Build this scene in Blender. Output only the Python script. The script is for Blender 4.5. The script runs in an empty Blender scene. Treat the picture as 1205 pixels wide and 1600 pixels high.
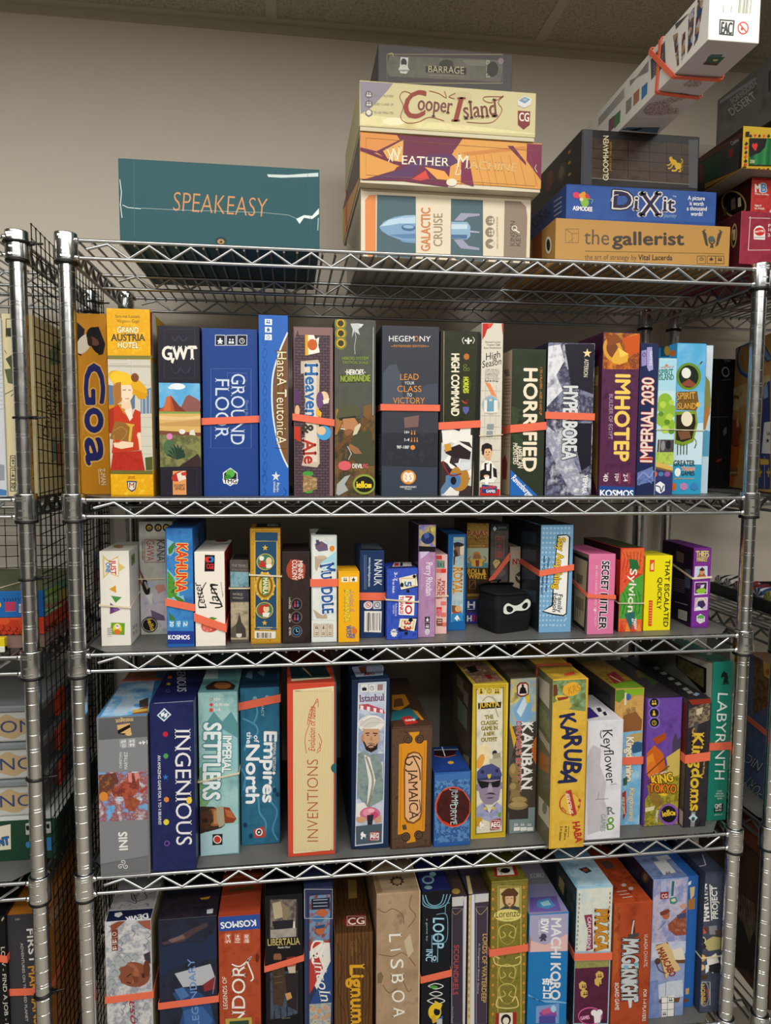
import bpy, bmesh, math, random
from mathutils import Vector, Matrix, Euler, noise as mnoise
from mathutils.geometry import tessellate_polygon

IN = 0.0254                      # everything below is laid out in inches above the floor
S = bpy.context.scene
COL = S.collection
PI = math.pi
random.seed(7)

# ------------------------------------------------------------------ camera
TOPZ = 72.0                      # height of the top shelf
cam_d = bpy.data.cameras.new('camera')
cam = bpy.data.objects.new('camera', cam_d)
COL.objects.link(cam)
cam.location = (13.4963558 * IN, -47.4428404 * IN, (TOPZ - 12.9391111) * IN)
cam.rotation_euler = (1.4886533, -0.0055478, -0.1332579)
cam_d.sensor_fit = 'AUTO'
cam_d.sensor_width = 36.0
cam_d.lens = 1121.596 * 36.0 / 1600.0
cam_d.clip_start = 0.02
S.camera = cam

# ------------------------------------------------------------------ view, world, ceiling lights
S.view_settings.view_transform = 'Standard'
S.view_settings.look = 'None'
S.view_settings.gamma = 1.0
S.view_settings.use_curve_mapping = False
S.view_settings.exposure = -0.25

w = bpy.data.worlds.new('room_ambient')
S.world = w
w.use_nodes = True
w.node_tree.nodes['Background'].inputs[0].default_value = (0.95, 0.97, 1.0, 1)
w.node_tree.nodes['Background'].inputs[1].default_value = 0.06

CEIL = 96.4
def ceiling_panel(x, y, sx, sy, power):
    ld = bpy.data.lights.new('ceiling_panel_light', 'AREA')
    ld.shape = 'RECTANGLE'
    ld.size, ld.size_y = sx * IN, sy * IN
    ld.energy = power
    ld.color = (1.0, 0.98, 0.93)
    o = bpy.data.objects.new('ceiling_panel_light', ld)
    COL.objects.link(o)
    o.location = (x * IN, y * IN, (CEIL - 0.6) * IN)
    return o
for px_, py_, pw_ in ((-10, -30, 15), (38, -30, 15), (-12, -84, 38), (38, -84, 38), (88, -108, 20)):
    ceiling_panel(px_, py_, 46, 22, pw_)

# ------------------------------------------------------------------ materials
MATS = {}
def lin(h):
    h = h.lstrip('#')
    if len(h) == 3: h = ''.join(c * 2 for c in h)
    r = []
    for i in (0, 2, 4):
        c = int(h[i:i + 2], 16) / 255
        r.append(c / 12.92 if c <= 0.04045 else ((c + 0.055) / 1.055) ** 2.4)
    return (*r, 1)

def base_mat(key, rough=0.5, metal=0.0, spec=0.4):
    m = bpy.data.materials.new(key)
    m.use_nodes = True
    b = m.node_tree.nodes['Principled BSDF']
    b.inputs['Roughness'].default_value = rough
    b.inputs['Metallic'].default_value = metal
    b.inputs['Specular IOR Level'].default_value = spec
    return m, m.node_tree, b

def ramp(nt, cols):
    r = nt.nodes.new('ShaderNodeValToRGB')
    e = r.color_ramp.elements
    while len(e) < len(cols): e.new(0.5)
    n = len(cols)
    for i, c in enumerate(cols):
        e[i].position = 0.5 if n == 1 else 0.28 + 0.44 * i / (n - 1)
        e[i].color = lin(c)
    return r

PRINT_ROUGH = 0.38
def ink(spec):
    """'#rrggbb' = flat ink; 'n:c/c/c@size' noise, 'v:' cells, 'w:' wood grain, 'b:' blocks, 'd:' dots; size in inches."""
    if ':' not in spec and spec[0] != '#': spec = '#' + spec
    if spec in MATS: return MATS[spec]
    m, nt, b = base_mat('ink ' + spec, PRINT_ROUGH, 0, 0.22)
    if spec[0] == '#':
        b.inputs['Base Color'].default_value = lin(spec)
        m.diffuse_color = lin(spec)
    else:
        kind, rest = spec.split(':')
        cs, size = rest.split('@')
        cols = cs.split('/')
        tc = nt.nodes.new('ShaderNodeTexCoord')
        sc = 1.0 / (float(size) * IN)
        L = nt.links.new
        if kind == 'n':
            t = nt.nodes.new('ShaderNodeTexNoise')
            t.inputs['Scale'].default_value = sc; t.inputs['Detail'].default_value = 5; t.inputs['Roughness'].default_value = 0.62
            L(tc.outputs['Object'], t.inputs['Vector']); fac = t.outputs['Fac']
        elif kind == 'v':
            n0 = nt.nodes.new('ShaderNodeTexNoise'); n0.inputs['Scale'].default_value = sc * 1.5
            mx = nt.nodes.new('ShaderNodeMixRGB'); mx.inputs[0].default_value = 0.25 / max(1, sc * 0.06)
            L(tc.outputs['Object'], n0.inputs['Vector']); L(tc.outputs['Object'], mx.inputs[1]); L(n0.outputs['Color'], mx.inputs[2])
            t = nt.nodes.new('ShaderNodeTexVoronoi'); t.inputs['Scale'].default_value = sc
            L(tc.outputs['Object'], t.inputs['Vector'])
            sp = nt.nodes.new('ShaderNodeSeparateColor'); L(t.outputs['Color'], sp.inputs[0]); fac = sp.outputs[0]
        elif kind == 'w':
            t = nt.nodes.new('ShaderNodeTexWave'); t.inputs['Scale'].default_value = sc * 0.32; t.inputs['Distortion'].default_value = 7
            t.inputs['Detail'].default_value = 3; t.inputs['Detail Scale'].default_value = 0.6
            mp = nt.nodes.new('ShaderNodeMapping'); mp.inputs['Scale'].default_value = (1, 1, 0.35)
            L(tc.outputs['Object'], mp.inputs['Vector']); L(mp.outputs['Vector'], t.inputs['Vector']); fac = t.outputs['Fac']
        elif kind == 'b':
            sp = nt.nodes.new('ShaderNodeSeparateXYZ'); cb = nt.nodes.new('ShaderNodeCombineXYZ')
            ad = nt.nodes.new('ShaderNodeMath'); ad.operation = 'ADD'
            L(tc.outputs['Object'], sp.inputs[0]); L(sp.outputs['X'], ad.inputs[0]); L(sp.outputs['Y'], ad.inputs[1])
            L(ad.outputs[0], cb.inputs[0]); L(sp.outputs['Z'], cb.inputs[1])
            t = nt.nodes.new('ShaderNodeTexBrick'); t.inputs['Scale'].default_value = sc
            t.inputs['Mortar Size'].default_value = 0.03
            t.inputs['Color1'].default_value = lin(cols[0]); t.inputs['Color2'].default_value = lin(cols[1]); t.inputs['Mortar'].default_value = lin(cols[2])
            L(cb.outputs[0], t.inputs['Vector']); L(t.outputs['Color'], b.inputs['Base Color']); fac = None
        if fac is not None:
            r = ramp(nt, cols)
            if kind == 'w':
                for i, e in enumerate(r.color_ramp.elements): e.position = i / max(1, len(cols) - 1)
            if kind == 'v':
                r.color_ramp.interpolation = 'CONSTANT'
                for i, e in enumerate(r.color_ramp.elements): e.position = i / len(cols)
            L(fac, r.inputs[0]); L(r.outputs[0], b.inputs['Base Color'])
        m.diffuse_color = lin(cols[0])
    MATS[spec] = m
    return m

def chrome_mat(name, c, r0, r1):
    m, nt, b = base_mat(name, 0.17, 1.0)
    b.inputs['Base Color'].default_value = (c, c * 1.03, c * 1.04, 1)
    tc = nt.nodes.new('ShaderNodeTexCoord'); n = nt.nodes.new('ShaderNodeTexNoise')
    n.inputs['Scale'].default_value = 60; n.inputs['Detail'].default_value = 3
    mr = nt.nodes.new('ShaderNodeMapRange'); mr.inputs[3].default_value = r0; mr.inputs[4].default_value = r1
    nt.links.new(tc.outputs['Object'], n.inputs['Vector']); nt.links.new(n.outputs['Fac'], mr.inputs[0])
    nt.links.new(mr.outputs[0], b.inputs['Roughness'])
    return m
def plain(key, col, rough=0.5, metal=0.0, spec=0.4, noise=0.0, nscale=40, bump=0.0, bscale=300):
    m, nt, b = base_mat(key, rough, metal, spec)
    c = lin(col); b.inputs['Base Color'].default_value = c
    tc = nt.nodes.new('ShaderNodeTexCoord')
    if noise:
        n = nt.nodes.new('ShaderNodeTexNoise'); n.inputs['Scale'].default_value = nscale; n.inputs['Detail'].default_value = 6
        r = nt.nodes.new('ShaderNodeValToRGB')
        r.color_ramp.elements[0].position = .3; r.color_ramp.elements[1].position = .7
        r.color_ramp.elements[0].color = tuple(x * (1 - noise) for x in c[:3]) + (1,)
        r.color_ramp.elements[1].color = tuple(min(1, x * (1 + noise)) for x in c[:3]) + (1,)
        nt.links.new(tc.outputs['Object'], n.inputs['Vector']); nt.links.new(n.outputs['Fac'], r.inputs[0]); nt.links.new(r.outputs[0], b.inputs['Base Color'])
    if bump:
        n2 = nt.nodes.new('ShaderNodeTexNoise'); n2.inputs['Scale'].default_value = bscale; n2.inputs['Detail'].default_value = 4
        bp = nt.nodes.new('ShaderNodeBump'); bp.inputs['Strength'].default_value = bump; bp.inputs['Distance'].default_value = 0.002
        nt.links.new(tc.outputs['Object'], n2.inputs['Vector']); nt.links.new(n2.outputs['Fac'], bp.inputs['Height']); nt.links.new(bp.outputs[0], b.inputs['Normal'])
    return m
CHROME = chrome_mat('chrome_post', 0.70, 0.12, 0.30)
WIRE = chrome_mat('zinc_wire', 0.47, 0.30, 0.42)
BLACKP = plain('black_plastic', '#0b0b0c', 0.45)
LINER = plain('grey_shelf_liner_plastic', '#605f5c', 0.42, 0, 0.4, 0.08, 12)
RUBBER = plain('orange_rubber', '#ea6f52', 0.6, 0, 0.3)
THINRUB = plain('cream_rubber', '#dcceb0', 0.6, 0, 0.3)
BLACKRUB = plain('black_rubber', '#15151a', 0.5, 0, 0.3)

# ------------------------------------------------------------------ mesh builders
class MB:
    """collects geometry in inches and links it as one mesh object"""
    def __init__(s): s.v = []; s.f = []; s.m = []; s.mats = []; s.smooth = []
    def mi(s, mat):
        if mat not in s.mats: s.mats.append(mat)
        return s.mats.index(mat)
    def add(s, vs, fs, mat, smooth=False):
        o = len(s.v); s.v.extend(tuple(v) for v in vs); k = s.mi(mat)
        for f in fs: s.f.append(tuple(i + o for i in f)); s.m.append(k); s.smooth.append(smooth)
    def box(s, x0, y0, z0, x1, y1, z1, mat):
        vs = [(x, y, z) for x in (x0, x1) for y in (y0, y1) for z in (z0, z1)]
        s.add(vs, [(0, 1, 3, 2), (4, 6, 7, 5), (0, 4, 5, 1), (2, 3, 7, 6), (0, 2, 6, 4), (1, 5, 7, 3)], mat)
    def rbox(s, x0, y0, z0, x1, y1, z1, mat, r=0.04, seg=2):
        bm = bmesh.new(); bmesh.ops.create_cube(bm, size=1)
        for v in bm.verts: v.co = Vector(((x0 + x1) / 2 + v.co.x * (x1 - x0), (y0 + y1) / 2 + v.co.y * (y1 - y0), (z0 + z1) / 2 + v.co.z * (z1 - z0)))
        bmesh.ops.bevel(bm, geom=list(bm.edges), offset=r, segments=seg, affect='EDGES', profile=0.5)
        bm.verts.index_update()
        s.add([v.co for v in bm.verts], [[v.index for v in f.verts] for f in bm.faces], mat); bm.free()
    def tube(s, pts, r, mat, n=8, cap=True, closed=False):
        pts = [Vector(p) for p in pts]; rings = []
        up = None; N = len(pts)
        for i, p in enumerate(pts):
            a = pts[i - 1] if (i > 0 or closed) else None
            b = pts[(i + 1) % N] if (i < N - 1 or closed) else None
            t = ((b - p).normalized() if b is not None else Vector()) + ((p - a).normalized() if a is not None else Vector())
            t.normalize()
            if up is None:
                up = Vector((0, 0, 1)) if abs(t.z) < 0.9 else Vector((1, 0, 0))
            sx = t.cross(up); 
            if sx.length < 1e-4: sx = t.orthogonal()
            sx.normalize(); uy = sx.cross(t).normalized(); up = uy
            k = 1.0
            if a is not None and b is not None:
                c = (p - a).normalized().dot((b - p).normalized()); k = 1 / max(0.6, math.sqrt(max(0, (1 + c) / 2)))
            rr = r[i] if isinstance(r, (list, tuple)) else r
            rings.append([p + (sx * math.cos(2 * PI * j / n) * k + uy * math.sin(2 * PI * j / n)) * rr for j in range(n)])
        vs = [v for q in rings for v in q]; fs = []
        for i in range(N if closed else N - 1):
            for j in range(n):
                a0 = i * n + j; a1 = i * n + (j + 1) % n; b0 = ((i + 1) % N) * n + j; b1 = ((i + 1) % N) * n + (j + 1) % n
                fs.append((a0, a1, b1, b0))
        s.add(vs, fs, mat, True)
        if cap and not closed:
            s.add(rings[0], [tuple(range(n))[::-1]], mat); s.add(rings[-1], [tuple(range(n))], mat)
    def lathe(s, prof, mat, n=24, cx=0, cy=0, smooth=True):
        vs = [(cx + r * math.cos(2 * PI * j / n), cy + r * math.sin(2 * PI * j / n), z) for r, z in prof for j in range(n)]
        fs = [(i * n + j, i * n + (j + 1) % n, (i + 1) * n + (j + 1) % n, (i + 1) * n + j) for i in range(len(prof) - 1) for j in range(n)]
        s.add(vs, fs, mat, smooth)
    def build(s, name, parent=None, loc=(0, 0, 0), rot=None):
        me = bpy.data.meshes.new(name)
        me.from_pydata([(x * IN, y * IN, z * IN) for x, y, z in s.v], [], s.f)
        for m in s.mats: me.materials.append(m)
        me.polygons.foreach_set('material_index', s.m); me.polygons.foreach_set('use_smooth', s.smooth)
        me.update()
        o = bpy.data.objects.new(name, me); COL.objects.link(o)
        o.location = [c * IN for c in loc]
        if rot: o.rotation_euler = rot
        if parent: o.parent = parent
        return o
def tag(o, label=None, cat=None, group=None, kind=None):
    for k, v in (('label', label), ('category', cat), ('group', group), ('kind', kind)):
        if v: o[k] = v
    return o
def empty(name, loc=(0, 0, 0), rot=None):
    o = bpy.data.objects.new(name, None); COL.objects.link(o); o.location = [c * IN for c in loc]
    o.empty_display_size = 0.02
    if rot: o.rotation_euler = rot
    return o
def copy_tree(o, parent=None):
    c = o.copy(); COL.objects.link(c); c.parent = parent
    for ch in [x for x in S.objects if x.parent == o]: copy_tree(ch, c)
    return c

# ------------------------------------------------------------------ printed lettering and pictures
TXT = {}
def text_mesh(body, style):
    """unit lettering: cap height 1, starts at x=0; returns verts, faces, width"""
    key = (body, style)
    if key in TXT: return TXT[key]
    cu = bpy.data.curves.new('lettering', 'FONT'); cu.body = body; cu.size = 1.0; cu.resolution_u = 3
    if 'h' in style: cu.offset = -0.012
    if 'i' in style: cu.shear = 0.25
    if 'x' in style: cu.space_character = 1.12
    if 'k' in style: cu.space_character = 0.93
    ob = bpy.data.objects.new('lettering', cu)
    me = bpy.data.meshes.new_from_object(ob)
    vs = [v.co.copy() for v in me.vertices]; fs = [tuple(p.vertices) for p in me.polygons]
    if 's' in style and vs:                       # slab serifs on the flat ends of the stems
        cnt = {}
        for f in fs:
            for i in range(len(f)):
                e = tuple(sorted((f[i], f[(i + 1) % len(f)]))); cnt[e] = cnt.get(e, 0) + 1
        ext = 0.05; th = 0.035
        for (a, b), c in cnt.items():
            if c != 1: continue
            p, q = vs[a], vs[b]
            if abs(p.y - q.y) > 0.004 or abs(p.x - q.x) > 0.24 or abs(p.x - q.x) < 0.03: continue
            x0, x1 = min(p.x, q.x) - ext, max(p.x, q.x) + ext
            if p.y < 0.08: y0, y1 = p.y, p.y + th
            elif p.y > 0.45: y0, y1 = p.y - th, p.y
            else: continue
            n = len(vs); vs += [Vector((x0, y0, 0)), Vector((x1, y0, 0)), Vector((x1, y1, 0)), Vector((x0, y1, 0))]; fs.append((n, n + 1, n + 2, n + 3))
    bpy.data.meshes.remove(me); bpy.data.objects.remove(ob); bpy.data.curves.remove(cu)
    cap = 0.682
    x0 = min((v.x for v in vs), default=0); x1 = max((v.x for v in vs), default=1)
    out = ([(v.x - x0, v.y / cap) for v in vs], fs, max(0.01, x1 - x0))
    TXT[key] = out
    return out

def smooth_path(p, k=6):
    q = [p[0]] + p + [p[-1]]; out = []
    for i in range(1, len(q) - 2):
        a, b, c, d = q[i - 1], q[i], q[i + 1], q[i + 2]
        for j in range(k):
            t = j / k
            out.append(tuple(0.5 * (2 * b[n] + (c[n] - a[n]) * t + (2 * a[n] - 5 * b[n] + 4 * c[n] - d[n]) * t * t + (3 * b[n] - a[n] - 3 * c[n] + d[n]) * t ** 3) for n in (0, 1)))
    out.append(p[-1]); return out

def prim_ribbon(p, w):
    vs = []; n = len(p)
    for i in range(n):
        a = p[max(0, i - 1)]; b = p[min(n - 1, i + 1)]
        dx, dy = b[0] - a[0], b[1] - a[1]; l = math.hypot(dx, dy) or 1
        k = w / 2
        if 0 < i < n - 1:
            d0 = (p[i][0] - a[0], p[i][1] - a[1]); d1 = (b[0] - p[i][0], b[1] - p[i][1])
            c = (d0[0] * d1[0] + d0[1] * d1[1]) / ((math.hypot(*d0) * math.hypot(*d1)) or 1)
            k /= max(0.5, math.sqrt(max(0, (1 + c) / 2)))
        nx, ny = -dy / l * k, dx / l * k
        vs += [(p[i][0] + nx, p[i][1] + ny), (p[i][0] - nx, p[i][1] - ny)]
    return vs, [(2 * i, 2 * i + 1, 2 * i + 3, 2 * i + 2) for i in range(n - 1)]

# icons are drawn in a unit square (x right, y up)
def ic_person():
    return [('e', .5, .8, .17, .17), ('p', [(.2, .05), (.28, .5), (.42, .6), (.58, .6), (.72, .5), (.8, .05)])]
def ic_people():
    r = []
    for dx in (-.24, .24): r += [('e', .5 + dx, .74, .14, .14), ('p', [(.28 + dx, .1), (.33 + dx, .48), (.67 + dx, .48), (.72 + dx, .1)])]
    return r
def ic_meeple():
    return [('p', [(.5, .98), (.36, .86), (.38, .66), (.05, .52), (.08, .38), (.3, .36), (.12, .03), (.42, .03), (.5, .22), (.58, .03), (.88, .03), (.7, .36), (.92, .38), (.95, .52), (.62, .66), (.64, .86)])]
def ic_clock():
    return [('r', .5, .5, .45, .1), ('l', [(.5, .78), (.5, .5), (.7, .4)], .09)]
def ic_ring(): return [('r', .5, .5, .44, .12)]
def ic_disc(): return [('e', .5, .5, .48, .48)]
def ic_hex(): return [('p', [(.5 + .5 * math.sin(k * PI / 3), .5 + .5 * math.cos(k * PI / 3)) for k in range(6)])]
def ic_star():
    return [('p', [(.5 + (.5 if k % 2 == 0 else .2) * math.sin(k * PI / 5), .5 + (.5 if k % 2 == 0 else .2) * math.cos(k * PI / 5)) for k in range(10)])]
def ic_burst():
    return [('p', [(.5 + (.5 if k % 2 == 0 else .36) * math.sin(k * PI / 10), .5 + (.5 if k % 2 == 0 else .36) * math.cos(k * PI / 10)) for k in range(20)])]
def ic_tri(): return [('p', [(0, 0), (1, 0), (.5, 1)])]
def ic_diamond(): return [('p', [(.5, 0), (1, .5), (.5, 1), (0, .5)])]
def ic_shield(): return [('p', [(.05, .95), (.5, 1), (.95, .95), (.92, .45), (.5, 0), (.08, .45)])]
def ic_tag(): return [('p', [(0, 1), (1, 1), (1, .25), (.5, 0), (0, .25)])]
def ic_heart(): return [('p', [(.5, .05), (.05, .6), (.1, .85), (.3, .97), (.5, .8), (.7, .97), (.9, .85), (.95, .6)])]
def ic_spade(): return [('p', [(.5, .98), (.92, .5), (.85, .28), (.6, .3), (.68, 0), (.32, 0), (.4, .3), (.15, .28), (.08, .5)])]
def ic_club(): return [('e', .5, .76, .22, .22), ('e', .25, .42, .22, .22), ('e', .75, .42, .22, .22), ('p', [(.32, 0), (.46, .5), (.54, .5), (.68, 0)])]
def ic_bars():
    r = []; x = 0.0; k = 0
    for wd in (3, 1, 2, 1, 1, 3, 1, 2, 2, 1, 3, 1, 1, 2, 3, 1, 2, 1, 1, 2, 1, 3, 2, 1, 1, 2):
        if k % 2 == 0: r.append(('p', [(x / 44, 0), ((x + wd) / 44, 0), ((x + wd) / 44, 1), (x / 44, 1)]))
        x += wd; k += 1
    return r
def ic_grid():
    return [('l', [(i / 3, 0), (i / 3, 1)], .05) for i in range(4)] + [('l', [(0, i / 3), (1, i / 3)], .05) for i in range(4)]
def ic_square(): return [('p', [(0, 0), (1, 0), (1, 1), (0, 1)])]
def ic_frame(): return [('l', [(0, 0), (1, 0), (1, 1), (0, 1), (0, 0)], .06)]
def ic_knight(): return [('p', [(.2, .08), (.3, .34), (.42, .5), (.28, .56), (.1, .44), (.05, .58), (.25, .86), (.36, .9), (.4, 1), (.5, .92), (.75, .78), (.86, .5), (.78, .3), (.85, .08)]), ('p', [(.12, 0), (.92, 0), (.92, .06), (.12, .06)])]
def ic_horse(): return [('p', [(.1, .15), (.25, .4), (.12, .62), (.3, .9), (.52, 1), (.5, .8), (.72, .62), (.9, .66), (.78, .4), (.8, .1), (.66, .32), (.45, .34), (.3, .02)])]
def ic_castle(): return [('p', [(.08, .05), (.92, .05), (.84, .42), (.8, .42), (.8, .62), (.7, .62), (.7, .7), (.62, .7), (.62, 1), (.38, 1), (.38, .7), (.3, .7), (.3, .62), (.2, .62), (.2, .42), (.16, .42)])]
def ic_triskele():
    r = []
    for k in range(3):
        a = PI / 2 + k * 2 * PI / 3; cx, cy = .5 + .26 * math.cos(a), .48 + .26 * math.sin(a)
        r.append(('l', [(cx + (.03 + .021 * t) * math.cos(a + PI + .75 * (10 - t)), cy + (.03 + .021 * t) * math.sin(a + PI + .75 * (10 - t))) for t in range(11)], .05))
    return r
def ic_fleur(): return [('p', [(.5, 1), (.62, .75), (.56, .5), (.85, .68), (.95, .5), (.82, .36), (.6, .36), (.66, .08), (.5, 0), (.34, .08), (.4, .36), (.18, .36), (.05, .5), (.15, .68), (.44, .5), (.38, .75)])]
def ic_nosign(): return [('r', .5, .5, .44, .1), ('l', [(.2, .8), (.8, .2)], .09), ('e', .42, .45, .1, .12)]
def ic_lines(): return [('p', [(0, y), (1 - (i % 3) * .08, y), (1 - (i % 3) * .08, y + .045), (0, y + .045)]) for i, y in enumerate([.02, .14, .26, .38, .5, .62, .74, .86])]
def ic_ship():
    return [('p', [(.05, .3), (.95, .3), (.85, .08), (.18, .08)]), ('p', [(.12, .36), (.44, .36), (.5, .66), (.4, .95), (.18, .9), (.26, .62)]), ('p', [(.5, .36), (.9, .36), (.94, .62), (.82, .92), (.56, .98), (.64, .66)])]
def ic_castle2(): return [('p', [(0, 0), (1, 0), (1, .6), (.86, .6), (.8, .85), (.74, .6), (.6, .6), (.5, 1), (.4, .6), (.26, .6), (.2, .85), (.14, .6), (0, .6)])]
def ic_scroll():
    return [('l', smooth_path([(.0, .3), (.2, .75), (.45, .6), (.35, .35), (.25, .5)], 5), .06), ('l', smooth_path([(1, .3), (.8, .75), (.55, .6), (.65, .35), (.75, .5)], 5), .06), ('l', smooth_path([(0, .2), (.5, .05), (1, .2)], 4), .05)]
def ic_plant(): return [('p', [(.5, 0), (.5 + .5 * math.sin(a) - .05, .2 + .75 * math.cos(a) ), (.5 + .42 * math.sin(a + .3), .15 + .5 * math.cos(a + .3))]) for a in (-1.5, -1.1, -.7, -.3, .1, .5, .9, 1.3)]
def ic_eagle(): return [('r', .5, .4, .2, .07)] + [('l', [(.5 + s * (.24 + .02 * k), .12 + .1 * k), (.5 + s * (.38 + .035 * k), .22 + .115 * k), (.5 + s * (.36 + .02 * k - .05 * (k == 6)), .34 + .11 * k)], .075) for s in (-1, 1) for k in range(7)] + [('p', [(.38, .02), (.62, .02), (.56, .2), (.44, .2)])]
def ic_head(): return [('e', .5, .5, .3, .42), ('p', [(.12, .0), (.3, .2), (.7, .2), (.88, 0)])]
ICONS = {k[3:]: v for k, v in list(globals().items()) if k.startswith('ic_')}

class Face:
    """maps face coordinates (inches) on one side of a box to 3-D, each printed layer a hair above the last"""
    def __init__(s, mb, key, w, d, h): s.mb, s.key, s.w, s.d, s.h, s.n = mb, key, w, d, h, 0
    def put(s, pts, fs, mat):
        e = 0.005 + 0.0008 * s.n; k = s.key
        mx, my = (s.w, s.h) if k == 'F' else (s.d, s.h) if k in 'LR' else (s.w, s.d)
        pts = [(min(max(x, 0.01), mx - 0.01), min(max(y, 0.01), my - 0.01)) for x, y in pts]
        if k == 'F': vs = [(x, -e, y) for x, y in pts]
        elif k == 'L': vs = [(-e, x, y) for x, y in pts]
        elif k == 'R': vs = [(s.w + e, x, y) for x, y in pts]
        elif k == 'T': vs = [(x, y, s.h + e) for x, y in pts]
        else: vs = [(x, y, -e) for x, y in pts]
        s.mb.add(vs, fs, mat)
    def poly(s, pts, mat):
        if len(pts) == 4: 
            s.put(pts, [(0, 1, 2, 3)] , mat) if convex(pts) else s.put(pts, tessellate_polygon([[Vector((x, y, 0)) for x, y in pts]]), mat)
        else: s.put(pts, tessellate_polygon([[Vector((x, y, 0)) for x, y in pts]]), mat)
def convex(p):
    sg = 0
    for i in range(4):
        a, b, c = p[i], p[(i + 1) % 4], p[(i + 2) % 4]
        z = (b[0] - a[0]) * (c[1] - b[1]) - (b[1] - a[1]) * (c[0] - b[0])
        if sg and z * sg < 0: return False
        if z: sg = z
    return True
U = 50.0                         # printing is laid out in 1/50 inch; paths list each point relative to the one before
def pairs(l):
    x = y = 0; out = []
    for i in range(0, len(l), 2):
        x += l[i]; y += l[i + 1]; out.append((x / U, y / U))
    return out
def frame(l):
    x, y, dx, dy, ux, uy = [q / U for q in l]
    return x, y, x + dx, y + dy, ux, uy
CIRC = [(math.cos(2 * PI * k / 24), math.sin(2 * PI * k / 24)) for k in range(24)]
def draw(face, cmds):
    last = None
    for c in cmds:
        op, col = c[0], c[1]; mat = ink(col)
        if col == last: face.n -= 1 if op == 'e' and max(map(abs, c[2][2:])) < 8 else 0.65      # the same ink needs hardly a layer of its own
        last = col
        if op == 'p': face.poly(pairs(c[2]), mat)
        elif op == 'e':
            cx, cy, ax, ay, bx, by = [q / U for q in c[2]]
            face.put([(cx + ax * a + bx * b, cy + ay * a + by * b) for a, b in CIRC], [tuple(range(24))], mat)
        elif op in 'lL':
            p = pairs(c[3]); p = smooth_path(p) if op == 'L' else p
            face.put(*prim_ribbon(p, c[2] / U), mat)
        elif op == 't':
            x0, y0, x1, y1, ux, uy = frame(c[3]); st = c[4] if len(c) > 4 else ''
            ol = None
            if 'o' in st: st, ol = st.split('o', 1)
            heavy = 0.05 if 'B' in st else 0.028 if 'b' in st else 0; st = st.replace('B', '').replace('b', '')
            vs, fs, wd = text_mesh(c[2], st)
            if ol:
                cfg = ol.split('*'); k = float(cfg[1]) if len(cfg) > 1 else 1.0
                hh = math.hypot(ux, uy) * (0.06 * k + heavy)
                for dx, dy in ((1, 0), (-1, 0), (0, 1), (0, -1), (.7, .7), (-.7, .7), (.7, -.7), (-.7, -.7)):
                    face.put([(x0 + dx * hh + (x1 - x0) * a / wd + ux * b, y0 + dy * hh + (y1 - y0) * a / wd + uy * b) for a, b in vs], fs, ink(ol.split('*')[0]))
                    face.n += 0.35
            hh = math.hypot(ux, uy) * heavy
            for dx, dy in ((1, 0), (-1, 0), (0, .8), (0, -.8)) if heavy else ():
                face.put([(x0 + dx * hh + (x1 - x0) * a / wd + ux * b, y0 + dy * hh + (y1 - y0) * a / wd + uy * b) for a, b in vs], fs, mat)
                face.n += 0.35
            face.put([(x0 + (x1 - x0) * a / wd + ux * b, y0 + (y1 - y0) * a / wd + uy * b) for a, b in vs], fs, mat)
        elif op == 'i':
            x0, y0, x1, y1, ux, uy = frame(c[3])
            A = lambda p: (x0 + (x1 - x0) * p[0] + ux * p[1], y0 + (y1 - y0) * p[0] + uy * p[1])
            for q in ICONS[c[2]]():
                if c[2] not in ('bars', 'lines', 'grid'): face.n += 0.2
                if q[0] == 'e': face.put([A((q[1] + q[3] * a, q[2] + q[4] * b)) for a, b in CIRC], [tuple(range(24))], mat)
                elif q[0] == 'p': face.poly([A(p) for p in q[1]], mat)
                elif q[0] == 'l':
                    v, f = prim_ribbon(list(q[1]), q[2]); face.put([A(p) for p in v], f, mat)
                elif q[0] == 'r':
                    v = [(q[1] + q[3] * a, q[2] + q[3] * b) for a, b in CIRC] + [(q[1] + (q[3] - q[4]) * a, q[2] + (q[3] - q[4]) * b) for a, b in CIRC]
                    face.put([A(p) for p in v], [(i, (i + 1) % 24, 24 + (i + 1) % 24, 24 + i) for i in range(24)], mat)
        face.n += 1

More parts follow.
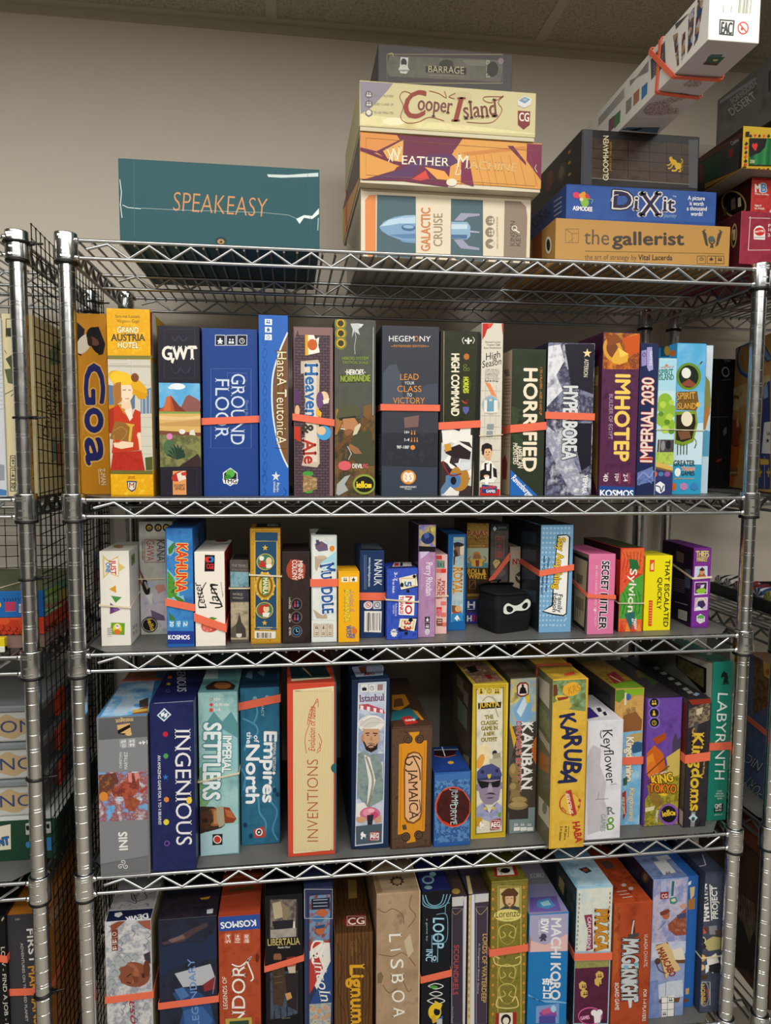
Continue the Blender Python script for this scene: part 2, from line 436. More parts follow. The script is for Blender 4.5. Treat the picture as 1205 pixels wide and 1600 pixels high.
# ------------------------------------------------------------------ a game box, its lid, tray and printing
BOXES = {}
def game_box(key, loc, yaw, roll, pitch, w, d, h, cols, tray, art, label, group, name='board_game_box', cat='game box'):
    """cols: dict face -> ink; tray: None or (side, amount, ink) - the part of the tray the lid leaves bare"""
    rot = Euler((pitch, roll, yaw), 'XYZ')
    main = cols.get('*', '#888888')
    mb = MB()
    x0, y0, z0, x1, z1 = 0, 0, 0, w, h
    if tray:
        sd, am, tc = tray
        if sd == 'R': x1 -= am
        elif sd == 'L': x0 += am
        elif sd == 'B': z0 += am
        elif sd == 'T': z1 -= am
    mb.rbox(x0, y0, z0, x1, d, z1, ink(main), min(0.035, w / 8))
    e = 0.035
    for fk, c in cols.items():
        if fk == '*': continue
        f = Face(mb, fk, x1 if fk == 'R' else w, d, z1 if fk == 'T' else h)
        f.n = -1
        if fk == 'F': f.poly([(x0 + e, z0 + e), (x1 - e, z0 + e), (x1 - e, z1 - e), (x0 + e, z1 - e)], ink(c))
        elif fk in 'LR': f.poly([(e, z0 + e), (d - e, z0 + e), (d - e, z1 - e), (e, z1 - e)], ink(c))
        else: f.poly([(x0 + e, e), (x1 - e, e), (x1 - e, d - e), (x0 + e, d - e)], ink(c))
    for fk, cmds in art.items():
        f = Face(mb, fk, x1 if fk == 'R' else w, d, z1 if fk == 'T' else h)
        draw(f, cmds)
    if tray:
        root = empty(name, loc, rot)
        mb.build('lid', root)
        t = MB(); g = 0.045
        t.rbox(g if sd != 'L' else 0, g, g if sd != 'B' else 0, w - g if sd != 'R' else w, d - g, h - g if sd != 'T' else h, ink(tc), 0.02)
        t.build('tray', root)
    else:
        root = mb.build(name, None, loc, rot)
    tag(root, label, cat, group)
    BOXES[key] = (root, w, d, h, loc, rot)
    return root

def rubber_band(key, zs, wd, label, mat=None, thin=False, group='orange rubber bands around the boxes'):
    """stretched round a box: heights at front left, front right, back right, back left"""
    root, w, d, h, loc, rot = BOXES[key]
    g = 0.04; t = 0.04
    mat = mat or RUBBER
    mb = MB()
    P = [(-g, -g), (w + g, -g), (w + g, d + g), (-g, d + g)]
    path = []
    for i in range(4):
        a, b = P[i], P[(i + 1) % 4]; za, zb = zs[i], zs[(i + 1) % 4]
        for k in range(6):
            u = k / 6; path.append((a[0] + (b[0] - a[0]) * u, a[1] + (b[1] - a[1]) * u, za + (zb - za) * u))
    n = len(path); vs = []; fs = []
    for (x, y, z) in path:
        ox = (-t if x < 0 else t if x > w else 0); oy = (-t if y < 0 else t if y > d else 0)
        if x <= -g + 1e-6: ox = -t
        if x >= w + g - 1e-6: ox = t
        if y <= -g + 1e-6: oy = -t
        if y >= d + g - 1e-6: oy = t
        vs += [(x, y, z - wd / 2), (x + ox, y + oy, z - wd / 2), (x + ox, y + oy, z + wd / 2), (x, y, z + wd / 2)]
    for i in range(n):
        for j in range(4): fs.append((i * 4 + j, ((i + 1) % n) * 4 + j, ((i + 1) % n) * 4 + (j + 1) % 4, i * 4 + (j + 1) % 4))
    mb.add(vs, fs, mat)
    o = mb.build('rubber_band', None, loc, rot)
    tag(o, label, 'rubber band', group)
    return o

def rubber_band_over(key, y, wd, label, under=False):
    """stretched over the top and down both sides at depth y"""
    root, w, d, h, loc, rot = BOXES[key]
    g = 0.025; k = 0.035; mb = MB(); y0, y1 = y - wd / 2, y + wd / 2; zb = -0.012 if under else 0.03
    mb.rbox(-g - k, y0, zb, -g, y1, h + g, RUBBER, 0.008, 1)
    mb.rbox(w + g, y0, zb, w + g + k, y1, h + g, RUBBER, 0.008, 1)
    mb.rbox(-g - k, y0, h + g - 0.008, w + g + k, y1, h + g + k, RUBBER, 0.008, 1)
    return tag(mb.build('rubber_band', None, loc, rot), label, 'rubber band', 'orange rubber bands round the boxes')

# ------------------------------------------------------------------ the room
WALLY = 19.3
WALLM = plain('painted_wall', '#e8dfd1', 0.75, 0, 0.25, 0.03, 2, 0.12, 260)
def ceiling_mat():
    m, nt, b = base_mat('ceiling_tile', 0.9, 0, 0.1)
    tc = nt.nodes.new('ShaderNodeTexCoord'); n = nt.nodes.new('ShaderNodeTexNoise'); n.inputs['Scale'].default_value = 220; n.inputs['Detail'].default_value = 3
    r = ramp(nt, ['#98927f', '#b9b3a2', '#c6c0b0'])
    nt.links.new(tc.outputs['Object'], n.inputs['Vector']); nt.links.new(n.outputs['Fac'], r.inputs[0]); nt.links.new(r.outputs[0], b.inputs['Base Color'])
    bp = nt.nodes.new('ShaderNodeBump'); bp.inputs['Strength'].default_value = 0.6; bp.inputs['Distance'].default_value = 0.002
    nt.links.new(n.outputs['Fac'], bp.inputs['Height']); nt.links.new(bp.outputs[0], b.inputs['Normal'])
    return m
CEILM = ceiling_mat()
SIDEM = plain('side_wall_dark_for_chrome', '#4d4a46', 0.8)  # unseen side walls, made dark so the chrome posts reflect dark edges
TBAR = plain('ceiling_grid_metal', '#c4bda8', 0.6)
FLOORM = plain('floor_vinyl', '#a39b8f', 0.35, 0, 0.4, 0.1, 8)
FARM = plain('far_room_paint', '#d9d3c8', 0.8)
mb = MB(); mb.box(-90, WALLY, 0, 140, WALLY + 4, CEIL + 2, WALLM); tag(mb.build('wall_back'), 'beige painted wall behind the racks', None, None, 'structure')
mb = MB(); mb.box(-90, -190, CEIL, 140, WALLY, CEIL + 1.5, CEILM); tag(mb.build('ceiling'), 'grey speckled ceiling tiles', None, None, 'structure')
mb = MB(); mb.box(-90, -190, -2, 140, WALLY, 0, FLOORM); tag(mb.build('floor'), 'dull vinyl floor', None, None, 'structure')
mb = MB(); mb.box(-90, -194, 0, 140, -190, CEIL, FARM); tag(mb.build('wall_front'), 'wall on the far side of the aisle', None, None, 'structure')
mb = MB(); mb.box(-94, -190, 0, -90, WALLY, CEIL, SIDEM); tag(mb.build('wall_left'), None, None, None, 'structure')
mb = MB(); mb.box(140, -190, 0, 144, WALLY, CEIL, SIDEM); tag(mb.build('wall_right'), None, None, None, 'structure')
# the wall angle and the grid that carries the ceiling tiles
mb = MB(); mb.box(-90, WALLY - 0.9, CEIL - 0.14, 140, WALLY, CEIL, TBAR); mb.box(-90, WALLY - 0.08, CEIL - 0.9, 140, WALLY, CEIL - 0.14, TBAR)
tag(mb.build('trim_1'), 'metal wall angle along the top of the wall', None, None, 'structure')
for k, x in enumerate((-36.0, -12, 12.2, 36.2, 60.2, 84.2, 108)):
    mb = MB(); mb.box(x - 0.47, -190, CEIL - 0.1, x + 0.47, WALLY - 0.9, CEIL, TBAR)
    tag(mb.build('trim_%d' % (k + 2)), 'metal ceiling grid bar running towards the wall', None, None, 'structure')
for k, y in enumerate((-5.2, -53.2, -101.2)):
    mb = MB(); mb.box(-90, y - 0.47, CEIL - 0.1, 140, y + 0.47, CEIL, TBAR)
    tag(mb.build('trim_%d' % (k + 9)), 'metal ceiling grid bar running along the wall', None, None, 'structure')

# ------------------------------------------------------------------ wire racks
W, D = 46.228, 16.4
PITCH = W + 2.84
LEVELS = [TOPZ - 0.06, TOPZ - 16, TOPZ - 26, TOPZ - 41, TOPZ - 56]
def zig(mb, a, b, z, r, period=2.5, phase=0.0, lo=-1.0, hi=-0.17):
    """a bent wire between points a and b (x, y)"""
    L = math.hypot(b[0] - a[0], b[1] - a[1]); n = int(L / (period / 2)); off = (L - n * period / 2) / 2
    pts = []
    for i in range(n + 1):
        t = (off + i * period / 2) / L
        zz = hi if (i % 2 == 1) else lo
        if i == 0 or i == n: zz = hi - 0.35 if zz == lo else hi
        pts.append((a[0] + (b[0] - a[0]) * t, a[1] + (b[1] - a[1]) * t, z + zz))
    mb.tube(pts, r, WIRE, 8)
def wire(mb, a, b, r, n=8): mb.tube([a, b], r, WIRE, n)

def make_post():
    mb = MB(); z = 0.0
    for k in range(1, 72):
        for zz in ([k] if k % 4 else [k - 0.09, k + 0.09]):
            mb.lathe([(0.5, z), (0.5, zz - 0.03)], CHROME, 24)
            mb.lathe([(0.5, zz - 0.03), (0.484, zz - 0.012), (0.484, zz + 0.012), (0.5, zz + 0.03)], CHROME, 24, smooth=False)
            z = zz + 0.03
    mb.lathe([(0.5, z), (0.5, 72.25)], CHROME, 24); mb.lathe([(0.5, 72.25), (0.46, 72.36), (0.001, 72.38)], CHROME, 24)
    return mb
def make_sleeve(sx, sy):
    mb = MB()
    mb.lathe([(0.60, -1.27), (0.68, -1.27), (0.69, -1.2), (0.675, 0.34), (0.665, 0.4), (0.60, 0.4), (0.60, -1.27)], CHROME, 28)
    # raised marks cast into the sleeve
    for row, (z0, n) in enumerate(((0.16, 7), (0.0, 6), (-0.62, 4), (-1.05, 6))):
        for k in range(n):
            a = -PI / 2 + sx * 0.12 + (k - n / 2) * 0.15 + row * 0.05
            x, y = 0.685 * math.cos(a), 0.685 * math.sin(a)
            mb.box(x - 0.035, y - 0.02, z0 - 0.05 - 0.02 * (k % 2), x + 0.035, y + 0.02, z0 + 0.05, CHROME)
    # weld beads where the rods meet the sleeve
    for z in (0, -1.06):
        for dx, dy in ((sx * 0.6, -0.2 * sy - 0.0), (0.0, sy * 0.62)):
            q = [(0.01, -0.17), (0.12, -0.12), (0.17, 0), (0.12, 0.12), (0.01, 0.17)]
            mb.lathe([(r, z + zz) for r, zz in q], CHROME, 10, dx + sx * 0.08, dy)
    return mb
def make_clip():
    mb = MB(); mb.lathe([(0.52, -1.46), (0.66, -1.46), (0.7, -1.4), (0.7, -1.3), (0.6, -1.26), (0.58, 0.3), (0.52, 0.42), (0.505, 0.42), (0.505, -1.46)], BLACKP, 24)
    return mb
def make_rack():
    root = empty('wire_shelving_unit')
    post = None
    for x in (0, W):
        for y in (0, D):
            if post is None: post = make_post().build('post', root); o = post
            else: o = post.copy(); COL.objects.link(o)
            o.location = (x * IN, y * IN, 0)
    sh0 = None
    for z in LEVELS:
        if sh0 is None:
            sh = MB()
            for k in range(56):
                x = 0.75 + k * (2.5 / 3)
                if x > W - 0.6: break
                sh.tube([(x, -0.12, -0.19), (x, -0.05, -0.14), (x, 0.08, -0.02), (x, D - 0.08, -0.02), (x, D + 0.05, -0.14), (x, D + 0.12, -0.19)], 0.075, WIRE, 6)
            sh0 = sh.build('shelf', root, (0, 0, z))
            for y in (-0.12, D / 2, D + 0.12):
                t = MB(); i = 0.3 if y != D / 2 else 0.15; zo = 0 if y != D / 2 else -0.14
                wire(t, (i, y, zo), (W - i, y, zo), 0.12); wire(t, (i, y, -1.06), (W - i, y, -1.06), 0.12)
                zig(t, (1.2, y - 0.0), (W - 1.2, y), 0, 0.1)
                t.build('truss', sh0)
            for x in (0.0, W):
                t = MB(); sx = 0.25 if x == 0 else -0.25
                wire(t, (x, 0.4, 0), (x, D - 0.4, 0), 0.12); wire(t, (x, 0.4, -1.06), (x, D - 0.4, -1.06), 0.12)
                zig(t, (x, 0.9), (x, D - 0.9), 0, 0.1, 1.9)
                t.build('side_truss', sh0)
            for x, sx in ((0, 1), (W, -1)):
                for y, sy in ((0, 1), (D, -1)):
                    make_sleeve(sx, sy).build('corner_sleeve', sh0, (x, y, 0))
                    make_clip().build('clip_ring', sh0, (x, y, 0))
        else:
            sh = copy_tree(sh0, root); sh.location = (0, 0, z * IN)
    return root
rack = make_rack()
tag(rack, 'chrome wire rack in the middle, the one seen nearly whole', 'shelf rack', 'chrome wire racks')
rack2 = copy_tree(rack); rack2.location = (-PITCH * IN, 0, 0)
tag(rack2, 'chrome wire rack at the left edge with black netting on its side', 'shelf rack', 'chrome wire racks')
rack3 = copy_tree(rack); rack3.location = (PITCH * IN, 0, 0)
tag(rack3, 'chrome wire rack at the right edge, next to the purple and teal boxes', 'shelf rack', 'chrome wire racks')

def liner(x, z, label):
    mb = MB(); mb.rbox(0, 0, 0, W - 0.6, D - 0.1, 0.03, LINER, 0.01, 1)
    for v in range(len(mb.v)): pass
    o = mb.build('shelf_liner', None, (x + 0.3, 0.05, z + 0.125)); tag(o, label, 'shelf liner', 'grey plastic shelf liners'); return o
def liner_cut(x, z, label):
    """a sheet with its corners cut off round the posts"""
    mb = MB(); a, b, c = 0.25, W - 0.25, 1.7
    P = [(c, 0.0), (W - c, 0.0), (b, c), (b, D - c), (W - c, D - 0.05), (c, D - 0.05), (a, D - c), (a, c)]
    vs = [(px, py, 0) for px, py in P] + [(px, py, 0.03) for px, py in P]
    mb.add(vs, [tuple(range(8))[::-1], tuple(range(8, 16))] + [(i, (i + 1) % 8, 8 + (i + 1) % 8, 8 + i) for i in range(8)], LINER)
    o = mb.build('shelf_liner', None, (x, 0, z + 0.122)); tag(o, label, 'shelf liner', 'grey plastic shelf liners'); return o
liner_cut(0, LEVELS[1], 'grey plastic liner on the second shelf, under the tall upright boxes')
liner_cut(0, LEVELS[2], 'grey plastic liner on the third shelf, under the black masked bag')
liner_cut(0, LEVELS[3], 'grey plastic liner on the fourth shelf, under the red-edged cream box')
liner_cut(0, LEVELS[4], 'grey plastic liner on the fifth shelf, under the orange and grey-blue boxes')
liner_cut(-PITCH, LEVELS[3], 'grey liner in the left rack under the dark green box')
liner_cut(PITCH, LEVELS[3], 'grey liner in the right rack under the dark blue box')


# ------------------------------------------------------------------ the boxes: position and size in inches, printing on each face
p, e, l, L, t, i = 'pelLti'        # polygon, ellipse, line, smooth line, lettering, icon
game_box('speak', (3.132, 0.3, 72.07), 0.0, 0.0, 0.0, 12.397, 11.5, 5.037, {'*': '#1f5259'}, None, {
 'F': [
 (t,'cf8f58','SPEAKEASY',[162,102,289,-6,5,58],'h'),(l,'e8efec',2,[4,188,4,-38,-4,-38,4,-39]),(l,'dfe8e6',2,[10,112,16,-7,39,-2]),(l,'b9cccb',1,[65,105,117,0,257,5,81,-4,30,-11]),
  (p,'dfe9e7',[545,95,25,13,26,-1,22,25,0,-18,-22,-17,-26,3,-14,-20]),(p,'c9d8d6',[454,228,66,2,96,12,0,-12,-116,-10,-42,0]),(l,'3c6a70',2,[47,248,-3,-232]),(l,'356269',1,[582,240,14,-229]),  # pale strip at upper right is a shrink-wrap highlight painted on
  (l,'cfdcda',2,[616,102,-2,-40]),(e,'16393f',[308,16,19,1,0,-13]),(e,'b98a55',[308,14,11,0,0,-8]),(i,'2a2a2a','star',[301,6,14,0,1,14]),],
}, 'long teal shrink-wrapped box with thin orange lettering, alone on the top shelf', 'game boxes on top of the middle rack')
game_box('galac', (18.293, 1.3, 72.07), 0.0, 0.0, 0.0, 11.657, 11.6, 4.391, {'*': '#e2d6bc'}, None, {
 'F': [
 (p,'e08a4f',[14,182,13,16,23,2,0,-199,-22,0,-13,10]),(p,'4c656d',[54,201,130,1,2,-201,-133,0]),(p,'4c656d',[304,201,110,1,4,-201,-91,0,-22,16]),
  (p,'7ea2c4',[62,98,15,18,34,16,37,8,36,2,0,-88,-47,4,-44,14,-24,14]),(p,'b8d4e6',[64,100,28,22,50,12,42,2,0,-21,-54,-3,-38,-8]),(p,'5d83ab',[93,74,91,8,0,-16,-41,-2]),
  (e,'44698f',[160,100,24,0,0,-11]),(e,'8fb3d1',[160,103,18,0,0,-6]),(p,'9bbcd6',[135,136,45,6,4,-6,-42,-6]),(p,'6f95b9',[130,57,54,-1,1,-6,-42,2]),
  (p,'8fb2cc',[306,126,55,2,11,-14,0,-33,-12,-11,-54,2]),(p,'c2d9e6',[306,118,55,2,1,-15,-56,-3]),(p,'4b6d92',[306,84,56,2,-2,-14,-54,1]),(p,'9c9db4',[315,130,24,26,65,1,-1,-7,-39,-6,-18,-14]),
  (p,'9c9db4',[314,68,26,-28,64,-3,0,7,-38,6,-20,20]),(p,'aeb0c2',[370,100,34,-2,0,-4,-34,0]),(t,'cf7d45','GALACTIC',[234,28,-1,140,-30,-2],'b'),(t,'9a8464','CRUISE',[276,45,-1,107,-30,-2]),
  (e,'8f7e6b',[440,136,16,1,0,-16]),(e,'8f7e6b',[440,98,16,0,0,-16]),(e,'8f7e6b',[441,60,16,0,0,-16]),(i,'ddd2bb','people',[454,127,0,19,-20,-1]),(i,'ddd2bb','people',[455,88,-1,20,-21,-1]),
  (i,'ddd2bb','tri',[456,50,-1,20,-21,-1]),(t,'c98a5b','AGES 14+',[470,44,0,32,-6,0]),(t,'c98a5b','1-4 PLAYERS',[470,80,-2,34,-6,0]),(t,'c98a5b','90-150 MINS',[468,117,0,33,-6,0]),
  (p,'927f6e',[490,204,55,0,20,-16,5,-36,-1,-140,-79,0]),(t,'5d5148','KINSON',[528,56,-1,82,-16,0],'b'),(t,'5d5148','KEY',[548,56,-1,42,-16,0],'b'),(i,'efe8da','ring',[514,104,22,0,1,21]),
  (l,'efe8da',4,[524,112,20,-12]),],
 'L': [
 (p,'b8ac94',[579,218,-570,-7,-6,-210,576,207]),],
}, 'cream box with a blue rocket on its side, lowest of the tall stack', 'game boxes on top of the middle rack')
game_box('weath', (18.128, 0.35, 76.481), 0.0, 0.0, 0.0, 12.171, 14.5, 3.152, {'*': '#e8a24e', 'F': '#dd9d4c'}, ('B', 0.25, '#d8cfb6'), {
 'F': [
 (p,'6b2440',[1,156,195,0,142,0,-36,-52,-11,-103,-149,11,-140,-4,128,50,-128,40]),(p,'d98f45',[2,156,118,-2,10,-14,-76,-40,-52,9]),(p,'dc9c4c',[8,92,48,3,68,-37,-12,-15,-92,-31,-18,-1]),
  (p,'e0a654',[75,102,67,39,-3,-70,-46,3]),(p,'58305c',[130,47,98,53,74,6,25,-24,-49,-26,-74,7,-37,-43,-134,-8]),(p,'dd9d4c',[308,118,94,27,152,-1,2,-14,48,-32,2,-88,-240,6,-32,54]),
  (p,'c9843d',[333,112,214,33,9,-9,-204,-34]),(p,'7a2446',[556,154,52,0,0,-116,-52,62]),(p,'7a2446',[334,88,28,2,16,-82,-44,9]),(p,'d4453d',[170,19,46,30,12,-26,-30,-7]),
  (p,'e9a14e',[212,60,66,-10,25,-28,-49,2]),(p,'6b2440',[490,142,19,2,45,-50,1,-11]),(p,'6b2440',[1,109,117,-39,0,-9,-117,37]),(l,'9c5f2c',1,[383,108,27,-98]),(l,'9c5f2c',1,[408,110,28,-100]),
  (l,'9c5f2c',1,[434,112,26,-100]),(l,'9c5f2c',1,[465,113,27,-99]),(l,'9c5f2c',1,[496,115,28,-99]),(l,'9c5f2c',1,[528,117,28,-100]),(l,'9c5f2c',1,[567,119,28,-100]),
  (l,'8a5a32',1,[20,139,569,-7,-1,-113,-568,5,0,115]),(t,'e6dfc4','W',[92,66,47,10,-8,44],'s'),(t,'f0e9d2','EATHER',[137,64,158,2,1,27],'s'),(L,'e6dfc4',3,[136,118,-18,-42,-9,28,-16,-36]),
  (t,'e6dfc4','M',[318,64,40,-2,3,44],'s'),(t,'d8b877','ACHINE',[358,62,164,0,2,26],'s'),(L,'e6dfc4',3,[333,106,-13,-48,-4,-16,15,2,1,14]),(e,'e6ddc2',[303,16,18,1,0,-12]),
  (L,'d8c9a8',2,[590,88,-4,-12,8,-12]),],
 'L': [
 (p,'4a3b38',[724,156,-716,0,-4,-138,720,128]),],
}, 'orange and purple patterned box on the cream rocket box', 'game boxes on top of the middle rack')
game_box('coop', (18.081, 0.2, 79.653), 0.0, 0.0, 0.0, 11.686, 11.7, 3.071, {'*': '#cfc493'}, ('B', 0.25, '#cfc6a8'), {
 'F': [
 (p,'8e8894',[1,150,107,1,-15,-20,-53,-58,-36,-23]),(p,'n:#d6c98c/#e6dba6/#cfc083@2',[4,50,150,-7,184,-5,246,-12,0,-4,-582,-6]),(e,'c8b98a',[331,127,37,2,0,-15]),(e,'efe6bd',[112,34,36,2,0,-12]),
  (i,'6d6a72','hex',[16,98,27,0,1,26]),(i,'6d6a72','hex',[16,69,27,1,1,26]),(i,'6d6a72','hex',[17,41,26,1,1,26]),(i,'d9d3ba','people',[22,104,16,0,0,15]),(i,'d9d3ba','people',[22,75,16,1,0,15]),
  (e,'ded8c0',[30,56,8,0,0,-8]),(t,'8b8674','FOR 1-4 PLAYERS',[46,106,63,2,0,7]),(t,'8b8674','AGES 12 AND UP',[46,80,63,2,0,7]),(t,'8b8674','75-150 MINUTES',[46,54,64,2,0,7]),
  (t,'8f3a2a','C',[151,43,77,17,-14,78],'sib'),(t,'74433a','ooper',[188,74,113,-2,4,46],'sbo#d9cc98'),(t,'8f3a2a','I',[302,47,46,4,-3,72],'sib'),
  (t,'74433a','sland',[342,58,112,16,-6,50],'sbo#d9cc98'),(L,'8f3a2a',2,[166,124,-24,4,-12,-18,12,-28,-9,-34,21,-16,37,5,37,17,48,-8]),(L,'8f3a2a',2,[226,136,31,-6,25,-12,-6,20]),
  (L,'8f3a2a',2,[310,117,-19,5,21,12]),(L,'8f3a2a',2,[351,47,69,1,30,14,19,31,-13,23,17,21,-36,-23,-28,4,3,12,59,4]),(p,'d7d9d6',[520,124,24,18,25,-8,-2,-18,-23,-12,-22,7]),
  (p,'6f93ad',[525,126,20,13,19,-7,-18,-14]),(e,'aab4b5',[546,130,8,0,0,-4]),(p,'7f2a2a',[523,94,42,0,-1,-42,-20,-16,-20,14]),(t,'f1ead8','CG',[528,62,33,0,0,26],'b'),],
 'B': [
 (p,'cabf9e',[1,1,567,0,13,7,-577,-7]),(l,'7c6f4a',2,[172,1,49,0]),],
}, 'pale yellow box with curly dark red title, in the tall stack', 'game boxes on top of the middle rack')
game_box('barr', (19.447, 1.6, 82.744), 0.0, 0.0, 0.0, 9.092, 9.5, 3.04, {'*': '#4c4747'}, None, {
 'F': [
 (l,'8d8568',2,[29,121,391,29,2,-92,-392,-28,-1,91]),(p,'n:#57564e/#6b675c/#4b4b47@1.5',[37,118,375,13,10,-10,-6,-60,-379,-9,-8,22]),(p,'3f3c36',[202,93,1,11,11,12,18,4,14,-4,6,-10,0,-12]),
  (p,'353330',[158,94,138,4,0,-22,-138,-3]),(t,'b9ae8c','BARRAGE',[166,74,122,4,0,22],'s'),(l,'a59a7a',1,[171,66,117,4]),(p,'77736a',[284,122,82,4,1,-18,-70,-2]),
  (p,'c9c7c2',[74,115,26,1,-2,-30,6,-9,-11,-13,-19,1,-7,12,5,9]),(e,'3a3838',[85,99,10,0,0,-13]),(p,'c9c7c2',[78,92,14,1,-2,-6,-10,0]),(t,'3d3b3b','cranio',[70,70,32,2,0,8],'b'),
  (l,'bdb9b0',2,[366,126,8,0,0,-10,-8,-1,0,11]),(l,'bdb9b0',2,[366,105,8,1,1,-11,-9,-1,0,11]),(l,'bdb9b0',2,[366,84,9,0,0,-10,-9,0,0,10]),(L,'c9b27a',2,[34,122,12,3,3,-9]),
  (e,'8a7c82',[414,128,10,1,0,-10]),(e,'38342f',[386,100,20,2,0,-24]),],
}, 'dull grey-brown narrow box at the very top of the tall stack', 'game boxes on top of the middle rack')
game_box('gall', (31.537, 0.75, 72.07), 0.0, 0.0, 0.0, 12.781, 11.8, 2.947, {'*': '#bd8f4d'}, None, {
 'F': [
 (t,'5e5148','the',[102,65,90,1,0,50]),(t,'463f3c','gallerist',[205,67,261,11,-2,43],'B'),(l,'8d6d42',2,[35,112,46,2,1,-45,-46,-2,-1,45]),(l,'8d6d42',2,[35,112,23,-14,24,2]),
  (l,'8d6d42',2,[58,98,2,-30]),(l,'8d6d42',2,[46,68,20,16]),(l,'7d6034',2,[105,42,512,12]),(t,'66543c','the art of strategy by',[106,14,188,6,0,17]),
  (t,'43392f','Vital Lacerda',[300,20,125,4,0,18],'b'),(l,'7a5c34',2,[518,42,30,2,2,-27,-31,-1,-1,26]),(i,'3e352b','clock',[526,26,17,0,0,13]),(l,'7a5c34',2,[555,44,31,1,1,-27,-31,0,-1,26]),
  (i,'3e352b','meeple',[562,28,18,0,0,13]),(l,'7a5c34',2,[588,45,30,1,2,-26,-31,-1,-1,26]),(i,'3e352b','people',[595,28,17,0,0,14]),(i,'4a423c','eagle',[541,71,60,1,-1,62]),
  (e,'4d5c5c',[568,102,12,0,0,-10]),(e,'3a332d',[326,4,18,0,0,-8]),],
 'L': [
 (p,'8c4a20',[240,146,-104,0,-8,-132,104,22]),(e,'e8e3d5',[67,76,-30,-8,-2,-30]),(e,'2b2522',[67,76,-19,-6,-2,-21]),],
}, 'kraft brown box with dark grey lower-case lettering, under the bright blue box', 'game boxes on top of the middle rack')
game_box('dixit', (32.443, 1.3, 75.037), 0.0, 0.0, 0.0, 11.062, 11.3, 2.466, {'*': '#2c5099'}, None, {
 'F': [
 (p,'n:#2c5099/#375da6/#284a8f@3',[2,118,548,4,0,-104,-548,-9]),(t,'e9e4e0','D',[166,48,74,0,2,62],'sbo#2b2b45*1.2'),(t,'2e2644','i',[244,50,18,-1,2,44],'sbo#e9e4e0*1.5'),
  (t,'2e2644','X',[265,32,83,4,-2,72],'sbo#e9e4e0*1.2'),(t,'2e2644','it',[352,50,44,1,0,48],'sbo#e9e4e0*1.5'),(t,'2e2644','D',[171,53,63,-1,2,54],'sb'),(L,'e9e4e0',2,[169,70,-8,7,11,15,16,4]),
  (t,'e9e4e0','TM',[388,98,12,-1,0,6]),(t,'9fb6d8','Journey',[356,28,49,2,0,13],'i'),(t,'f2f2f4','A picture',[445,92,63,1,0,14],'b'),(t,'f2f2f4','is worth',[452,74,52,0,0,14],'b'),
  (t,'f2f2f4','a thousand',[442,56,75,2,0,14],'b'),(t,'f2f2f4','words!',[458,38,44,2,0,14],'b'),(e,'e0486a',[36,86,13,-4,-4,-10]),(e,'e98a3a',[60,82,12,-2,-2,-17]),
  (p,'e9a23a',[44,89,21,12,11,-35,-22,-5]),(e,'8dbf4a',[66,64,14,4,5,-15]),(e,'d8434a',[75,84,6,-8,-6,-4]),(e,'efd7b0',[54,73,7,0,0,-6]),(t,'ffffff','ASMODEE',[24,36,70,-1,0,14],'B'),
  (L,'9cc64e',2,[75,76,19,-2,-4,-12]),],
 'L': [
 (p,'3258a0',[338,122,-310,-8,-16,-99,296,29]),(t,'20284e','DiXit',[310,69,-160,5,74,46],'s'),(l,'b8c6df',4,[119,102,-77,-8]),(l,'b8c6df',4,[118,84,-76,-6]),(l,'b8c6df',4,[116,68,-76,-6]),
  (l,'b8c6df',4,[116,51,-77,-6]),],
}, 'bright blue box with ornate white-edged title, on the kraft brown box', 'game boxes on top of the middle rack')
game_box('gloom', (33.567, 1.6, 77.523), 0.0, 0.0, 0.0, 8.659, 10.5, 3.774, {'*': '#2e2b2b'}, None, {
 'F': [
 (p,'n:#3e3129/#4e3f33/#2f2824@1.2',[36,162,363,0,2,-136,-363,4]),(p,'4a4b50',[1,188,37,0,2,-183,-39,1]),(p,'55565a',[392,177,37,2,3,-167,-33,4]),(l,'241c18',2,[37,127,359,-1]),
  (l,'241c18',2,[38,94,360,0]),(l,'241c18',2,[39,62,361,-1]),(l,'241c18',2,[97,152,5,-130]),(l,'241c18',2,[168,156,4,-130]),(l,'241c18',2,[246,161,6,-130]),(l,'241c18',2,[310,165,6,-131]),
  (l,'241c18',2,[366,168,6,-130]),(l,'8f8b84',2,[38,28,363,-2]),(l,'19171a',2,[3,188,425,0,4,-175,-424,-12,-5,187]),(t,'e9dcb4','GLOOMHAVEN',[100,24,-4,148,-19,-1],'b'),
  (t,'c79a34','JAWS OF THE LION',[110,56,-2,95,-7,0]),(e,'e2b52f',[339,98,12,-4,-3,-9]),(e,'e2b52f',[356,86,13,0,0,-11]),(e,'e2b52f',[329,106,7,0,0,-6]),(L,'e2b52f',4,[331,95,-11,-8,-6,1]),
  (L,'e2b52f',4,[336,90,-8,-12,-10,-2]),(L,'e2b52f',6,[354,78,-8,-8,-14,0]),(L,'e2b52f',4,[362,79,4,-10,-8,-1]),(L,'e2b52f',3,[365,92,7,11,-6,9]),(p,'e2b52f',[320,109,5,7,8,0,-1,-8]),
  (t,'a58433','CEPHALOFAIR',[374,70,0,39,-10,0]),],
 'L': [
 (p,'221d1d',[470,170,-458,16,-8,-174,436,88]),(e,'6d2f2a',[308,124,-36,-16,26,-26]),(p,'7a342c',[334,170,-58,-14,7,-52,46,-8]),(e,'4c4334',[180,113,-38,-16,16,-30]),
  (e,'7a6f5c',[185,115,-22,-10,9,-18]),(l,'b08a2e',9,[122,158,-26,-3]),(l,'b08a2e',9,[119,120,-26,-3]),(l,'b08a2e',9,[116,78,-26,-3]),],
}, 'black worn box with a gold lion emblem, on the bright blue box', 'game boxes on top of the middle rack')
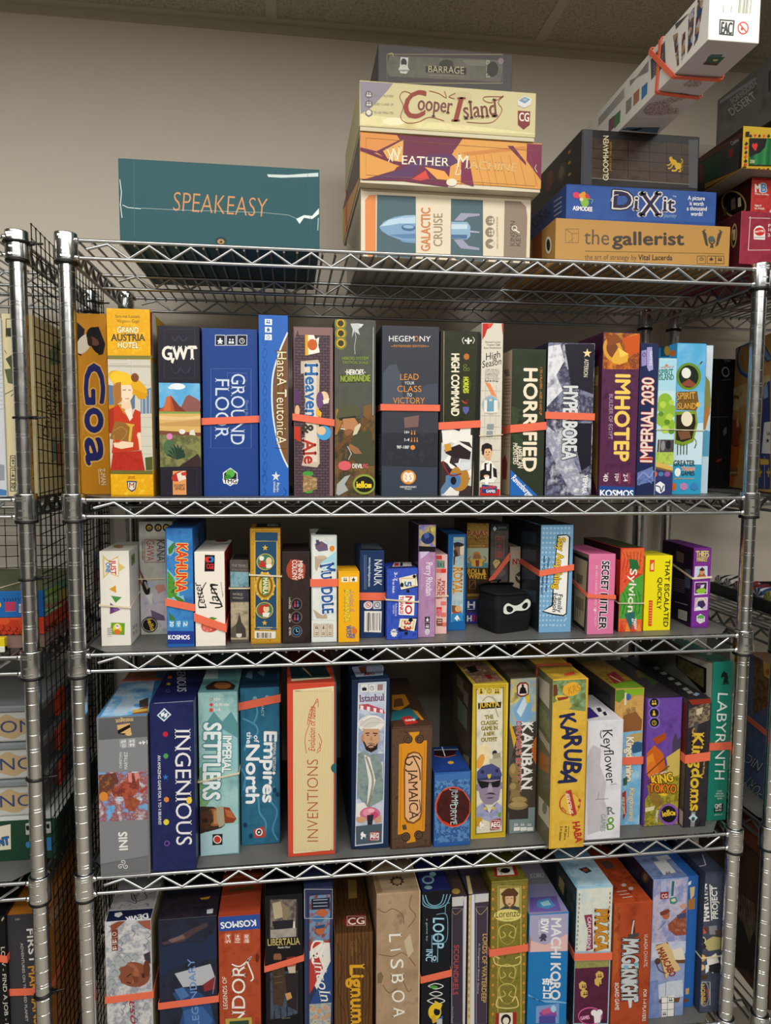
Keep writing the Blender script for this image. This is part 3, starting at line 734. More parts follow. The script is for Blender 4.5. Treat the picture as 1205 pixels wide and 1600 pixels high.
game_box('goa', (-0.398, 3.2, 56.155), 0.0, 0.0, 0.0, 1.89, 9.0, 11.994, {'*': '#c98a1e'}, None, {
 'F': [
 (p,'1a1518',[1,572,25,-24,-14,-88,-11,6]),(e,'d9d2c2',[22,500,18,-10,-18,-31]),(e,'141013',[61,511,20,9,16,-42]),(e,'141013',[50,532,19,-3,-5,-24]),(e,'6b4530',[51,510,6,11,18,-10]),
  (e,'2a1a14',[41,509,8,0,0,-16]),(p,'141013',[45,554,25,4,20,-56,-8,-34,-15,-4,7,41]),(t,'24296b','G',[22,435,-1,-134,61,2],'sBo#e5b765'),(t,'24296b','o',[20,286,2,-79,80,6],'sBo#e5b765'),
  (t,'24296b','a',[18,188,4,-88,77,6],'sBo#e5b765'),(t,'e2b45e','A New Expedition',[4,340,6,-140,8,1],'s'),(t,'ecdcbb','Z-MAN',[62,87,4,-56,16,2],'b'),(l,'ecdcbb',2,[58,86,2,-52]),],
}, 'ochre box with big dark blue letters, first from the left on the second shelf', 'upright game boxes on the second shelf')
game_box('gah', (2.128, 0.6, 56.155), 0.0, 0.0, 0.0, 2.659, 8.5, 11.9, {'*': '#f0b71c'}, None, {
 'F': [
 (p,'n:#f2bd1a/#e3a512/#f7cb36@0.6',[1,594,131,0,0,-148,-131,-2]),(t,'3b3426','Simone Luciani',[27,566,75,2,0,9],'s'),(t,'3b3426','Virginio Gigli',[31,552,69,1,0,9],'s'),
  (t,'fff3c8','GRAND',[32,520,64,0,1,18],'sbo#6d5a22*.6'),(t,'3a3d3f','AUSTRIA',[12,494,105,3,0,20],'sb'),(t,'fff3c8','HOTEL',[32,472,64,1,1,18],'sbo#6d5a22*.6'),
  (p,'7d7a3e',[1,448,131,2,0,-11,-131,-2]),(p,'cfcbbb',[1,436,131,2,0,-355,-131,2]),(p,'b5b2a4',[2,418,130,2,0,-8,-130,0]),(l,'aca999',1,[8,434,52,1,0,-12,-53,-1,1,12]),
  (l,'aca999',1,[72,432,60,2,0,-76,-62,-1,2,75]),(p,'5d7592',[1,356,17,-3,-2,-87,-15,-1]),(p,'5d7592',[66,308,16,43,-1,-67,-16,-12]),(p,'6b84a0',[99,339,33,10,0,-82,-34,-1]),
  (l,'d9d6c8',2,[105,342,-2,-76]),(l,'d9d6c8',2,[116,342,-1,-76]),(l,'d9d6c8',2,[128,342,-2,-75]),(l,'b2af9f',1,[97,254,35,0]),(l,'b2af9f',1,[96,224,36,0]),(l,'b2af9f',1,[96,194,36,0]),
  (l,'b2af9f',1,[95,162,37,1]),(l,'b2af9f',1,[94,138,38,0]),(p,'c98a28',[1,292,38,4,23,-36,-60,-25]),(e,'b07733',[32,338,18,-2,-4,-40]),(e,'f0d3b4',[58,338,20,2,2,-32]),
  (p,'eccdab',[42,314,24,-2,8,-40,-35,12]),(e,'e2a91e',[61,362,58,-31,-12,-24]),(e,'f2c233',[41,376,34,-8,-6,-22]),(p,'d99a14',[72,348,50,-20,-9,-16,-21,2,-22,30]),(e,'7e4a2a',[83,380,12,0,0,-14]),
  (p,'f3d8bb',[38,356,32,1,6,-18,-8,-31,-16,-7,-14,19]),(p,'a8702f',[23,362,17,4,0,-46,-10,-12,-4,-48,-9,36]),(l,'4a2a1e',2,[44,340,11,1]),(l,'4a2a1e',2,[62,341,8,-1]),(l,'b0493a',2,[52,313,12,0]),
  (p,'c23a1f',[1,278,29,15,14,-24,24,-21,13,32,17,-8,0,-66,-14,-6,14,-50,-92,-10,8,58,-13,6]),(p,'a52d18',[1,278,15,6,-2,-80,-13,0]),(p,'f0e0cc',[49,275,19,9,6,-30,-10,-12]),
  (p,'93652f',[19,242,59,-10,-10,-58,-67,12]),(p,'d9a93e',[50,236,30,-5,-8,-7,-6,-48,-8,2,6,44]),(p,'f0d2b3',[12,172,30,6,32,-4,-2,-14,-36,-7,-21,6]),
  (L,'b98d3e',2,[14,211,24,12,16,-18,-24,-31,-14,4,-2,20]),(p,'f0d2b3',[87,206,10,0,3,-56,-8,0]),(p,'n:#a02419/#b8301f/#8f1f18@0.5',[10,141,88,7,8,-53,2,-11,-107,1]),
  (p,'4f5a2c',[109,126,23,3,0,-43,-21,0]),(p,'6b6a2f',[1,85,131,-1,0,-11,-131,1]),(p,'n:#f2bd1a/#e3a512/#f7cb36@0.6',[1,73,131,-1,0,-67,-131,1]),(t,'a8521d','JESS',[54,58,22,0,0,8],'b'),
  (p,'24406f',[50,51,32,-1,-4,-26,-13,-9,-12,11]),(p,'e7dfc9',[54,47,24,-1,-3,-20,-10,-6,-10,8]),(t,'8a4a25','M',[56,30,18,-1,1,15],'sb'),],
 'R': [
 (p,'dfd8c8',[10,594,87,0,11,-138,-102,-13]),(p,'b9331e',[1,586,35,8,-16,-140,-19,0]),(p,'c9c4b4',[6,437,94,-1,-26,-348,-62,-6]),(p,'4a6a9c',[59,264,31,-5,-12,-108,-31,6]),
  (p,'e0a818',[10,72,62,2,0,-63,-69,-3]),],
}, 'yellow box picturing a woman in a wide yellow hat and red dress', 'upright game boxes on the second shelf')
game_box('gwt', (5.233, 0.5, 56.155), 0.0, 0.0, 0.0, 2.624, 8.5, 10.903, {'*': '#24222f'}, None, {
 'F': [
 (l,'3f3c55',1,[22,533,95,3,-3,-155,-95,-1,3,153]),(L,'3f3c55',3,[46,510,8,-12,12,15,14,-15,13,12]),(t,'ebe7dc','GWT',[15,438,107,4,0,41],'sB'),(p,'ebe7dc',[41,443,12,1,-6,-18,-6,4]),
  (L,'3c3a52',2,[40,413,15,-18,15,19,-6,-16]),(L,'3c3a52',2,[70,414,15,-18,15,18,-6,-15]),(p,'n:#3f94cc/#62aede/#8cc4e4@2',[2,365,128,0,0,-78,-128,-2]),(e,'e9eef2',[60,354,24,0,0,-10]),
  (e,'dfe8ee',[40,350,10,0,0,-5]),(p,'8d5a52',[74,298,12,25,10,5,20,-10,14,-10,-1,-34,-67,0]),(p,'b5552e',[2,280,18,12,4,28,15,5,7,-9,16,-21,24,-21,-84,-1]),
  (p,'7e3a26',[39,322,7,-6,16,-21,24,-21,-36,1]),(p,'cc6a3c',[24,319,12,5,2,-48,-24,0]),(p,'7fa04f',[1,274,129,0,0,-6,-129,-1]),(p,'d9b06a',[1,267,129,1,0,-61,-129,5]),
  (p,'c79a5e',[1,236,129,14,0,-24,-129,2]),(p,'e3c286',[1,261,73,-5,56,6,0,-10,-92,-6,-37,2]),(p,'7a4a35',[1,213,129,-6,0,-13,-129,4]),
  (p,'n:#6f7a45/#8a8a55/#565c3a/#a09060@0.7',[1,200,129,-4,0,-99,-129,-1]),(e,'e6e2d8',[72,210,10,0,0,-8]),(p,'ddd8cc',[96,213,13,5,5,-20,-20,2]),(e,'4e6a4a',[31,157,19,0,0,-27]),
  (i,'26402f','plant',[23,120,61,-1,2,56]),(e,'d884b4',[32,194,10,0,0,-10]),(p,'3a2a2a',[59,97,24,17,37,25,9,-19,0,-23]),(l,'3f3c55',1,[10,90,106,0,-1,-78,-106,0,1,78]),
  (p,'e19a5e',[40,83,42,1,0,-78,-43,0]),(e,'b8322c',[60,66,24,9,4,-14]),(p,'e7dcc8',[52,74,24,10,6,-26,-24,-9]),(e,'c9402f',[74,74,8,0,0,-6]),(t,'3a2a22','EGGERT',[44,32,34,0,0,8],'b'),
  (t,'3a2a22','SPIELE',[46,22,31,0,0,8],'b'),],
}, 'near-black box with a desert landscape picture across its middle', 'upright game boxes on the second shelf')
game_box('gf', (7.947, 0.8, 56.155), 0.0, 0.0, 0.0, 3.556, 11.5, 10.868, {'*': '#22438a'}, None, {
 'F': [
 (l,'5f7fb5',1,[28,414,128,3,-2,-258,-130,-1,4,256]),(l,'5f7fb5',1,[80,402,62,0,0,-26,-62,0,0,26]),(t,'cfdcec','GROUND',[93,399,-5,-229,44,0],'s'),(t,'cfdcec','FLOOR',[42,384,-4,-196,44,0],'s'),
  (t,'7f9cc8','David Short',[138,314,-2,-68,8,0],'s'),(p,'141a2c',[44,522,30,-1,0,-31,-31,0]),(l,'d3dbe6',2,[44,522,30,0,0,-32,-31,-1,1,33]),(i,'e4e8ee','meeple',[48,494,20,0,1,20]),
  (p,'141a2c',[79,522,30,0,0,-32,-31,0]),(l,'d3dbe6',2,[79,522,30,1,0,-32,-31,-1,1,32]),(i,'e4e8ee','people',[84,494,19,0,1,20]),(p,'141a2c',[113,524,31,-1,-1,-32,-31,1]),
  (l,'d3dbe6',2,[113,524,31,0,-1,-32,-31,-1,1,33]),(i,'e4e8ee','clock',[118,496,19,-1,1,20]),(p,'e3e6e8',[86,94,23,-17,0,-29,-24,-15,-23,15,0,29]),
  (p,'1a2230',[86,90,20,-15,0,-25,-21,-12,-20,12,1,25]),(e,'5cae4a',[86,75,14,0,0,-14]),(e,'3c8a35',[78,63,10,0,0,-9]),(p,'eef0ee',[60,57,52,-1,-5,-16,-43,2]),
  (t,'15181c','TMG',[64,44,42,-1,0,12],'B'),],
}, 'wide plain navy blue box with thin white title and orange band', 'upright game boxes on the second shelf')
game_box('hansa', (11.592, 0.5, 56.155), 0.0, 0.0, 0.0, 1.883, 11.5, 11.761, {'*': '#2f68bd'}, None, {
 'F': [
 (L,'2350a0',2,[20,524,6,-16,-7,-18,-6,15,7,19]),(L,'2350a0',2,[19,483,7,-15,-8,-18,-6,14,7,19]),(L,'2350a0',2,[18,442,8,-14,-8,-19,-6,15,6,18]),(L,'2350a0',2,[18,402,8,-15,-8,-19,-6,16,6,18]),
  (L,'2350a0',2,[18,362,7,-16,-7,-18,-6,15,6,19]),(L,'2350a0',2,[18,320,7,-14,-7,-20,-6,16,6,18]),(L,'2350a0',2,[18,280,6,-16,-7,-18,-6,15,7,19]),(L,'2350a0',2,[17,239,7,-15,-8,-20,-6,16,7,19]),
  (L,'2350a0',2,[16,198,8,-16,-8,-18,-6,15,6,19]),(L,'2350a0',2,[16,156,8,-15,-8,-19,-6,16,6,18]),(L,'2350a0',2,[16,115,8,-15,-8,-20,-6,16,6,19]),(L,'2350a0',2,[16,74,7,-16,-7,-19,-7,16,7,19]),
  (p,'e6ebf0',[20,575,23,0,0,-19,-23,0]),(i,'2f62ad','people',[24,560,14,-1,0,14]),(p,'e6ebf0',[20,550,22,0,0,-18,-22,0]),(i,'2f62ad','meeple',[24,535,14,0,0,14]),
  (p,'e6ebf0',[20,526,22,0,0,-18,-23,0]),(i,'2f62ad','clock',[24,510,14,0,0,14]),(p,'7b5634',[93,532,-13,-26,-18,-49,-12,-55,-5,-62,2,-68,10,-69,15,-56,20,-47]),
  (L,'e4e8ec',5,[93,534,-25,-58,-22,-74,-5,-68,3,-68,11,-69,17,-57,20,-44]),(l,'5e3f26',2,[52,475,41,-3]),(l,'5e3f26',2,[52,370,41,-2]),(l,'5e3f26',2,[51,266,42,-4]),(l,'5e3f26',2,[50,160,43,-4]),
  (l,'5e3f26',2,[62,432,-2,-229]),(l,'5e3f26',2,[79,433,-1,-229]),(t,'efe2bb','HansA TeutonicA',[58,474,-3,-304,32,0],'so#3a2a1c*.8'),(i,'d9dfe6','star',[36,49,30,-1,2,35]),
  (t,'d9dfe6','argentum',[49,13,1,36,-8,0],'b'),(t,'d9dfe6','verlag',[60,14,1,32,-8,0],'b'),(L,'204c9c',2,[10,90,8,-12,-12,-13]),(L,'204c9c',2,[12,27,8,-13,-12,-12]),
  (L,'204c9c',2,[78,27,8,-13,-12,-12]),],
}, 'bright blue box with a brown half-oval and pale gothic title', 'upright game boxes on the second shelf')
game_box('heav', (13.815, 0.4, 56.155), 0.0, 0.0, 0.0, 2.594, 11.0, 11.069, {'*': '#6d5258'}, None, {
 'F': [
 (p,'b:#55434c/#604c54/#35292f@0.75',[4,544,124,2,0,-545,-127,0]),(p,'8a6a68',[2,550,126,2,0,-24,-8,-1,-102,-1,-4,18,-9,-31]),(p,'8a6a68',[120,528,8,2,0,-529,-10,0]),
  (p,'f2ecdd',[38,527,29,0,5,-13,12,7,-3,-27,5,-22,-16,-4,-32,-7]),(p,'e2a52c',[38,527,10,1,0,-66,-10,-1]),(e,'c7622e',[62,496,16,0,0,-18]),(p,'c7622e',[52,505,2,9,7,-9]),
  (p,'c7622e',[67,506,7,8,2,-12]),(p,'c9b8a3',[24,442,56,6,6,-13,-4,-168,3,-157,-9,-14,-51,6,7,26,8,138,-6,137,-10,-1]),(p,'ddd0bf',[34,434,42,4,-3,-172,5,-153,-44,6,10,147]),
  (t,'2f6aa8','Heaven',[39,435,1,-176,38,1],'sBo#e9e2d4*.6'),(t,'3d352f','&',[28,238,0,-34,36,2],'sB'),(t,'b23a2a','Ale',[30,191,4,-83,39,2],'sBo#e9e2d4*.6'),(p,'5a3a68',[3,353,20,-13,-1,-36,-20,-1]),
  (e,'e8c7a0',[99,326,16,0,0,-20]),(e,'6b4a7c',[86,317,12,0,0,-28]),(p,'e9e2cf',[95,317,22,7,-3,-16,-16,-4]),(e,'d9b28c',[12,282,8,0,0,-18]),(p,'f0b32e',[76,292,16,-16,-4,-16,-15,13]),
  (e,'4aa0d4',[99,210,24,0,0,-24]),(e,'e5bd94',[90,217,15,0,0,-14]),(p,'c33a2c',[2,232,20,-4,0,-50,-21,13]),(e,'4a9a3e',[46,75,18,0,0,-9]),(e,'4a9a3e',[47,20,16,0,0,-10]),
  (p,'n:#c7a06a/#8a6a44/#e0c490@0.3',[30,72,46,-10,0,-38,-47,-10]),],
}, 'mauve brick-pattern box with a cream scroll title', 'upright game boxes on the second shelf')
game_box('hero', (16.499, 0.5, 56.155), 0.0, 0.0, 0.0, 2.727, 11.0, 11.632, {'*': '#4b4c46'}, None, {
 'F': [
 (p,'n:#4d4e48/#56574f/#454640@2',[1,578,135,2,-2,-336,-133,-2]),(p,'n:#58552f/#7a5a34/#3b3a2c/#8a6b40@1.2',[1,242,133,28,0,-269,-133,0]),(p,'a5723f',[5,293,29,-25,-26,-63,-6,0]),
  (e,'79803f',[20,568,20,0,0,-21]),(e,'d8a82e',[20,568,14,0,0,-15]),(e,'3a3a22',[20,568,10,0,0,-10]),(e,'79803f',[21,536,20,0,0,-21]),(e,'d8a82e',[21,536,14,0,0,-15]),(e,'3a3a22',[21,536,10,0,0,-10]),
  (e,'79803f',[21,504,20,0,0,-21]),(e,'d8a82e',[21,504,14,0,0,-15]),(e,'3a3a22',[21,504,10,0,0,-10]),(p,'c6cac8',[52,568,26,2,18,-4,-18,-16,6,-18,-19,12,-7,-20,2,26]),
  (l,'b4b8b6',2,[65,550,6,-25,-5,-31,2,-25]),(p,'d9dcda',[80,568,16,0,-9,-12]),(t,'7f9a3a','HEROES SYSTEM',[24,450,88,2,0,10],'sb'),(t,'7f9a3a','TACTICAL SCALE',[26,438,85,1,0,8],'sb'),
  (t,'e6e4dc','HEROES',[40,401,56,1,0,18],'sB'),(t,'8fa046','NORMANDIE',[20,378,98,4,0,21],'sBo#3c4020'),(i,'e6e4dc','star',[34,408,7,0,0,6]),(i,'e6e4dc','star',[97,408,7,0,0,6]),
  (p,'55583f',[5,262,9,25,13,14,39,2,20,-15,-2,-19,-18,-8,-32,-3,-20,-4]),(p,'2c2d22',[14,260,58,8,-4,-11,-50,-5]),(p,'b9835a',[27,257,39,4,12,-17,-3,-32,-29,-7,-16,17]),
  (e,'8f6040',[48,212,16,0,0,-12]),(p,'b9835a',[26,243,-6,-13,10,-4]),(l,'f0e4d0',3,[20,225,14,-2]),(p,'4a4a34',[68,212,55,6,11,-76,0,-38,-56,0,-35,50]),(p,'6b4a2c',[1,160,115,106,7,-10,-115,-108]),
  (p,'cfc7a8',[68,230,16,14,4,-7,-13,-29,-15,-6]),(p,'7a5a34',[97,300,26,7,3,-37,-16,-14,-16,13]),(p,'9a6b48',[50,176,28,-15,14,-19,-26,0,-20,19]),(e,'d9616a',[34,102,22,0,0,-16]),
  (e,'d9616a',[48,102,8,0,0,-9]),(t,'f2ece2','DEVIL',[60,94,34,0,0,14],'b'),(t,'d9616a','PIG',[96,94,16,0,0,14],'b'),(e,'8fa046',[100,40,39,0,0,-34]),(e,'1d1d16',[100,40,32,0,0,-27]),
  (t,'f2d22e','iello',[74,28,37,0,0,22],'B'),(p,'f2d22e',[111,41,13,0,0,-13,-13,0]),(p,'a9adab',[8,40,26,26,19,6,-19,-32,12,-20,-32,-18,-9,6]),(l,'d5d8d6',2,[43,167,13,-25,-10,-20]),
  (l,'c3c6c4',2,[128,558,0,-288]),],
}, 'grey-green box with a soldier in a peaked cap and yellow publisher disc', 'upright game boxes on the second shelf')
game_box('hege', (19.651, 0.5, 56.155), 0.0, 0.0, 0.0, 3.868, 11.5, 11.316, {'*': '#3b3e47'}, None, {
 'F': [
 (p,'4d5361',[3,408,19,26,26,7,13,-31,13,-88,14,32,26,-44,-110,-2]),(p,'454b58',[114,354,38,20,38,6,2,-70,-78,0]),(t,'e9e9ea','HEGEM',[23,514,85,2,0,18]),(t,'d38a3a','O',[108,516,14,0,0,18]),
  (t,'e9e9ea','NY',[126,516,38,1,0,18]),(t,'d38a3a','EXTENDED EDITION',[40,496,108,2,0,7],'bx'),(l,'d38a3a',2,[31,498,7,0]),(l,'d38a3a',2,[151,501,7,1]),(t,'dd8f3c','LEAD',[62,388,62,2,0,20]),
  (t,'e6e6e6','YOUR',[76,374,34,0,0,10]),(t,'dd8f3c','CLASS',[52,349,82,1,0,20]),(t,'e6e6e6','TO',[85,334,17,0,0,11]),(t,'dd8f3c','VICTORY',[38,310,108,1,0,20]),
  (p,'2f323c',[2,206,190,8,0,-96,-190,12]),(p,'n:#343843/#2b2e38/#3d3f49@0.5',[2,212,190,2,0,-116,-190,6]),(p,'7a5f5c',[75,264,52,8,-3,-39,-46,-4]),(p,'3a4250',[2,98,190,0,0,-97,-189,0]),
  (t,'e6e6e6','14+',[78,210,16,0,0,10],'b'),(t,'e6e6e6','1-4',[78,185,16,0,0,10],'b'),(t,'e6e6e6',"90'-180'",[52,160,42,0,0,10],'b'),(i,'dd8f3c','person',[98,206,8,0,0,16]),
  (i,'dd8f3c','person',[108,206,8,0,0,16]),(i,'dd8f3c','person',[98,182,8,0,0,16]),(i,'dd8f3c','person',[108,182,8,0,0,16]),(i,'dd8f3c','person',[117,182,8,0,0,16]),(e,'dd8f3c',[106,164,8,0,0,-8]),
  (e,'dd8f3c',[92,64,26,0,0,-24]),(e,'f2ead8',[84,64,11,0,0,-17]),(e,'f2ead8',[100,64,11,0,0,-17]),(L,'dd8f3c',2,[80,72,6,-4,-4,-9,6,-3]),(L,'dd8f3c',2,[103,72,-7,-4,6,-9,-7,-3]),
  (t,'e6e6e6','HEGEMONIC',[64,28,56,0,0,6],'b'),(t,'e6e6e6','PROJECT',[80,22,24,0,0,4],'b'),],
 'L': [
 (t,'767b88','HEGEMONY',[12,74,6,139,74,-2],'b'),(p,'n:#2c2f38/#363a44@2',[120,565,-99,-9,-9,-222,100,4]),],
}, 'wide slate grey box with thin white and orange lettering and a single orange band', 'upright game boxes on the second shelf')
game_box('high', (23.609, 0.5, 56.155), 0.0, 0.0, 0.0, 2.735, 10.0, 11.086, {'*': '#26261f'}, None, {
 'F': [
 (l,'b8a878',2,[11,552,3,-306,-4,-6]),(l,'b8a878',2,[130,552,-12,-551]),(p,'1c1c18',[115,552,21,0,-2,-551,-13,0]),(p,'n:#22241a/#30321f/#1b1c16@0.6',[12,548,115,2,-5,-302,-108,-2]),
  (t,'e8e2c8','HIGH COMMAND',[38,479,2,-207,26,0],'Bk'),(i,'e6e6df','fleur',[80,512,30,0,0,23]),(L,'e6e6df',2,[80,534,-6,-9,6,-13]),(L,'e6e6df',2,[110,536,6,-10,-6,-12]),
  (i,'b9722f','burst',[78,458,23,0,0,24]),(i,'7f8f3f','ring',[78,433,14,1,0,12]),(i,'7f8f3f','ring',[89,422,13,0,0,12]),(i,'7f8f3f','ring',[78,422,14,0,0,12]),(e,'3f4a1c',[89,376,17,0,0,-30]),
  (t,'d3d63a','HORDES',[80,402,1,-53,17,0],'B'),(L,'b5472e',4,[76,324,11,-9,9,10,-6,-13]),(i,'5a5fa0','shield',[78,276,24,0,0,27]),
  (p,'v:#e9e6df/#3a2e30/#c8cdd0/#5f7fa0/#f2efe8@0.8',[7,244,107,-2,-2,-241,-106,0]),(p,'eceae4',[8,221,40,7,-20,-20,47,7,33,19,-2,-51,-57,6,-37,-19]),
  (p,'2a2022',[16,156,53,20,41,-26,-4,-26,-56,6,-27,14]),(p,'d09a3a',[16,176,23,3,3,-23,-22,-6]),(p,'3a1f28',[14,98,36,-6,40,-13,18,-20,-17,-19,-54,38]),(e,'b07f35',[70,59,35,0,0,-43]),
  (e,'4c7ab0',[54,52,22,0,0,-26]),(e,'10141c',[50,52,10,0,0,-14]),(p,'d9dde0',[53,111,57,7,-3,-26,-30,-6]),(L,'8a2f2a',5,[10,118,27,-46,40,4]),],
}, 'black box with pale condensed title down its side above a manga-like picture', 'upright game boxes on the second shelf')
game_box('seas', (26.434, 0.5, 56.155), 0.0, 0.0, 0.0, 1.499, 9.0, 11.681, {'*': '#d8d2c2'}, None, {
 'F': [
 (p,'c3271f',[2,582,38,1,-9,-14,-13,-7,-6,-19,-10,-16]),(p,'e04a3c',[20,582,20,1,-9,-13,-9,-2]),(p,'c3271f',[68,583,6,0,0,-37,-2,4]),(t,'55504a','Simone Luciani',[12,518,54,1,0,6],'s'),
  (t,'55504a','Virginio Gigli',[16,508,48,2,0,6],'s'),(t,'55504a','Ryan Hendrickson',[8,498,61,2,0,6],'s'),(t,'22201e','High',[16,460,51,11,-5,22],'i'),(t,'22201e','Season',[4,434,67,14,-4,22],'i'),
  (t,'cfcabd','GRAND',[14,413,48,1,0,16],'sbo#9a968a'),(t,'cfcabd','HOTEL',[14,398,48,0,0,14],'sbo#9a968a'),(t,'4a4640','Roll & Write',[14,388,46,0,0,6],'b'),(l,'bdb8aa',1,[1,358,67,0]),
  (l,'bdb8aa',1,[1,312,67,2]),(l,'bdb8aa',1,[1,274,68,0]),(l,'bdb8aa',1,[2,235,68,1]),(l,'bdb8aa',1,[2,196,68,1]),(l,'bdb8aa',1,[2,157,70,1]),(l,'bdb8aa',1,[4,118,68,0]),(l,'bdb8aa',1,[4,79,69,0]),
  (l,'bdb8aa',1,[4,46,70,0]),(l,'c3beb0',1,[16,377,-2,-193]),(l,'c3beb0',1,[35,378,-2,-194]),(l,'c3beb0',1,[54,378,-2,-194]),(p,'e88a58',[14,386,17,-4,32,-59,-17,9]),(e,'b9bab4',[35,311,31,0,0,-32]),
  (e,'8fb2c4',[35,311,27,0,0,-28]),(p,'e9e4d6',[12,326,47,0,1,-42,-48,0]),(p,'6fa0b8',[22,329,24,1,0,-42,-24,-1]),(e,'d8d0b8',[34,326,6,0,0,-4]),(p,'8d979b',[24,245,23,1,-1,-18,-23,0]),
  (p,'8d979b',[22,222,22,0,0,-20,-22,0]),(e,'26201e',[24,160,19,0,0,-21]),(e,'e6b48c',[27,146,15,0,0,-18]),(e,'26201e',[24,170,18,0,0,-9]),(p,'26201e',[8,170,8,-6,-2,-25,-7,5]),
  (p,'d8a67e',[20,134,17,0,-1,-16,-14,0]),(p,'eeeae2',[4,105,18,17,17,-2,16,-22,5,-38,-10,-14,-46,0]),(p,'1d1b1d',[16,112,13,2,13,-4,0,-50,-26,-4]),(p,'f2f0ea',[22,120,7,-10,7,10,-1,-34,-11,0]),
  (p,'141214',[20,114,9,-4,9,4,0,-8,-9,4,-9,-4]),(p,'1d1b1d',[1,86,15,6,2,-33,-17,-7]),(p,'1d1b1d',[46,98,13,-6,3,-30,-13,4]),(e,'e6b48c',[24,67,10,0,0,-6]),(p,'f3f1ec',[18,66,16,1,-4,-29,-10,0]),
  (l,'a0442e',2,[22,140,10,2]),(e,'2c1c18',[22,150,2,0,0,-2]),(e,'2c1c18',[32,150,2,0,0,-2]),(p,'c3271f',[1,30,71,-7,0,-22,-71,0]),(p,'1f4478',[9,40,53,-7,-2,-25,-52,2]),
  (t,'d8392e','Arclight',[12,23,47,5,-2,10],'B'),(t,'f0ece6','GAMES',[24,12,32,-1,0,9],'B'),],
}, 'slim cream box with red curtain top and a waiter in bow tie', 'upright game boxes on the second shelf')
game_box('horr', (28.603, 0.5, 56.155), 0.0, 0.0, 0.0, 2.403, 10.0, 10.011, {'*': '#2d3527', 'L': '#b9a58f', 'T': '#2a4c96'}, None, {
 'F': [
 (p,'n:#2c3a2a/#3a4a30/#20281e/#445238@0.8',[1,306,48,-14,11,-142,-59,-42]),(p,'n:#26301f/#313c2a@1',[2,498,117,-2,-5,-132,-112,-2]),(t,'f0e2c8','HORRIFIED',[42,435,4,-350,46,0],'B'),
  (t,'cf7f38','1 TO 4 PLAYERS - AGES 10 AND UP',[98,440,2,-162,8,0],'b'),(t,'e6dcc8','AMERICAN',[19,173,8,-79,19,2],'ib'),(t,'e6dcc8','MONSTERS',[8,182,2,-74,16,0],'ib'),
  (p,'2366b8',[1,90,99,-89,-99,0]),(t,'f2f4f6','Ravensburger',[4,59,68,-67,14,14],'b'),],
 'L': [
 (t,'3a332c','VERSI',[82,416,-55,-3,17,23],'b'),(l,'6d6050',2,[92,406,-78,-6]),(l,'6d6050',2,[91,396,-77,-6]),(l,'6d6050',2,[90,385,-77,-5]),(l,'6d6050',2,[90,375,-78,-5]),
  (l,'6d6050',2,[89,364,-77,-4]),(l,'6d6050',2,[88,354,-77,-4]),(l,'8d7d68',2,[102,341,-87,-5]),(l,'8d7d68',2,[102,328,-88,-6]),(l,'8d7d68',2,[100,314,-86,-4]),(l,'8d7d68',2,[100,302,-88,-5]),
  (l,'8d7d68',2,[99,288,-87,-4]),(l,'8d7d68',2,[98,275,-87,-3]),(l,'8d7d68',2,[98,262,-88,-4]),(l,'8d7d68',2,[96,248,-87,-2]),(l,'8d7d68',2,[96,236,-88,-3]),(l,'8d7d68',2,[94,222,-86,-2]),
  (l,'8d7d68',2,[94,209,-88,-1]),(l,'8d7d68',2,[93,196,-87,-1]),(l,'8d7d68',2,[92,182,-87,0]),(l,'8d7d68',2,[92,169,-88,1]),(p,'8d3a33',[93,120,-28,23,-33,-29,8,-58,49,-2]),],
}, 'dark green box with big cream capitals and a blue corner triangle', 'upright game boxes on the second shelf')
game_box('hype', (31.096, 0.5, 56.155), 0.0, 0.0, 0.0, 3.4, 11.5, 10.524, {'*': '#2c2a3a'}, ('R', 0.08, '#211f2a'), {
 'F': [
 (p,'n:#23202f/#8a8fa8/#34314a/#c9cad6/#272336@1.6',[1,524,167,1,1,-524,-168,0]),(p,'n:#b9bccb/#e6e6ec/#6b6f88@0.9',[1,511,43,8,16,-55,-28,-50,24,-50,-55,-57]),
  (p,'n:#d5d5de/#8b8fa5/#f0eff2@0.7',[1,244,67,-50,64,-129,32,-64,-68,6,-56,101,-39,78]),(p,'24202f',[59,520,108,4,0,-172,-81,27]),(p,'1f1c29',[89,252,77,0,0,-144,-34,-22]),
  (t,'d7dade','HYPERBOREA',[60,378,1,-252,50,0],'Bko#1b1a24*.7'),(t,'efe6cc','ASTERION',[132,472,-2,-62,15,0],'s'),(i,'efd9a0','star',[124,475,34,1,0,32]),
  (t,'eeeef2','YEMAIA',[140,74,-4,-67,16,-1],'B'),],
}, 'grey-violet marbled box with chrome-like title down its side', 'upright game boxes on the second shelf')
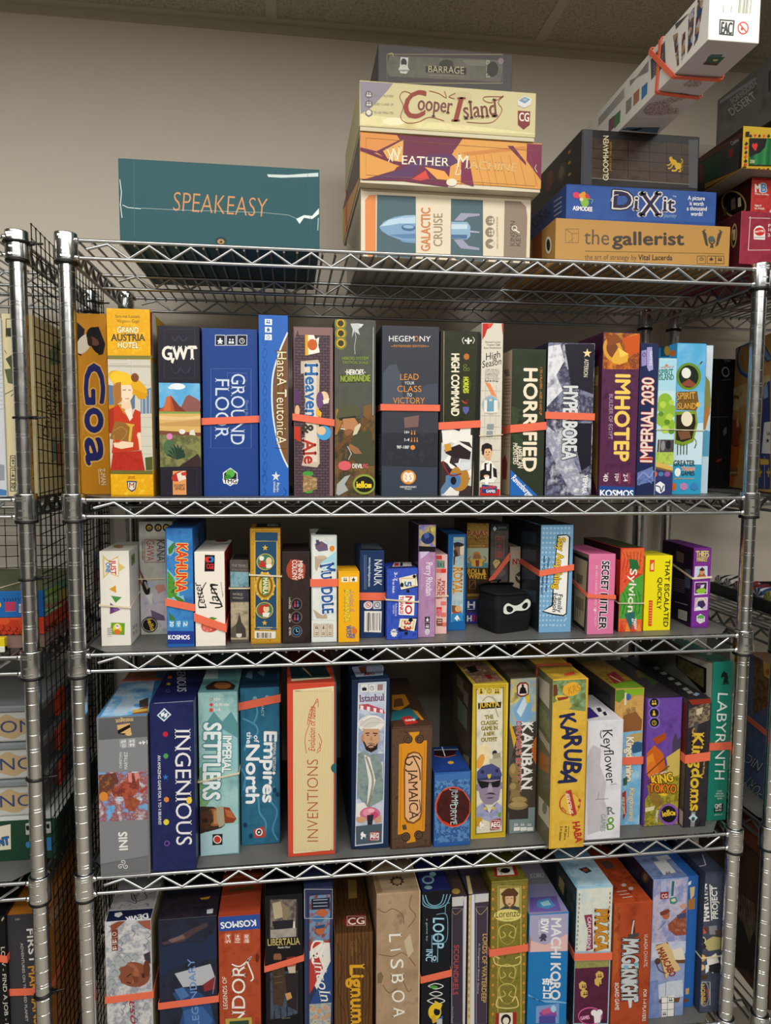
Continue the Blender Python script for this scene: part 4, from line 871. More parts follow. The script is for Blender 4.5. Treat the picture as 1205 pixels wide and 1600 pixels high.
game_box('imho', (34.998, 0.4, 56.155), 0.0, 0.0, 0.0, 2.714, 11.6, 11.285, {'*': '#4a2340'}, None, {
 'F': [
 (p,'n:#a8451f/#d9822e/#7a2f22/#e6a94a@0.9',[4,562,130,0,0,-122,-132,-2]),(p,'c9581f',[70,545,64,15,0,-60,-42,-18]),(e,'d79a3e',[36,505,31,12,17,-40]),(e,'7a4424',[36,505,20,7,12,-28]),
  (p,'e2ab3f',[32,474,24,39,38,-21,-2,-26,-30,-12,-24,6]),(p,'f3c85a',[56,513,38,-21,-30,-14]),(p,'8a4a22',[10,550,38,8,23,-24,-52,-18]),
  (p,'n:#4a2340/#5a2c4e/#3d1c36@0.8',[1,438,133,2,0,-411,-133,0]),(t,'f2cf63','IMHOTEP',[50,420,4,-298,52,0],'B'),(t,'b79cb4','BUILDER OF EGYPT',[28,354,3,-158,14,0],'s'),
  (t,'f1dfe4','2-4',[90,76,1,-26,16,0],'b'),(t,'d8bcc8','Players',[103,80,0,-26,7,0]),(t,'f1dfe4','10+',[58,76,0,-26,16,0],'b'),(t,'d8bcc8','Ages',[70,80,0,-26,7,0]),
  (t,'f1dfe4','40',[16,76,0,-26,16,0],'b'),(t,'d8bcc8','Play Time',[28,80,0,-26,7,0]),(p,'8a3a56',[106,80,10,0,0,-38,-10,0]),(p,'8a3a56',[72,80,8,0,1,-38,-9,0]),
  (p,'24498f',[1,35,133,-5,0,-29,-133,0]),(t,'ffffff','KOSMOS',[6,-2,122,-2,0,22],'B'),],
 'L': [
 (p,'3a1a34',[151,552,-149,2,-1,-60,55,-22]),(p,'8b6a3a',[62,452,-33,0,-19,-446,50,72]),(p,'caa860',[56,422,-28,0,4,-38,25,2]),(p,'7d5c30',[40,254,-16,0,-3,-131,29,14]),],
}, 'plum purple box with gold capitals and an orange stone picture at its top', 'upright game boxes on the second shelf')
game_box('imp30', (38.0, 0.9, 56.155), 0.0, 0.0, 0.0, 1.389, 11.6, 10.691, {'*': '#232c54'}, None, {
 'F': [
 (p,'9a8fc8',[4,508,19,4,2,-54,-19,-4]),(i,'2c2c50','ring',[7,486,15,1,0,16]),(p,'a9a2d4',[24,520,19,2,7,-78,-16,-7,-7,14]),(t,'e9e6f2','GAMES',[36,508,0,-51,8,0],'b'),
  (t,'e9ddd0','IMPERIAL 2030',[58,118,-4,296,-44,1],'kbo#b2382a*.7'),(p,'b2382a',[9,131,49,3,0,-6,-48,-3]),(p,'n:#3f5594/#6f86c0/#2c3a70@0.4',[4,80,57,22,7,-52,-63,-15]),
  (L,'8f9cd0',4,[4,57,23,23,24,-16,15,23]),(L,'6f86c0',4,[12,35,24,22,24,-15]),],
}, 'navy box with tall red and white lettering beside the plum purple one', 'upright game boxes on the second shelf')
game_box('horiz', (39.48, 1.0, 56.155), 0.0, 0.0, 0.0, 1.356, 10.5, 9.696, {'*': '#bfe0e6'}, None, {
 'F': [
 (p,'aad9ec',[1,482,64,0,1,-108,-65,-1]),(t,'c05a2e','HORIZONS OF',[8,448,49,4,-1,7],'b'),(t,'2f7a5a','SPIRIT',[2,425,54,4,-2,19],'sb'),(t,'2f7a5a','ISLAND',[1,408,57,2,-1,18],'sb'),
  (i,'d0722e','star',[20,452,19,2,-2,13]),(e,'8fb83a',[28,337,26,0,1,-25]),(e,'8fb83a',[49,300,25,0,1,-24]),(e,'8fb83a',[18,271,25,0,1,-24]),(e,'8fb83a',[43,249,28,0,1,-26]),
  (e,'8fb83a',[13,315,20,0,0,-19]),(e,'b4d452',[20,322,12,0,0,-12]),(e,'b4d452',[46,278,14,0,0,-13]),(e,'b4d452',[32,234,16,0,0,-14]),(e,'b4d452',[52,330,10,0,0,-9]),(e,'5f8f2e',[38,260,11,0,0,-10]),
  (e,'5f8f2e',[14,289,10,0,0,-9]),(e,'5f8f2e',[56,228,11,0,0,-10]),(p,'4d4a48',[6,198,61,0,0,-44,-63,-1]),(e,'8f8a94',[26,176,8,0,0,-18]),(e,'23222a',[46,180,10,0,0,-16]),
  (l,'b9b2a4',3,[14,198,-2,-45]),(p,'n:#7fb03a/#b9cf5a/#5c8f35@0.4',[1,153,66,1,0,-45,-66,0]),(p,'d9b25a',[1,120,66,-18,0,-15,-66,15]),(p,'7a5a3c',[1,102,65,-15,0,-7,-65,10]),
  (p,'33386a',[1,94,66,-14,0,-79,-66,0]),(e,'4a7fb4',[22,75,10,0,0,-8]),(e,'9a5aa0',[46,75,11,0,0,-9]),(e,'d9622e',[2,75,6,0,0,-9]),(i,'f0f0f2','hex',[2,5,40,0,-2,44]),
  (L,'33386a',4,[4,34,16,-6,5,-16,9,22]),],
}, 'slim pale blue box with a green tree, before the wide sky-blue box', 'upright game boxes on the second shelf')
game_box('spirit', (41.15, 1.6, 56.155), 0.0, 0.0, 0.0, 2.248, 9.0, 10.886, {'*': '#3ba3dc'}, None, {
 'F': [
 (p,'n:#3f9fd8/#69b6e2/#9ccdea@2.5',[1,541,110,1,1,-312,-111,-2]),(p,'c7e2ee',[1,258,111,2,0,-151,-111,-1]),(p,'2f9cc4',[1,112,111,-3,0,-107,-111,-1]),(e,'6a8f2a',[48,426,48,1,2,-49]),
  (e,'1f2a1c',[48,426,38,0,2,-40]),(e,'e8ece0',[38,438,18,0,1,-19]),(p,'8f4a35',[22,400,27,18,29,-19,-12,-10,-40,3]),(L,'8fae2e',4,[80,460,18,20,-10,-9]),(p,'7a5a2a',[7,370,76,4,9,-48,-10,-22,-72,2]),
  (t,'d3a24a','SPIRIT',[6,342,72,4,-2,26],'sbo#5a3f1c'),(t,'d3a24a','ISLAND',[6,309,74,1,-1,22],'sbo#5a3f1c'),(e,'e2b53a',[88,326,8,0,0,-9]),(p,'7f9a2e',[2,299,80,5,8,-45,-14,-67,-40,-16,-32,8]),
  (p,'2a2418',[6,288,71,4,5,-33,-12,-56,-36,-13,-26,8]),(e,'e9e0c4',[47,274,22,0,1,-27]),(p,'7a5238',[13,228,44,8,9,-30,-40,-8]),(l,'49503a',4,[15,184,1,-40]),(l,'49503a',4,[27,184,1,-39]),
  (l,'49503a',4,[39,184,1,-39]),(l,'49503a',4,[51,184,1,-39]),(L,'6a7f2a',3,[76,206,11,-14,-5,-23,6,15]),(t,'2c3a40','GREATER',[3,104,82,0,-1,20],'b'),
  (t,'d9622e','THAN',[34,86,50,0,0,14],'bo#e9e0d0'),(t,'2c3a40','GAMES',[32,70,53,0,0,15],'b'),(e,'eef0f0',[19,81,12,0,0,-16]),(t,'e09a3a','greaterthan',[6,56,80,0,0,7]),
  (e,'d9622e',[6,28,10,0,0,-14]),(i,'b884b4','hex',[28,14,35,0,-2,30]),(i,'3f7fbf','hex',[70,14,33,0,-1,29]),],
 'L': [
 (p,'245a80',[116,544,-59,0,-3,-42,60,8]),(e,'c79a3a',[70,526,-20,-3,-2,-18]),(e,'d9752e',[30,512,-20,-2,-1,-12]),],
}, 'wide sky-blue box with two round jungle pictures on its side', 'upright game boxes on the second shelf')
game_box('spmap', (44.016, 2.6, 56.155), 0.0, 0.0, 0.0, 0.553, 8.5, 10.936, {'*': '#c3dcea'}, None, {
 'F': [
 (p,'8a8a4a',[1,436,17,-22,8,-68,-3,-54,-22,0]),(p,'b87a3a',[1,308,20,22,3,-22,-15,-69,-8,0]),(p,'5aa0c0',[1,239,25,-7,0,-93,-25,0]),(p,'d9e4ee',[2,542,24,0,-1,-116,-19,10]),],
}, 'thin pale blue box behind the right edge of the wide sky-blue box', 'upright game boxes on the second shelf')
game_box('just', (1.097, 1.4, 46.155), 0.0, 0.0, 0.0, 1.883, 5.2, 6.363, {'*': '#e9e5da'}, None, {
 'F': [
 (p,'d9c27a',[11,306,23,-22,0,-34,-24,-24]),(p,'e9e5da',[16,295,14,-15,0,-25,-15,-19]),(p,'d9c27a',[36,288,24,15,2,-25,20,-14,-20,-14,-2,-18,-24,9]),(p,'f2efe4',[38,286,21,10,-1,-60,-20,8]),
  (t,'c23a3a','JUST',[36,288,0,-48,16,0],'B'),(t,'3a78b5','ONE',[20,280,0,-32,14,0],'B'),(p,'d99a2e',[29,192,21,12,1,-25]),(p,'4a8f4a',[34,170,34,-6,-20,-18]),(p,'6a3a7a',[31,146,32,-24,-34,-14]),
  (p,'8a5a9a',[34,144,27,-22,-17,-4]),(p,'6fa032',[32,80,44,-3,-2,-40,-44,3]),(e,'e8d23a',[52,58,14,0,0,-18]),(e,'f0ece0',[52,66,8,0,0,-8]),(e,'3a3a2a',[50,68,2,0,0,-2]),(e,'3a3a2a',[54,67,2,0,0,-2]),
  (p,'d9742e',[41,54,13,3,11,-9,-11,-10,-12,2]),(p,'d8d4c8',[19,63,16,-2,-1,-29,-16,2]),(l,'55524c',2,[20,60,14,0]),(l,'55524c',2,[20,54,14,-1]),(l,'55524c',2,[20,48,14,-2]),
  (l,'55524c',2,[20,41,13,-1]),],
 'R': [
 (p,'7a9a3a',[29,298,61,2,2,-36,-61,-2]),(p,'4a5a2a',[46,290,30,2,2,-18,-31,0]),(p,'b9b4a6',[32,58,31,-3,-1,-13,-30,4]),(p,'b9b4a6',[75,54,25,-2,-2,-12,-24,2]),(p,'b9b4a6',[30,39,30,-3,-1,-14,-29,4]),
  (p,'b9b4a6',[73,35,25,-2,-2,-13,-24,2]),],
 'T': [
 (e,'b98d5a',[34,118,17,-2,12,-51]),(l,'8a8474',4,[22,64,28,99]),],
}, 'white box with small coloured triangles, first from the left on the third shelf', 'small game boxes on the third shelf')
game_box('kana', (3.07, 4.2, 46.155), 0.0, 0.0, 0.0, 2.29, 7.5, 8.046, {'*': '#aeb0a4'}, None, {
 'F': [
 (p,'n:#a9aca2/#bdbdb2/#9aa3a6@1',[4,402,110,-4,-20,-395,-93,3]),(p,'n:#8f9fb0/#c7bcc4/#b9c4c4@0.5',[1,134,91,40,0,-152,-91,3]),(e,'1d1b1a',[36,380,13,0,0,-14]),(e,'c9a04a',[36,380,8,0,0,-8]),
  (i,'1d1b1a','people',[31,374,11,0,0,10]),(e,'1d1b1a',[66,380,13,0,0,-14]),(e,'c9a04a',[66,380,8,0,0,-8]),(i,'1d1b1a','people',[60,374,10,0,0,11]),(e,'1d1b1a',[94,380,13,0,0,-14]),
  (e,'c9a04a',[94,380,8,0,0,-8]),(i,'1d1b1a','people',[89,374,10,0,0,11]),(l,'a5403a',2,[20,338,67,0,-1,-80,-68,1,2,79]),(t,'3a3836','KANA',[61,336,-1,-74,26,0]),
  (t,'b0453a','GAWA',[26,336,-2,-73,26,0]),(t,'4a4846','Charles Chevallier',[10,333,0,-67,6,0],'b'),(p,'7a4a32',[1,256,3,-26,15,-35,-8,-7,-10,34]),(e,'1d1716',[21,170,12,3,6,-28]),
  (p,'9a9a92',[19,192,-5,-4,10,-27,6,7]),(p,'d8d8d0',[18,142,24,5,-2,-41,-6,7]),(e,'8a4a42',[4,188,3,1,4,-13]),(p,'9a7fa0',[22,66,29,4,3,-26,-33,0]),(p,'6a5a78',[35,89,45,-21,4,-18,-43,3]),
  (p,'c78a7a',[50,174,32,6,6,-20,-26,-14]),(p,'a9b4c8',[24,188,26,4,3,-18,-23,-6]),(e,'1b1a1a',[30,36,28,0,0,-28]),(e,'c7c2b0',[30,36,25,0,0,-24]),(e,'1b1a1a',[30,36,23,0,0,-22]),
  (t,'e9c23a','iello',[22,54,13,-40,14,4],'B'),],
}, 'pale grey-green box with a paintbrush picture, behind the white triangle box', 'small game boxes on the third shelf')
game_box('kahu', (5.463, 0.6, 46.155), 0.0, 0.0, 0.0, 1.736, 7.8, 7.929, {'*': '#2461ae'}, None, {
 'F': [
 (p,'n:#2a66b4/#3f86c8/#1f55a0@1.2',[4,394,82,0,-1,-340,-84,2]),(p,'7fb0d0',[6,361,20,-9,3,-32,-13,-16,-12,6]),(p,'3f7a2e',[8,330,18,20,4,-12,-10,-23,-10,-5]),(p,'86c0d0',[4,264,38,-46,-1,-64,-40,8]),
  (p,'n:#3f7a2e/#5a9a3a/#2e5a24@0.3',[5,257,19,-25,13,-39,-8,-32,-27,7]),(p,'86c0d0',[17,168,37,6,6,-32,-32,-6]),(e,'3f7a2e',[42,160,16,-10,-3,-6]),(p,'3f7a2e',[5,120,20,-22,1,-18,-16,12]),
  (t,'d9432a','KAHUNA',[36,345,-6,-159,34,-1],'Bo#f3d36a*.9'),(p,'4f9fd0',[50,90,17,0,-1,-24,-16,0]),(t,'eaf2f8','2',[54,86,-1,-16,12,0],'b'),(p,'4f9fd0',[28,91,17,-1,-1,-24,-16,1]),
  (t,'eaf2f8','10+',[32,87,-1,-17,12,0],'b'),(p,'4f9fd0',[6,92,17,-2,-1,-24,-16,2]),(t,'eaf2f8','30',[10,88,-1,-17,12,0],'b'),(p,'24388f',[1,56,85,-4,-2,-40,-83,2]),
  (t,'ffffff','KOSMOS',[4,28,68,-2,0,14],'B'),],
 'T': [
 (p,'1d4c8f',[4,16,-3,254,85,-10,0,-252]),(p,'17365c',[20,82,0,136,66,-8,0,-134]),],
 'R': [
 (p,'n:#1d4f92/#2f6cb0/#173f78@1',[57,389,332,-41,0,-347,-388,13]),(p,'17365c',[159,382,55,-4,-27,-208,-65,6]),(p,'17365c',[330,371,59,-4,-11,-203,-74,6]),],
}, 'blue box with slanted red-orange letters and green islands', 'small game boxes on the third shelf')
game_box('lett', (7.289, 0.6, 46.155), 0.0, 0.0, 0.0, 1.943, 6.6, 6.348, {'*': '#efe8dc', 'R': '#a5231f'}, None, {
 'F': [
 (p,'17161a',[34,308,32,-2,-2,-54,-32,0]),(e,'d8322a',[44,292,10,0,0,-10]),(e,'2f7ac0',[55,292,8,0,0,-10]),(e,'17161a',[50,292,5,0,0,-5]),(t,'d8322a','CGE',[39,262,23,-2,0,16],'B'),
  (t,'1c1a1a','Letter',[37,130,-20,90,-24,-6],'i'),(t,'1c1a1a','Jam',[80,131,-12,82,-30,-4],'i'),(L,'1c1a1a',4,[64,130,22,8,-25,52,-6,14,20,2]),(L,'1c1a1a',3,[30,134,-19,6,13,52,13,24]),
  (t,'5a5650','Designed by Ondra Skoupy',[92,166,-6,50,-4,0]),(e,'c94a3e',[46,68,28,-1,0,-20]),(e,'d9685a',[38,62,18,0,0,-13]),(p,'4f8f3a',[29,90,25,10,17,-6,-17,-8]),(e,'eec4b4',[28,62,2,0,0,-2]),
  (e,'eec4b4',[38,53,2,0,0,-2]),(e,'eec4b4',[50,56,2,0,0,-2]),(e,'eec4b4',[60,62,2,0,0,-2]),(e,'eec4b4',[35,72,2,0,0,-2]),(e,'eec4b4',[54,72,2,0,0,-2]),],
 'T': [
 (e,'8a3a32',[60,297,24,-2,3,-35]),(l,'4a4640',4,[30,130,66,101]),],
 'R': [
 (p,'8a1d1a',[101,264,83,15,-4,-278,-132,9]),(p,'c23a30',[270,288,59,-45,0,-242,-106,0]),],
}, 'white box with black script title and a strawberry, red on its right side', 'small game boxes on the third shelf')
game_box('rose', (9.509, 1.3, 46.155), 0.0, 0.0, 0.0, 1.249, 3.6, 5.651, {'*': '#5a564e'}, None, {
 'F': [
 (p,'n:#3e3d3c/#57544e/#2f2f30@1',[3,282,59,-2,0,-33,-59,1]),(t,'9a948a','THE TEMPLE',[6,261,54,-3,0,9],'s'),(t,'8a857c','BEYOND DESTINY',[6,249,54,-2,0,4]),
  (p,'n:#4f7f8f/#86b0ba/#355a6a@0.7',[2,244,60,-2,0,-50,-60,0]),(p,'n:#2a2c33/#43454c@0.6',[2,184,60,-1,0,-41,-60,2]),(t,'b9b09a','WORLD',[8,164,33,-2,0,8],'s'),
  (t,'b9b09a','WITHOUT',[8,152,36,-2,0,6],'s'),(p,'n:#7a7468/#b9ac8f/#59544c@0.8',[2,140,60,-1,-2,-129,-59,2]),(t,'c9bfa0','WHITEGOLD',[6,112,52,-2,0,8],'s'),
  (t,'c9bfa0','SPIRE',[20,102,24,-2,0,8],'s'),(p,'46423e',[14,52,10,26,7,26,6,-34,13,-20,2,-32,-44,0]),(p,'5a5a4a',[2,52,16,12,2,-46,-19,1]),(i,'d9d4c8','tag',[19,18,18,0,0,14]),],
 'T': [
 (p,'22201f',[6,29,2,140,48,-29,6,-134]),],
}, 'little grey box with castle picture, left of the gold-framed blue box', 'small game boxes on the third shelf')
game_box('mani', (10.885, 0.8, 46.155), 0.0, 0.0, 0.0, 2.017, 3.6, 7.822, {'*': '#b3811f'}, None, {
 'F': [
 (p,'n:#a8741a/#c99a34/#7a5210@0.15',[5,390,95,-2,-3,-383,-96,4]),(p,'264a6a',[18,380,74,-2,-6,-331,-73,3]),(l,'e0bb58',2,[17,350,72,-1,-2,-295,-73,2,3,294]),(p,'b3811f',[8,386,92,-2,0,-4,-92,2]),
  (e,'d8b24a',[50,280,29,0,0,-28]),(e,'3f7a5a',[50,280,26,0,0,-26]),(p,'b8372c',[28,264,10,28,11,-16,7,-16]),(e,'e6c59a',[62,282,10,0,0,-13]),(e,'e8e6de',[38,292,8,0,0,-8]),
  (p,'e9e4d6',[52,271,20,1,-2,-12,-16,-2]),(e,'c9a03a',[48,198,33,0,0,-47]),(e,'8a5f1a',[48,198,26,0,0,-39]),(e,'d9b85a',[48,198,19,0,0,-32]),(p,'4a7a44',[38,230,22,0,-1,-63,-21,1]),
  (t,'e9e2b8','MANILA',[42,226,0,-55,16,0],'B'),(e,'e0bb58',[80,198,4,0,0,-4]),(e,'e0bb58',[74,170,4,0,0,-4]),(e,'e0bb58',[58,154,4,0,0,-4]),(e,'e0bb58',[38,154,4,0,0,-4]),
  (e,'e0bb58',[23,172,4,0,0,-4]),(e,'e0bb58',[17,199,4,0,0,-4]),(e,'e0bb58',[23,226,4,0,0,-4]),(e,'e0bb58',[39,243,4,0,0,-4]),(e,'e0bb58',[58,242,4,0,0,-4]),(e,'e0bb58',[74,226,4,0,0,-4]),
  (e,'d8b24a',[46,116,29,0,0,-28]),(e,'3f7a5a',[46,116,26,0,0,-26]),(e,'b8372c',[40,117,15,0,0,-18]),(e,'e6c59a',[52,120,10,0,0,-13]),(p,'e9e4d6',[40,108,25,-1,-7,-15,-18,2]),
  (e,'b8372c',[53,132,9,0,0,-5]),(i,'d9b04a','star',[40,316,20,0,0,22]),(i,'d9b04a','star',[36,63,20,-1,0,20]),(l,'c8c4b4',2,[21,58,52,-2]),(l,'c8c4b4',2,[30,52,36,-2]),
  (p,'e6e0cc',[12,46,71,-4,-1,-24,-70,2]),(i,'3a362e','bars',[20,22,50,-2,0,18]),],
 'T': [
 (p,'15161a',[16,59,2,120,82,-7,0,-132]),(i,'b7b2a4','bars',[56,82,38,-10,-2,80]),],
}, 'gold-framed blue box with round red and green medallions', 'small game boxes on the third shelf')
game_box('mine', (12.992, 0.7, 46.155), 0.0, 0.0, 0.0, 1.865, 4.5, 6.281, {'*': '#2a2020'}, None, {
 'F': [
 (p,'n:#2a2121/#352a28/#211a1a@1',[2,312,90,-1,-2,-308,-89,3]),(e,'a8442f',[46,252,32,0,0,-36]),(p,'a8442f',[15,256,13,32,50,-20,-3,-45,-54,4]),(t,'e6ddd4','MINING',[53,282,1,-60,16,0],'bk'),
  (t,'e6ddd4','COLONY',[34,285,0,-68,16,0],'bk'),(e,'6a5a5a',[48,135,19,0,0,-21]),(e,'231c1e',[48,135,16,0,0,-18]),(e,'6a5a5a',[47,90,20,0,0,-21]),(e,'231c1e',[47,90,16,0,0,-18]),
  (e,'6a5a5a',[47,42,20,0,0,-21]),(e,'231c1e',[47,42,16,0,0,-18]),(i,'c23a4a','person',[37,125,11,-1,0,22]),(i,'5a6aa8','person',[46,125,12,-1,0,22]),(i,'c23a4a','person',[37,79,10,0,0,22]),
  (i,'5a6aa8','person',[46,79,12,-1,0,22]),(e,'3f86b4',[47,42,13,0,0,-14]),(e,'231c1e',[47,42,10,0,0,-11]),(l,'9fd0e8',2,[47,50,0,-8,7,-2]),(t,'d8d0c8','1-4 PLAYERS',[22,158,0,-38,6,0],'b'),
  (t,'d8d0c8','AGES 10+',[22,103,0,-29,6,0],'b'),(t,'d8d0c8','45 MIN.',[22,57,0,-29,6,0],'b'),],
}, 'dark brown box with a red round stain behind small white capitals', 'small game boxes on the third shelf')
game_box('mud', (14.947, 0.8, 46.155), 0.0, 0.0, 0.0, 1.734, 4.6, 7.329, {'*': '#dfe2dc'}, None, {
 'F': [
 (p,'n:#c9d8d8/#e3e6e0/#b4ced4@1.2',[3,364,83,-2,0,-287,-85,2]),(p,'dfe3de',[1,77,85,-2,-2,-73,-83,2]),(l,'b4bcb4',2,[3,364,83,0,0,-290,-84,3,1,287]),
  (p,'6a5a7a',[12,338,22,10,20,-13,3,-19,-32,-4,-10,10]),(e,'d98a3a',[70,322,9,0,0,-10]),(e,'7a5a68',[31,335,10,0,0,-8]),(p,'4a4a6a',[15,352,10,0,6,-14,-13,-6]),
  (p,'b8a48c',[12,296,45,-4,19,-20,-12,-19,-40,7,-6,-16,-5,10]),(p,'b8a48c',[5,116,33,-24,12,10,4,-20,-36,1]),(e,'c9b49a',[34,293,17,0,0,-6]),(p,'9fd3e0',[31,273,52,39,3,-59,-36,-19]),
  (t,'2f5aa0','M',[31,266,7,-29,42,8],'sBo#e9ecec'),(t,'2f5aa0','U',[32,240,3,-23,32,3],'sBo#e9ecec'),(t,'2f5aa0','DDLE',[34,188,4,-89,36,2],'sBo#e9ecec'),(p,'d5c4ae',[8,65,19,-1,-1,-44,-18,1]),
  (l,'8a7a64',1,[8,65,19,-1,-1,-44,-18,1,0,44]),(i,'5a5044','people',[12,47,11,-1,0,13]),(l,'5a5044',2,[13,34,10,0]),(l,'5a5044',2,[13,28,9,0]),(p,'d5c4ae',[32,64,18,0,0,-44,-18,0]),
  (l,'8a7a64',1,[32,64,18,0,0,-44,-18,0,0,44]),(i,'5a5044','person',[36,46,10,0,0,13]),(l,'5a5044',2,[36,33,10,-1]),(l,'5a5044',2,[36,27,9,0]),(p,'d5c4ae',[54,64,18,-1,0,-43,-18,0]),
  (l,'8a7a64',1,[54,64,18,-1,0,-43,-18,0,0,44]),(i,'5a5044','clock',[58,46,10,0,0,14]),(l,'5a5044',2,[58,32,10,0]),(l,'5a5044',2,[58,26,9,0]),],
 'T': [
 (p,'2c3030',[14,40,23,189,49,0,0,-207]),(p,'4a5a3a',[22,98,18,131,46,0,0,-148]),],
}, 'white and pale blue box with big blue letters, left of the small yellow box', 'small game boxes on the third shelf')
game_box('bohn', (16.771, 0.6, 46.155), 0.0, 0.0, 0.0, 1.428, 2.6, 4.878, {'*': '#f0b01c'}, None, {
 'F': [
 (p,'e6a414',[1,243,69,0,0,-3,-69,2]),(p,'f4ecd4',[10,226,25,0,0,-18,-25,0]),(i,'3a3224','people',[16,211,14,-1,0,14]),(p,'f4ecd4',[39,226,25,0,0,-18,-25,0]),(i,'3a3224','meeple',[44,210,14,0,0,14]),
  (t,'c98f8a','Ladies &',[40,176,0,-71,14,0],'i'),(t,'e2d24a','BOHNANZA',[22,182,-1,-111,17,0],'sBo#c9930f*.6'),(t,'3a5aa0','RIO',[27,55,1,-39,9,0],'B'),(t,'3a5aa0','GRANDE',[36,59,2,-45,8,0],'B'),
  (t,'3a5aa0','GAMES',[47,54,1,-40,8,0],'B'),(e,'e0742a',[55,39,9,0,0,-10]),],
 'T': [
 (p,'d9a418',[8,97,28,32,34,0,0,-39]),(t,'c4533a','BOHN',[30,130,42,-4,9,118],'sB'),],
}, 'small bright yellow-orange box with faint title and two little icons', 'small game boxes on the third shelf')
game_box('nanuk', (18.348, 1.6, 46.155), 0.0, 0.0, 0.0, 1.676, 4.2, 6.157, {'*': '#203a68'}, None, {
 'F': [
 (p,'1e3763',[2,305,81,-1,0,-142,-82,2]),(t,'eef0f2','NANUK',[50,276,-2,-91,27,-1]),(t,'cfd6e0','www.riograndegames.com',[30,284,-2,-102,8,0],'b'),(l,'6f82a4',2,[20,293,0,-122]),
  (l,'6f82a4',2,[14,293,1,-122]),(p,'1e3763',[1,131,82,-2,0,-119,-82,2]),(e,'e6dfe0',[28,116,16,0,0,-14]),(i,'b8343a','nosign',[18,106,22,0,0,22]),(p,'cfd2d6',[46,131,28,-1,0,-28,-28,0]),
  (i,'3a3f4a','clock',[48,104,24,0,0,24]),(p,'e8e6e0',[15,96,61,-2,-2,-76,-60,4]),(p,'2a2a2a',[28,90,4,0,-1,-67,-4,0]),(p,'2a2a2a',[24,88,2,0,0,-61,-2,1]),(p,'2a2a2a',[28,88,2,0,0,-61,-2,0]),
  (p,'2a2a2a',[33,88,2,0,1,-61,-2,0]),(p,'2a2a2a',[38,88,1,0,0,-61,-1,0]),(p,'2a2a2a',[43,88,3,0,0,-62,-2,1]),(p,'2a2a2a',[48,88,2,0,0,-62,-2,0]),(p,'2a2a2a',[53,88,1,0,1,-62,-1,0]),
  (p,'2a2a2a',[58,88,2,0,0,-62,-2,0]),(p,'2a2a2a',[63,88,1,0,0,-62,0,0]),(p,'2a2a2a',[68,88,2,-1,1,-61,-3,0]),],
 'T': [
 (p,'1d2228',[3,18,37,191,43,0,0,-208]),(p,'5a656c',[10,53,12,156,61,0,0,-178]),],
}, 'navy box with white title, orange band and a bar code at its foot', 'small game boxes on the third shelf')
game_box('noth', (20.114, 0.9, 46.155), 0.0, 0.0, 0.0, 2.179, 2.8, 4.981, {'*': '#2a46ae'}, None, {
 'F': [
 (p,'n:#2a46ae/#3a58c0/#2039a0@0.6',[1,244,106,4,1,-247,-106,1]),(t,'e9e8f0','3-7',[26,237,0,-31,10,0],'b'),(t,'e9e8f0','8 to Adult',[20,212,0,-48,8,0],'b'),(p,'1a1c3a',[40,216,66,12,2,-44,-59,-12]),
  (p,'ece5d0',[42,216,60,13,6,-41,-58,-13]),(l,'c9a23a',2,[50,215,50,-1,0,-26,-50,0,0,27]),(t,'2f66a8','5',[62,203,2,-18,22,1],'B'),(e,'15151c',[53,192,6,0,0,-8]),(e,'15151c',[96,221,6,0,0,-6]),
  (e,'15151c',[74,170,6,0,0,-6]),(p,'f4f2ee',[42,156,56,-2,-2,-70,-54,4]),(t,'c22430','NO',[66,152,-1,-62,23,-1],'B'),(t,'c22430','THANKS!',[46,152,0,-61,12,0],'B'),
  (p,'1a1c3a',[44,72,63,6,-2,-46,-61,-4]),(p,'ece5d0',[47,74,58,-2,-8,-44,-55,13]),(p,'d0a83a',[53,68,45,-2,-6,-30,-42,10]),(p,'ece5d0',[55,65,41,-1,-6,-24,-38,8]),
  (t,'b8322c','33',[62,66,0,-31,23,-1],'B'),(e,'15151c',[46,38,6,0,0,-6]),(e,'15151c',[84,68,8,0,0,-6]),(e,'15151c',[69,22,6,0,0,-6]),(i,'f0ece0','burst',[14,8,26,1,-2,32]),
  (t,'2a46ae','AMIGO',[18,26,18,0,0,6],'B'),(t,'d4d6e8','The Press Your Luck',[30,128,0,-45,6,0],'b'),(t,'d4d6e8','Card Game',[22,122,0,-30,6,0],'b'),],
 'T': [
 (p,'2a2f55',[2,1,47,138,59,0,0,-115]),(p,'d8cfd0',[24,40,22,99,62,0,-12,-89]),(p,'c2454a',[32,48,14,78,15,-2,-11,-69]),(p,'1a1c3a',[52,46,16,87,8,-1,-12,-78]),],
}, 'royal blue box with a red-lettered white square and tilted number cards', 'small game boxes on the third shelf')
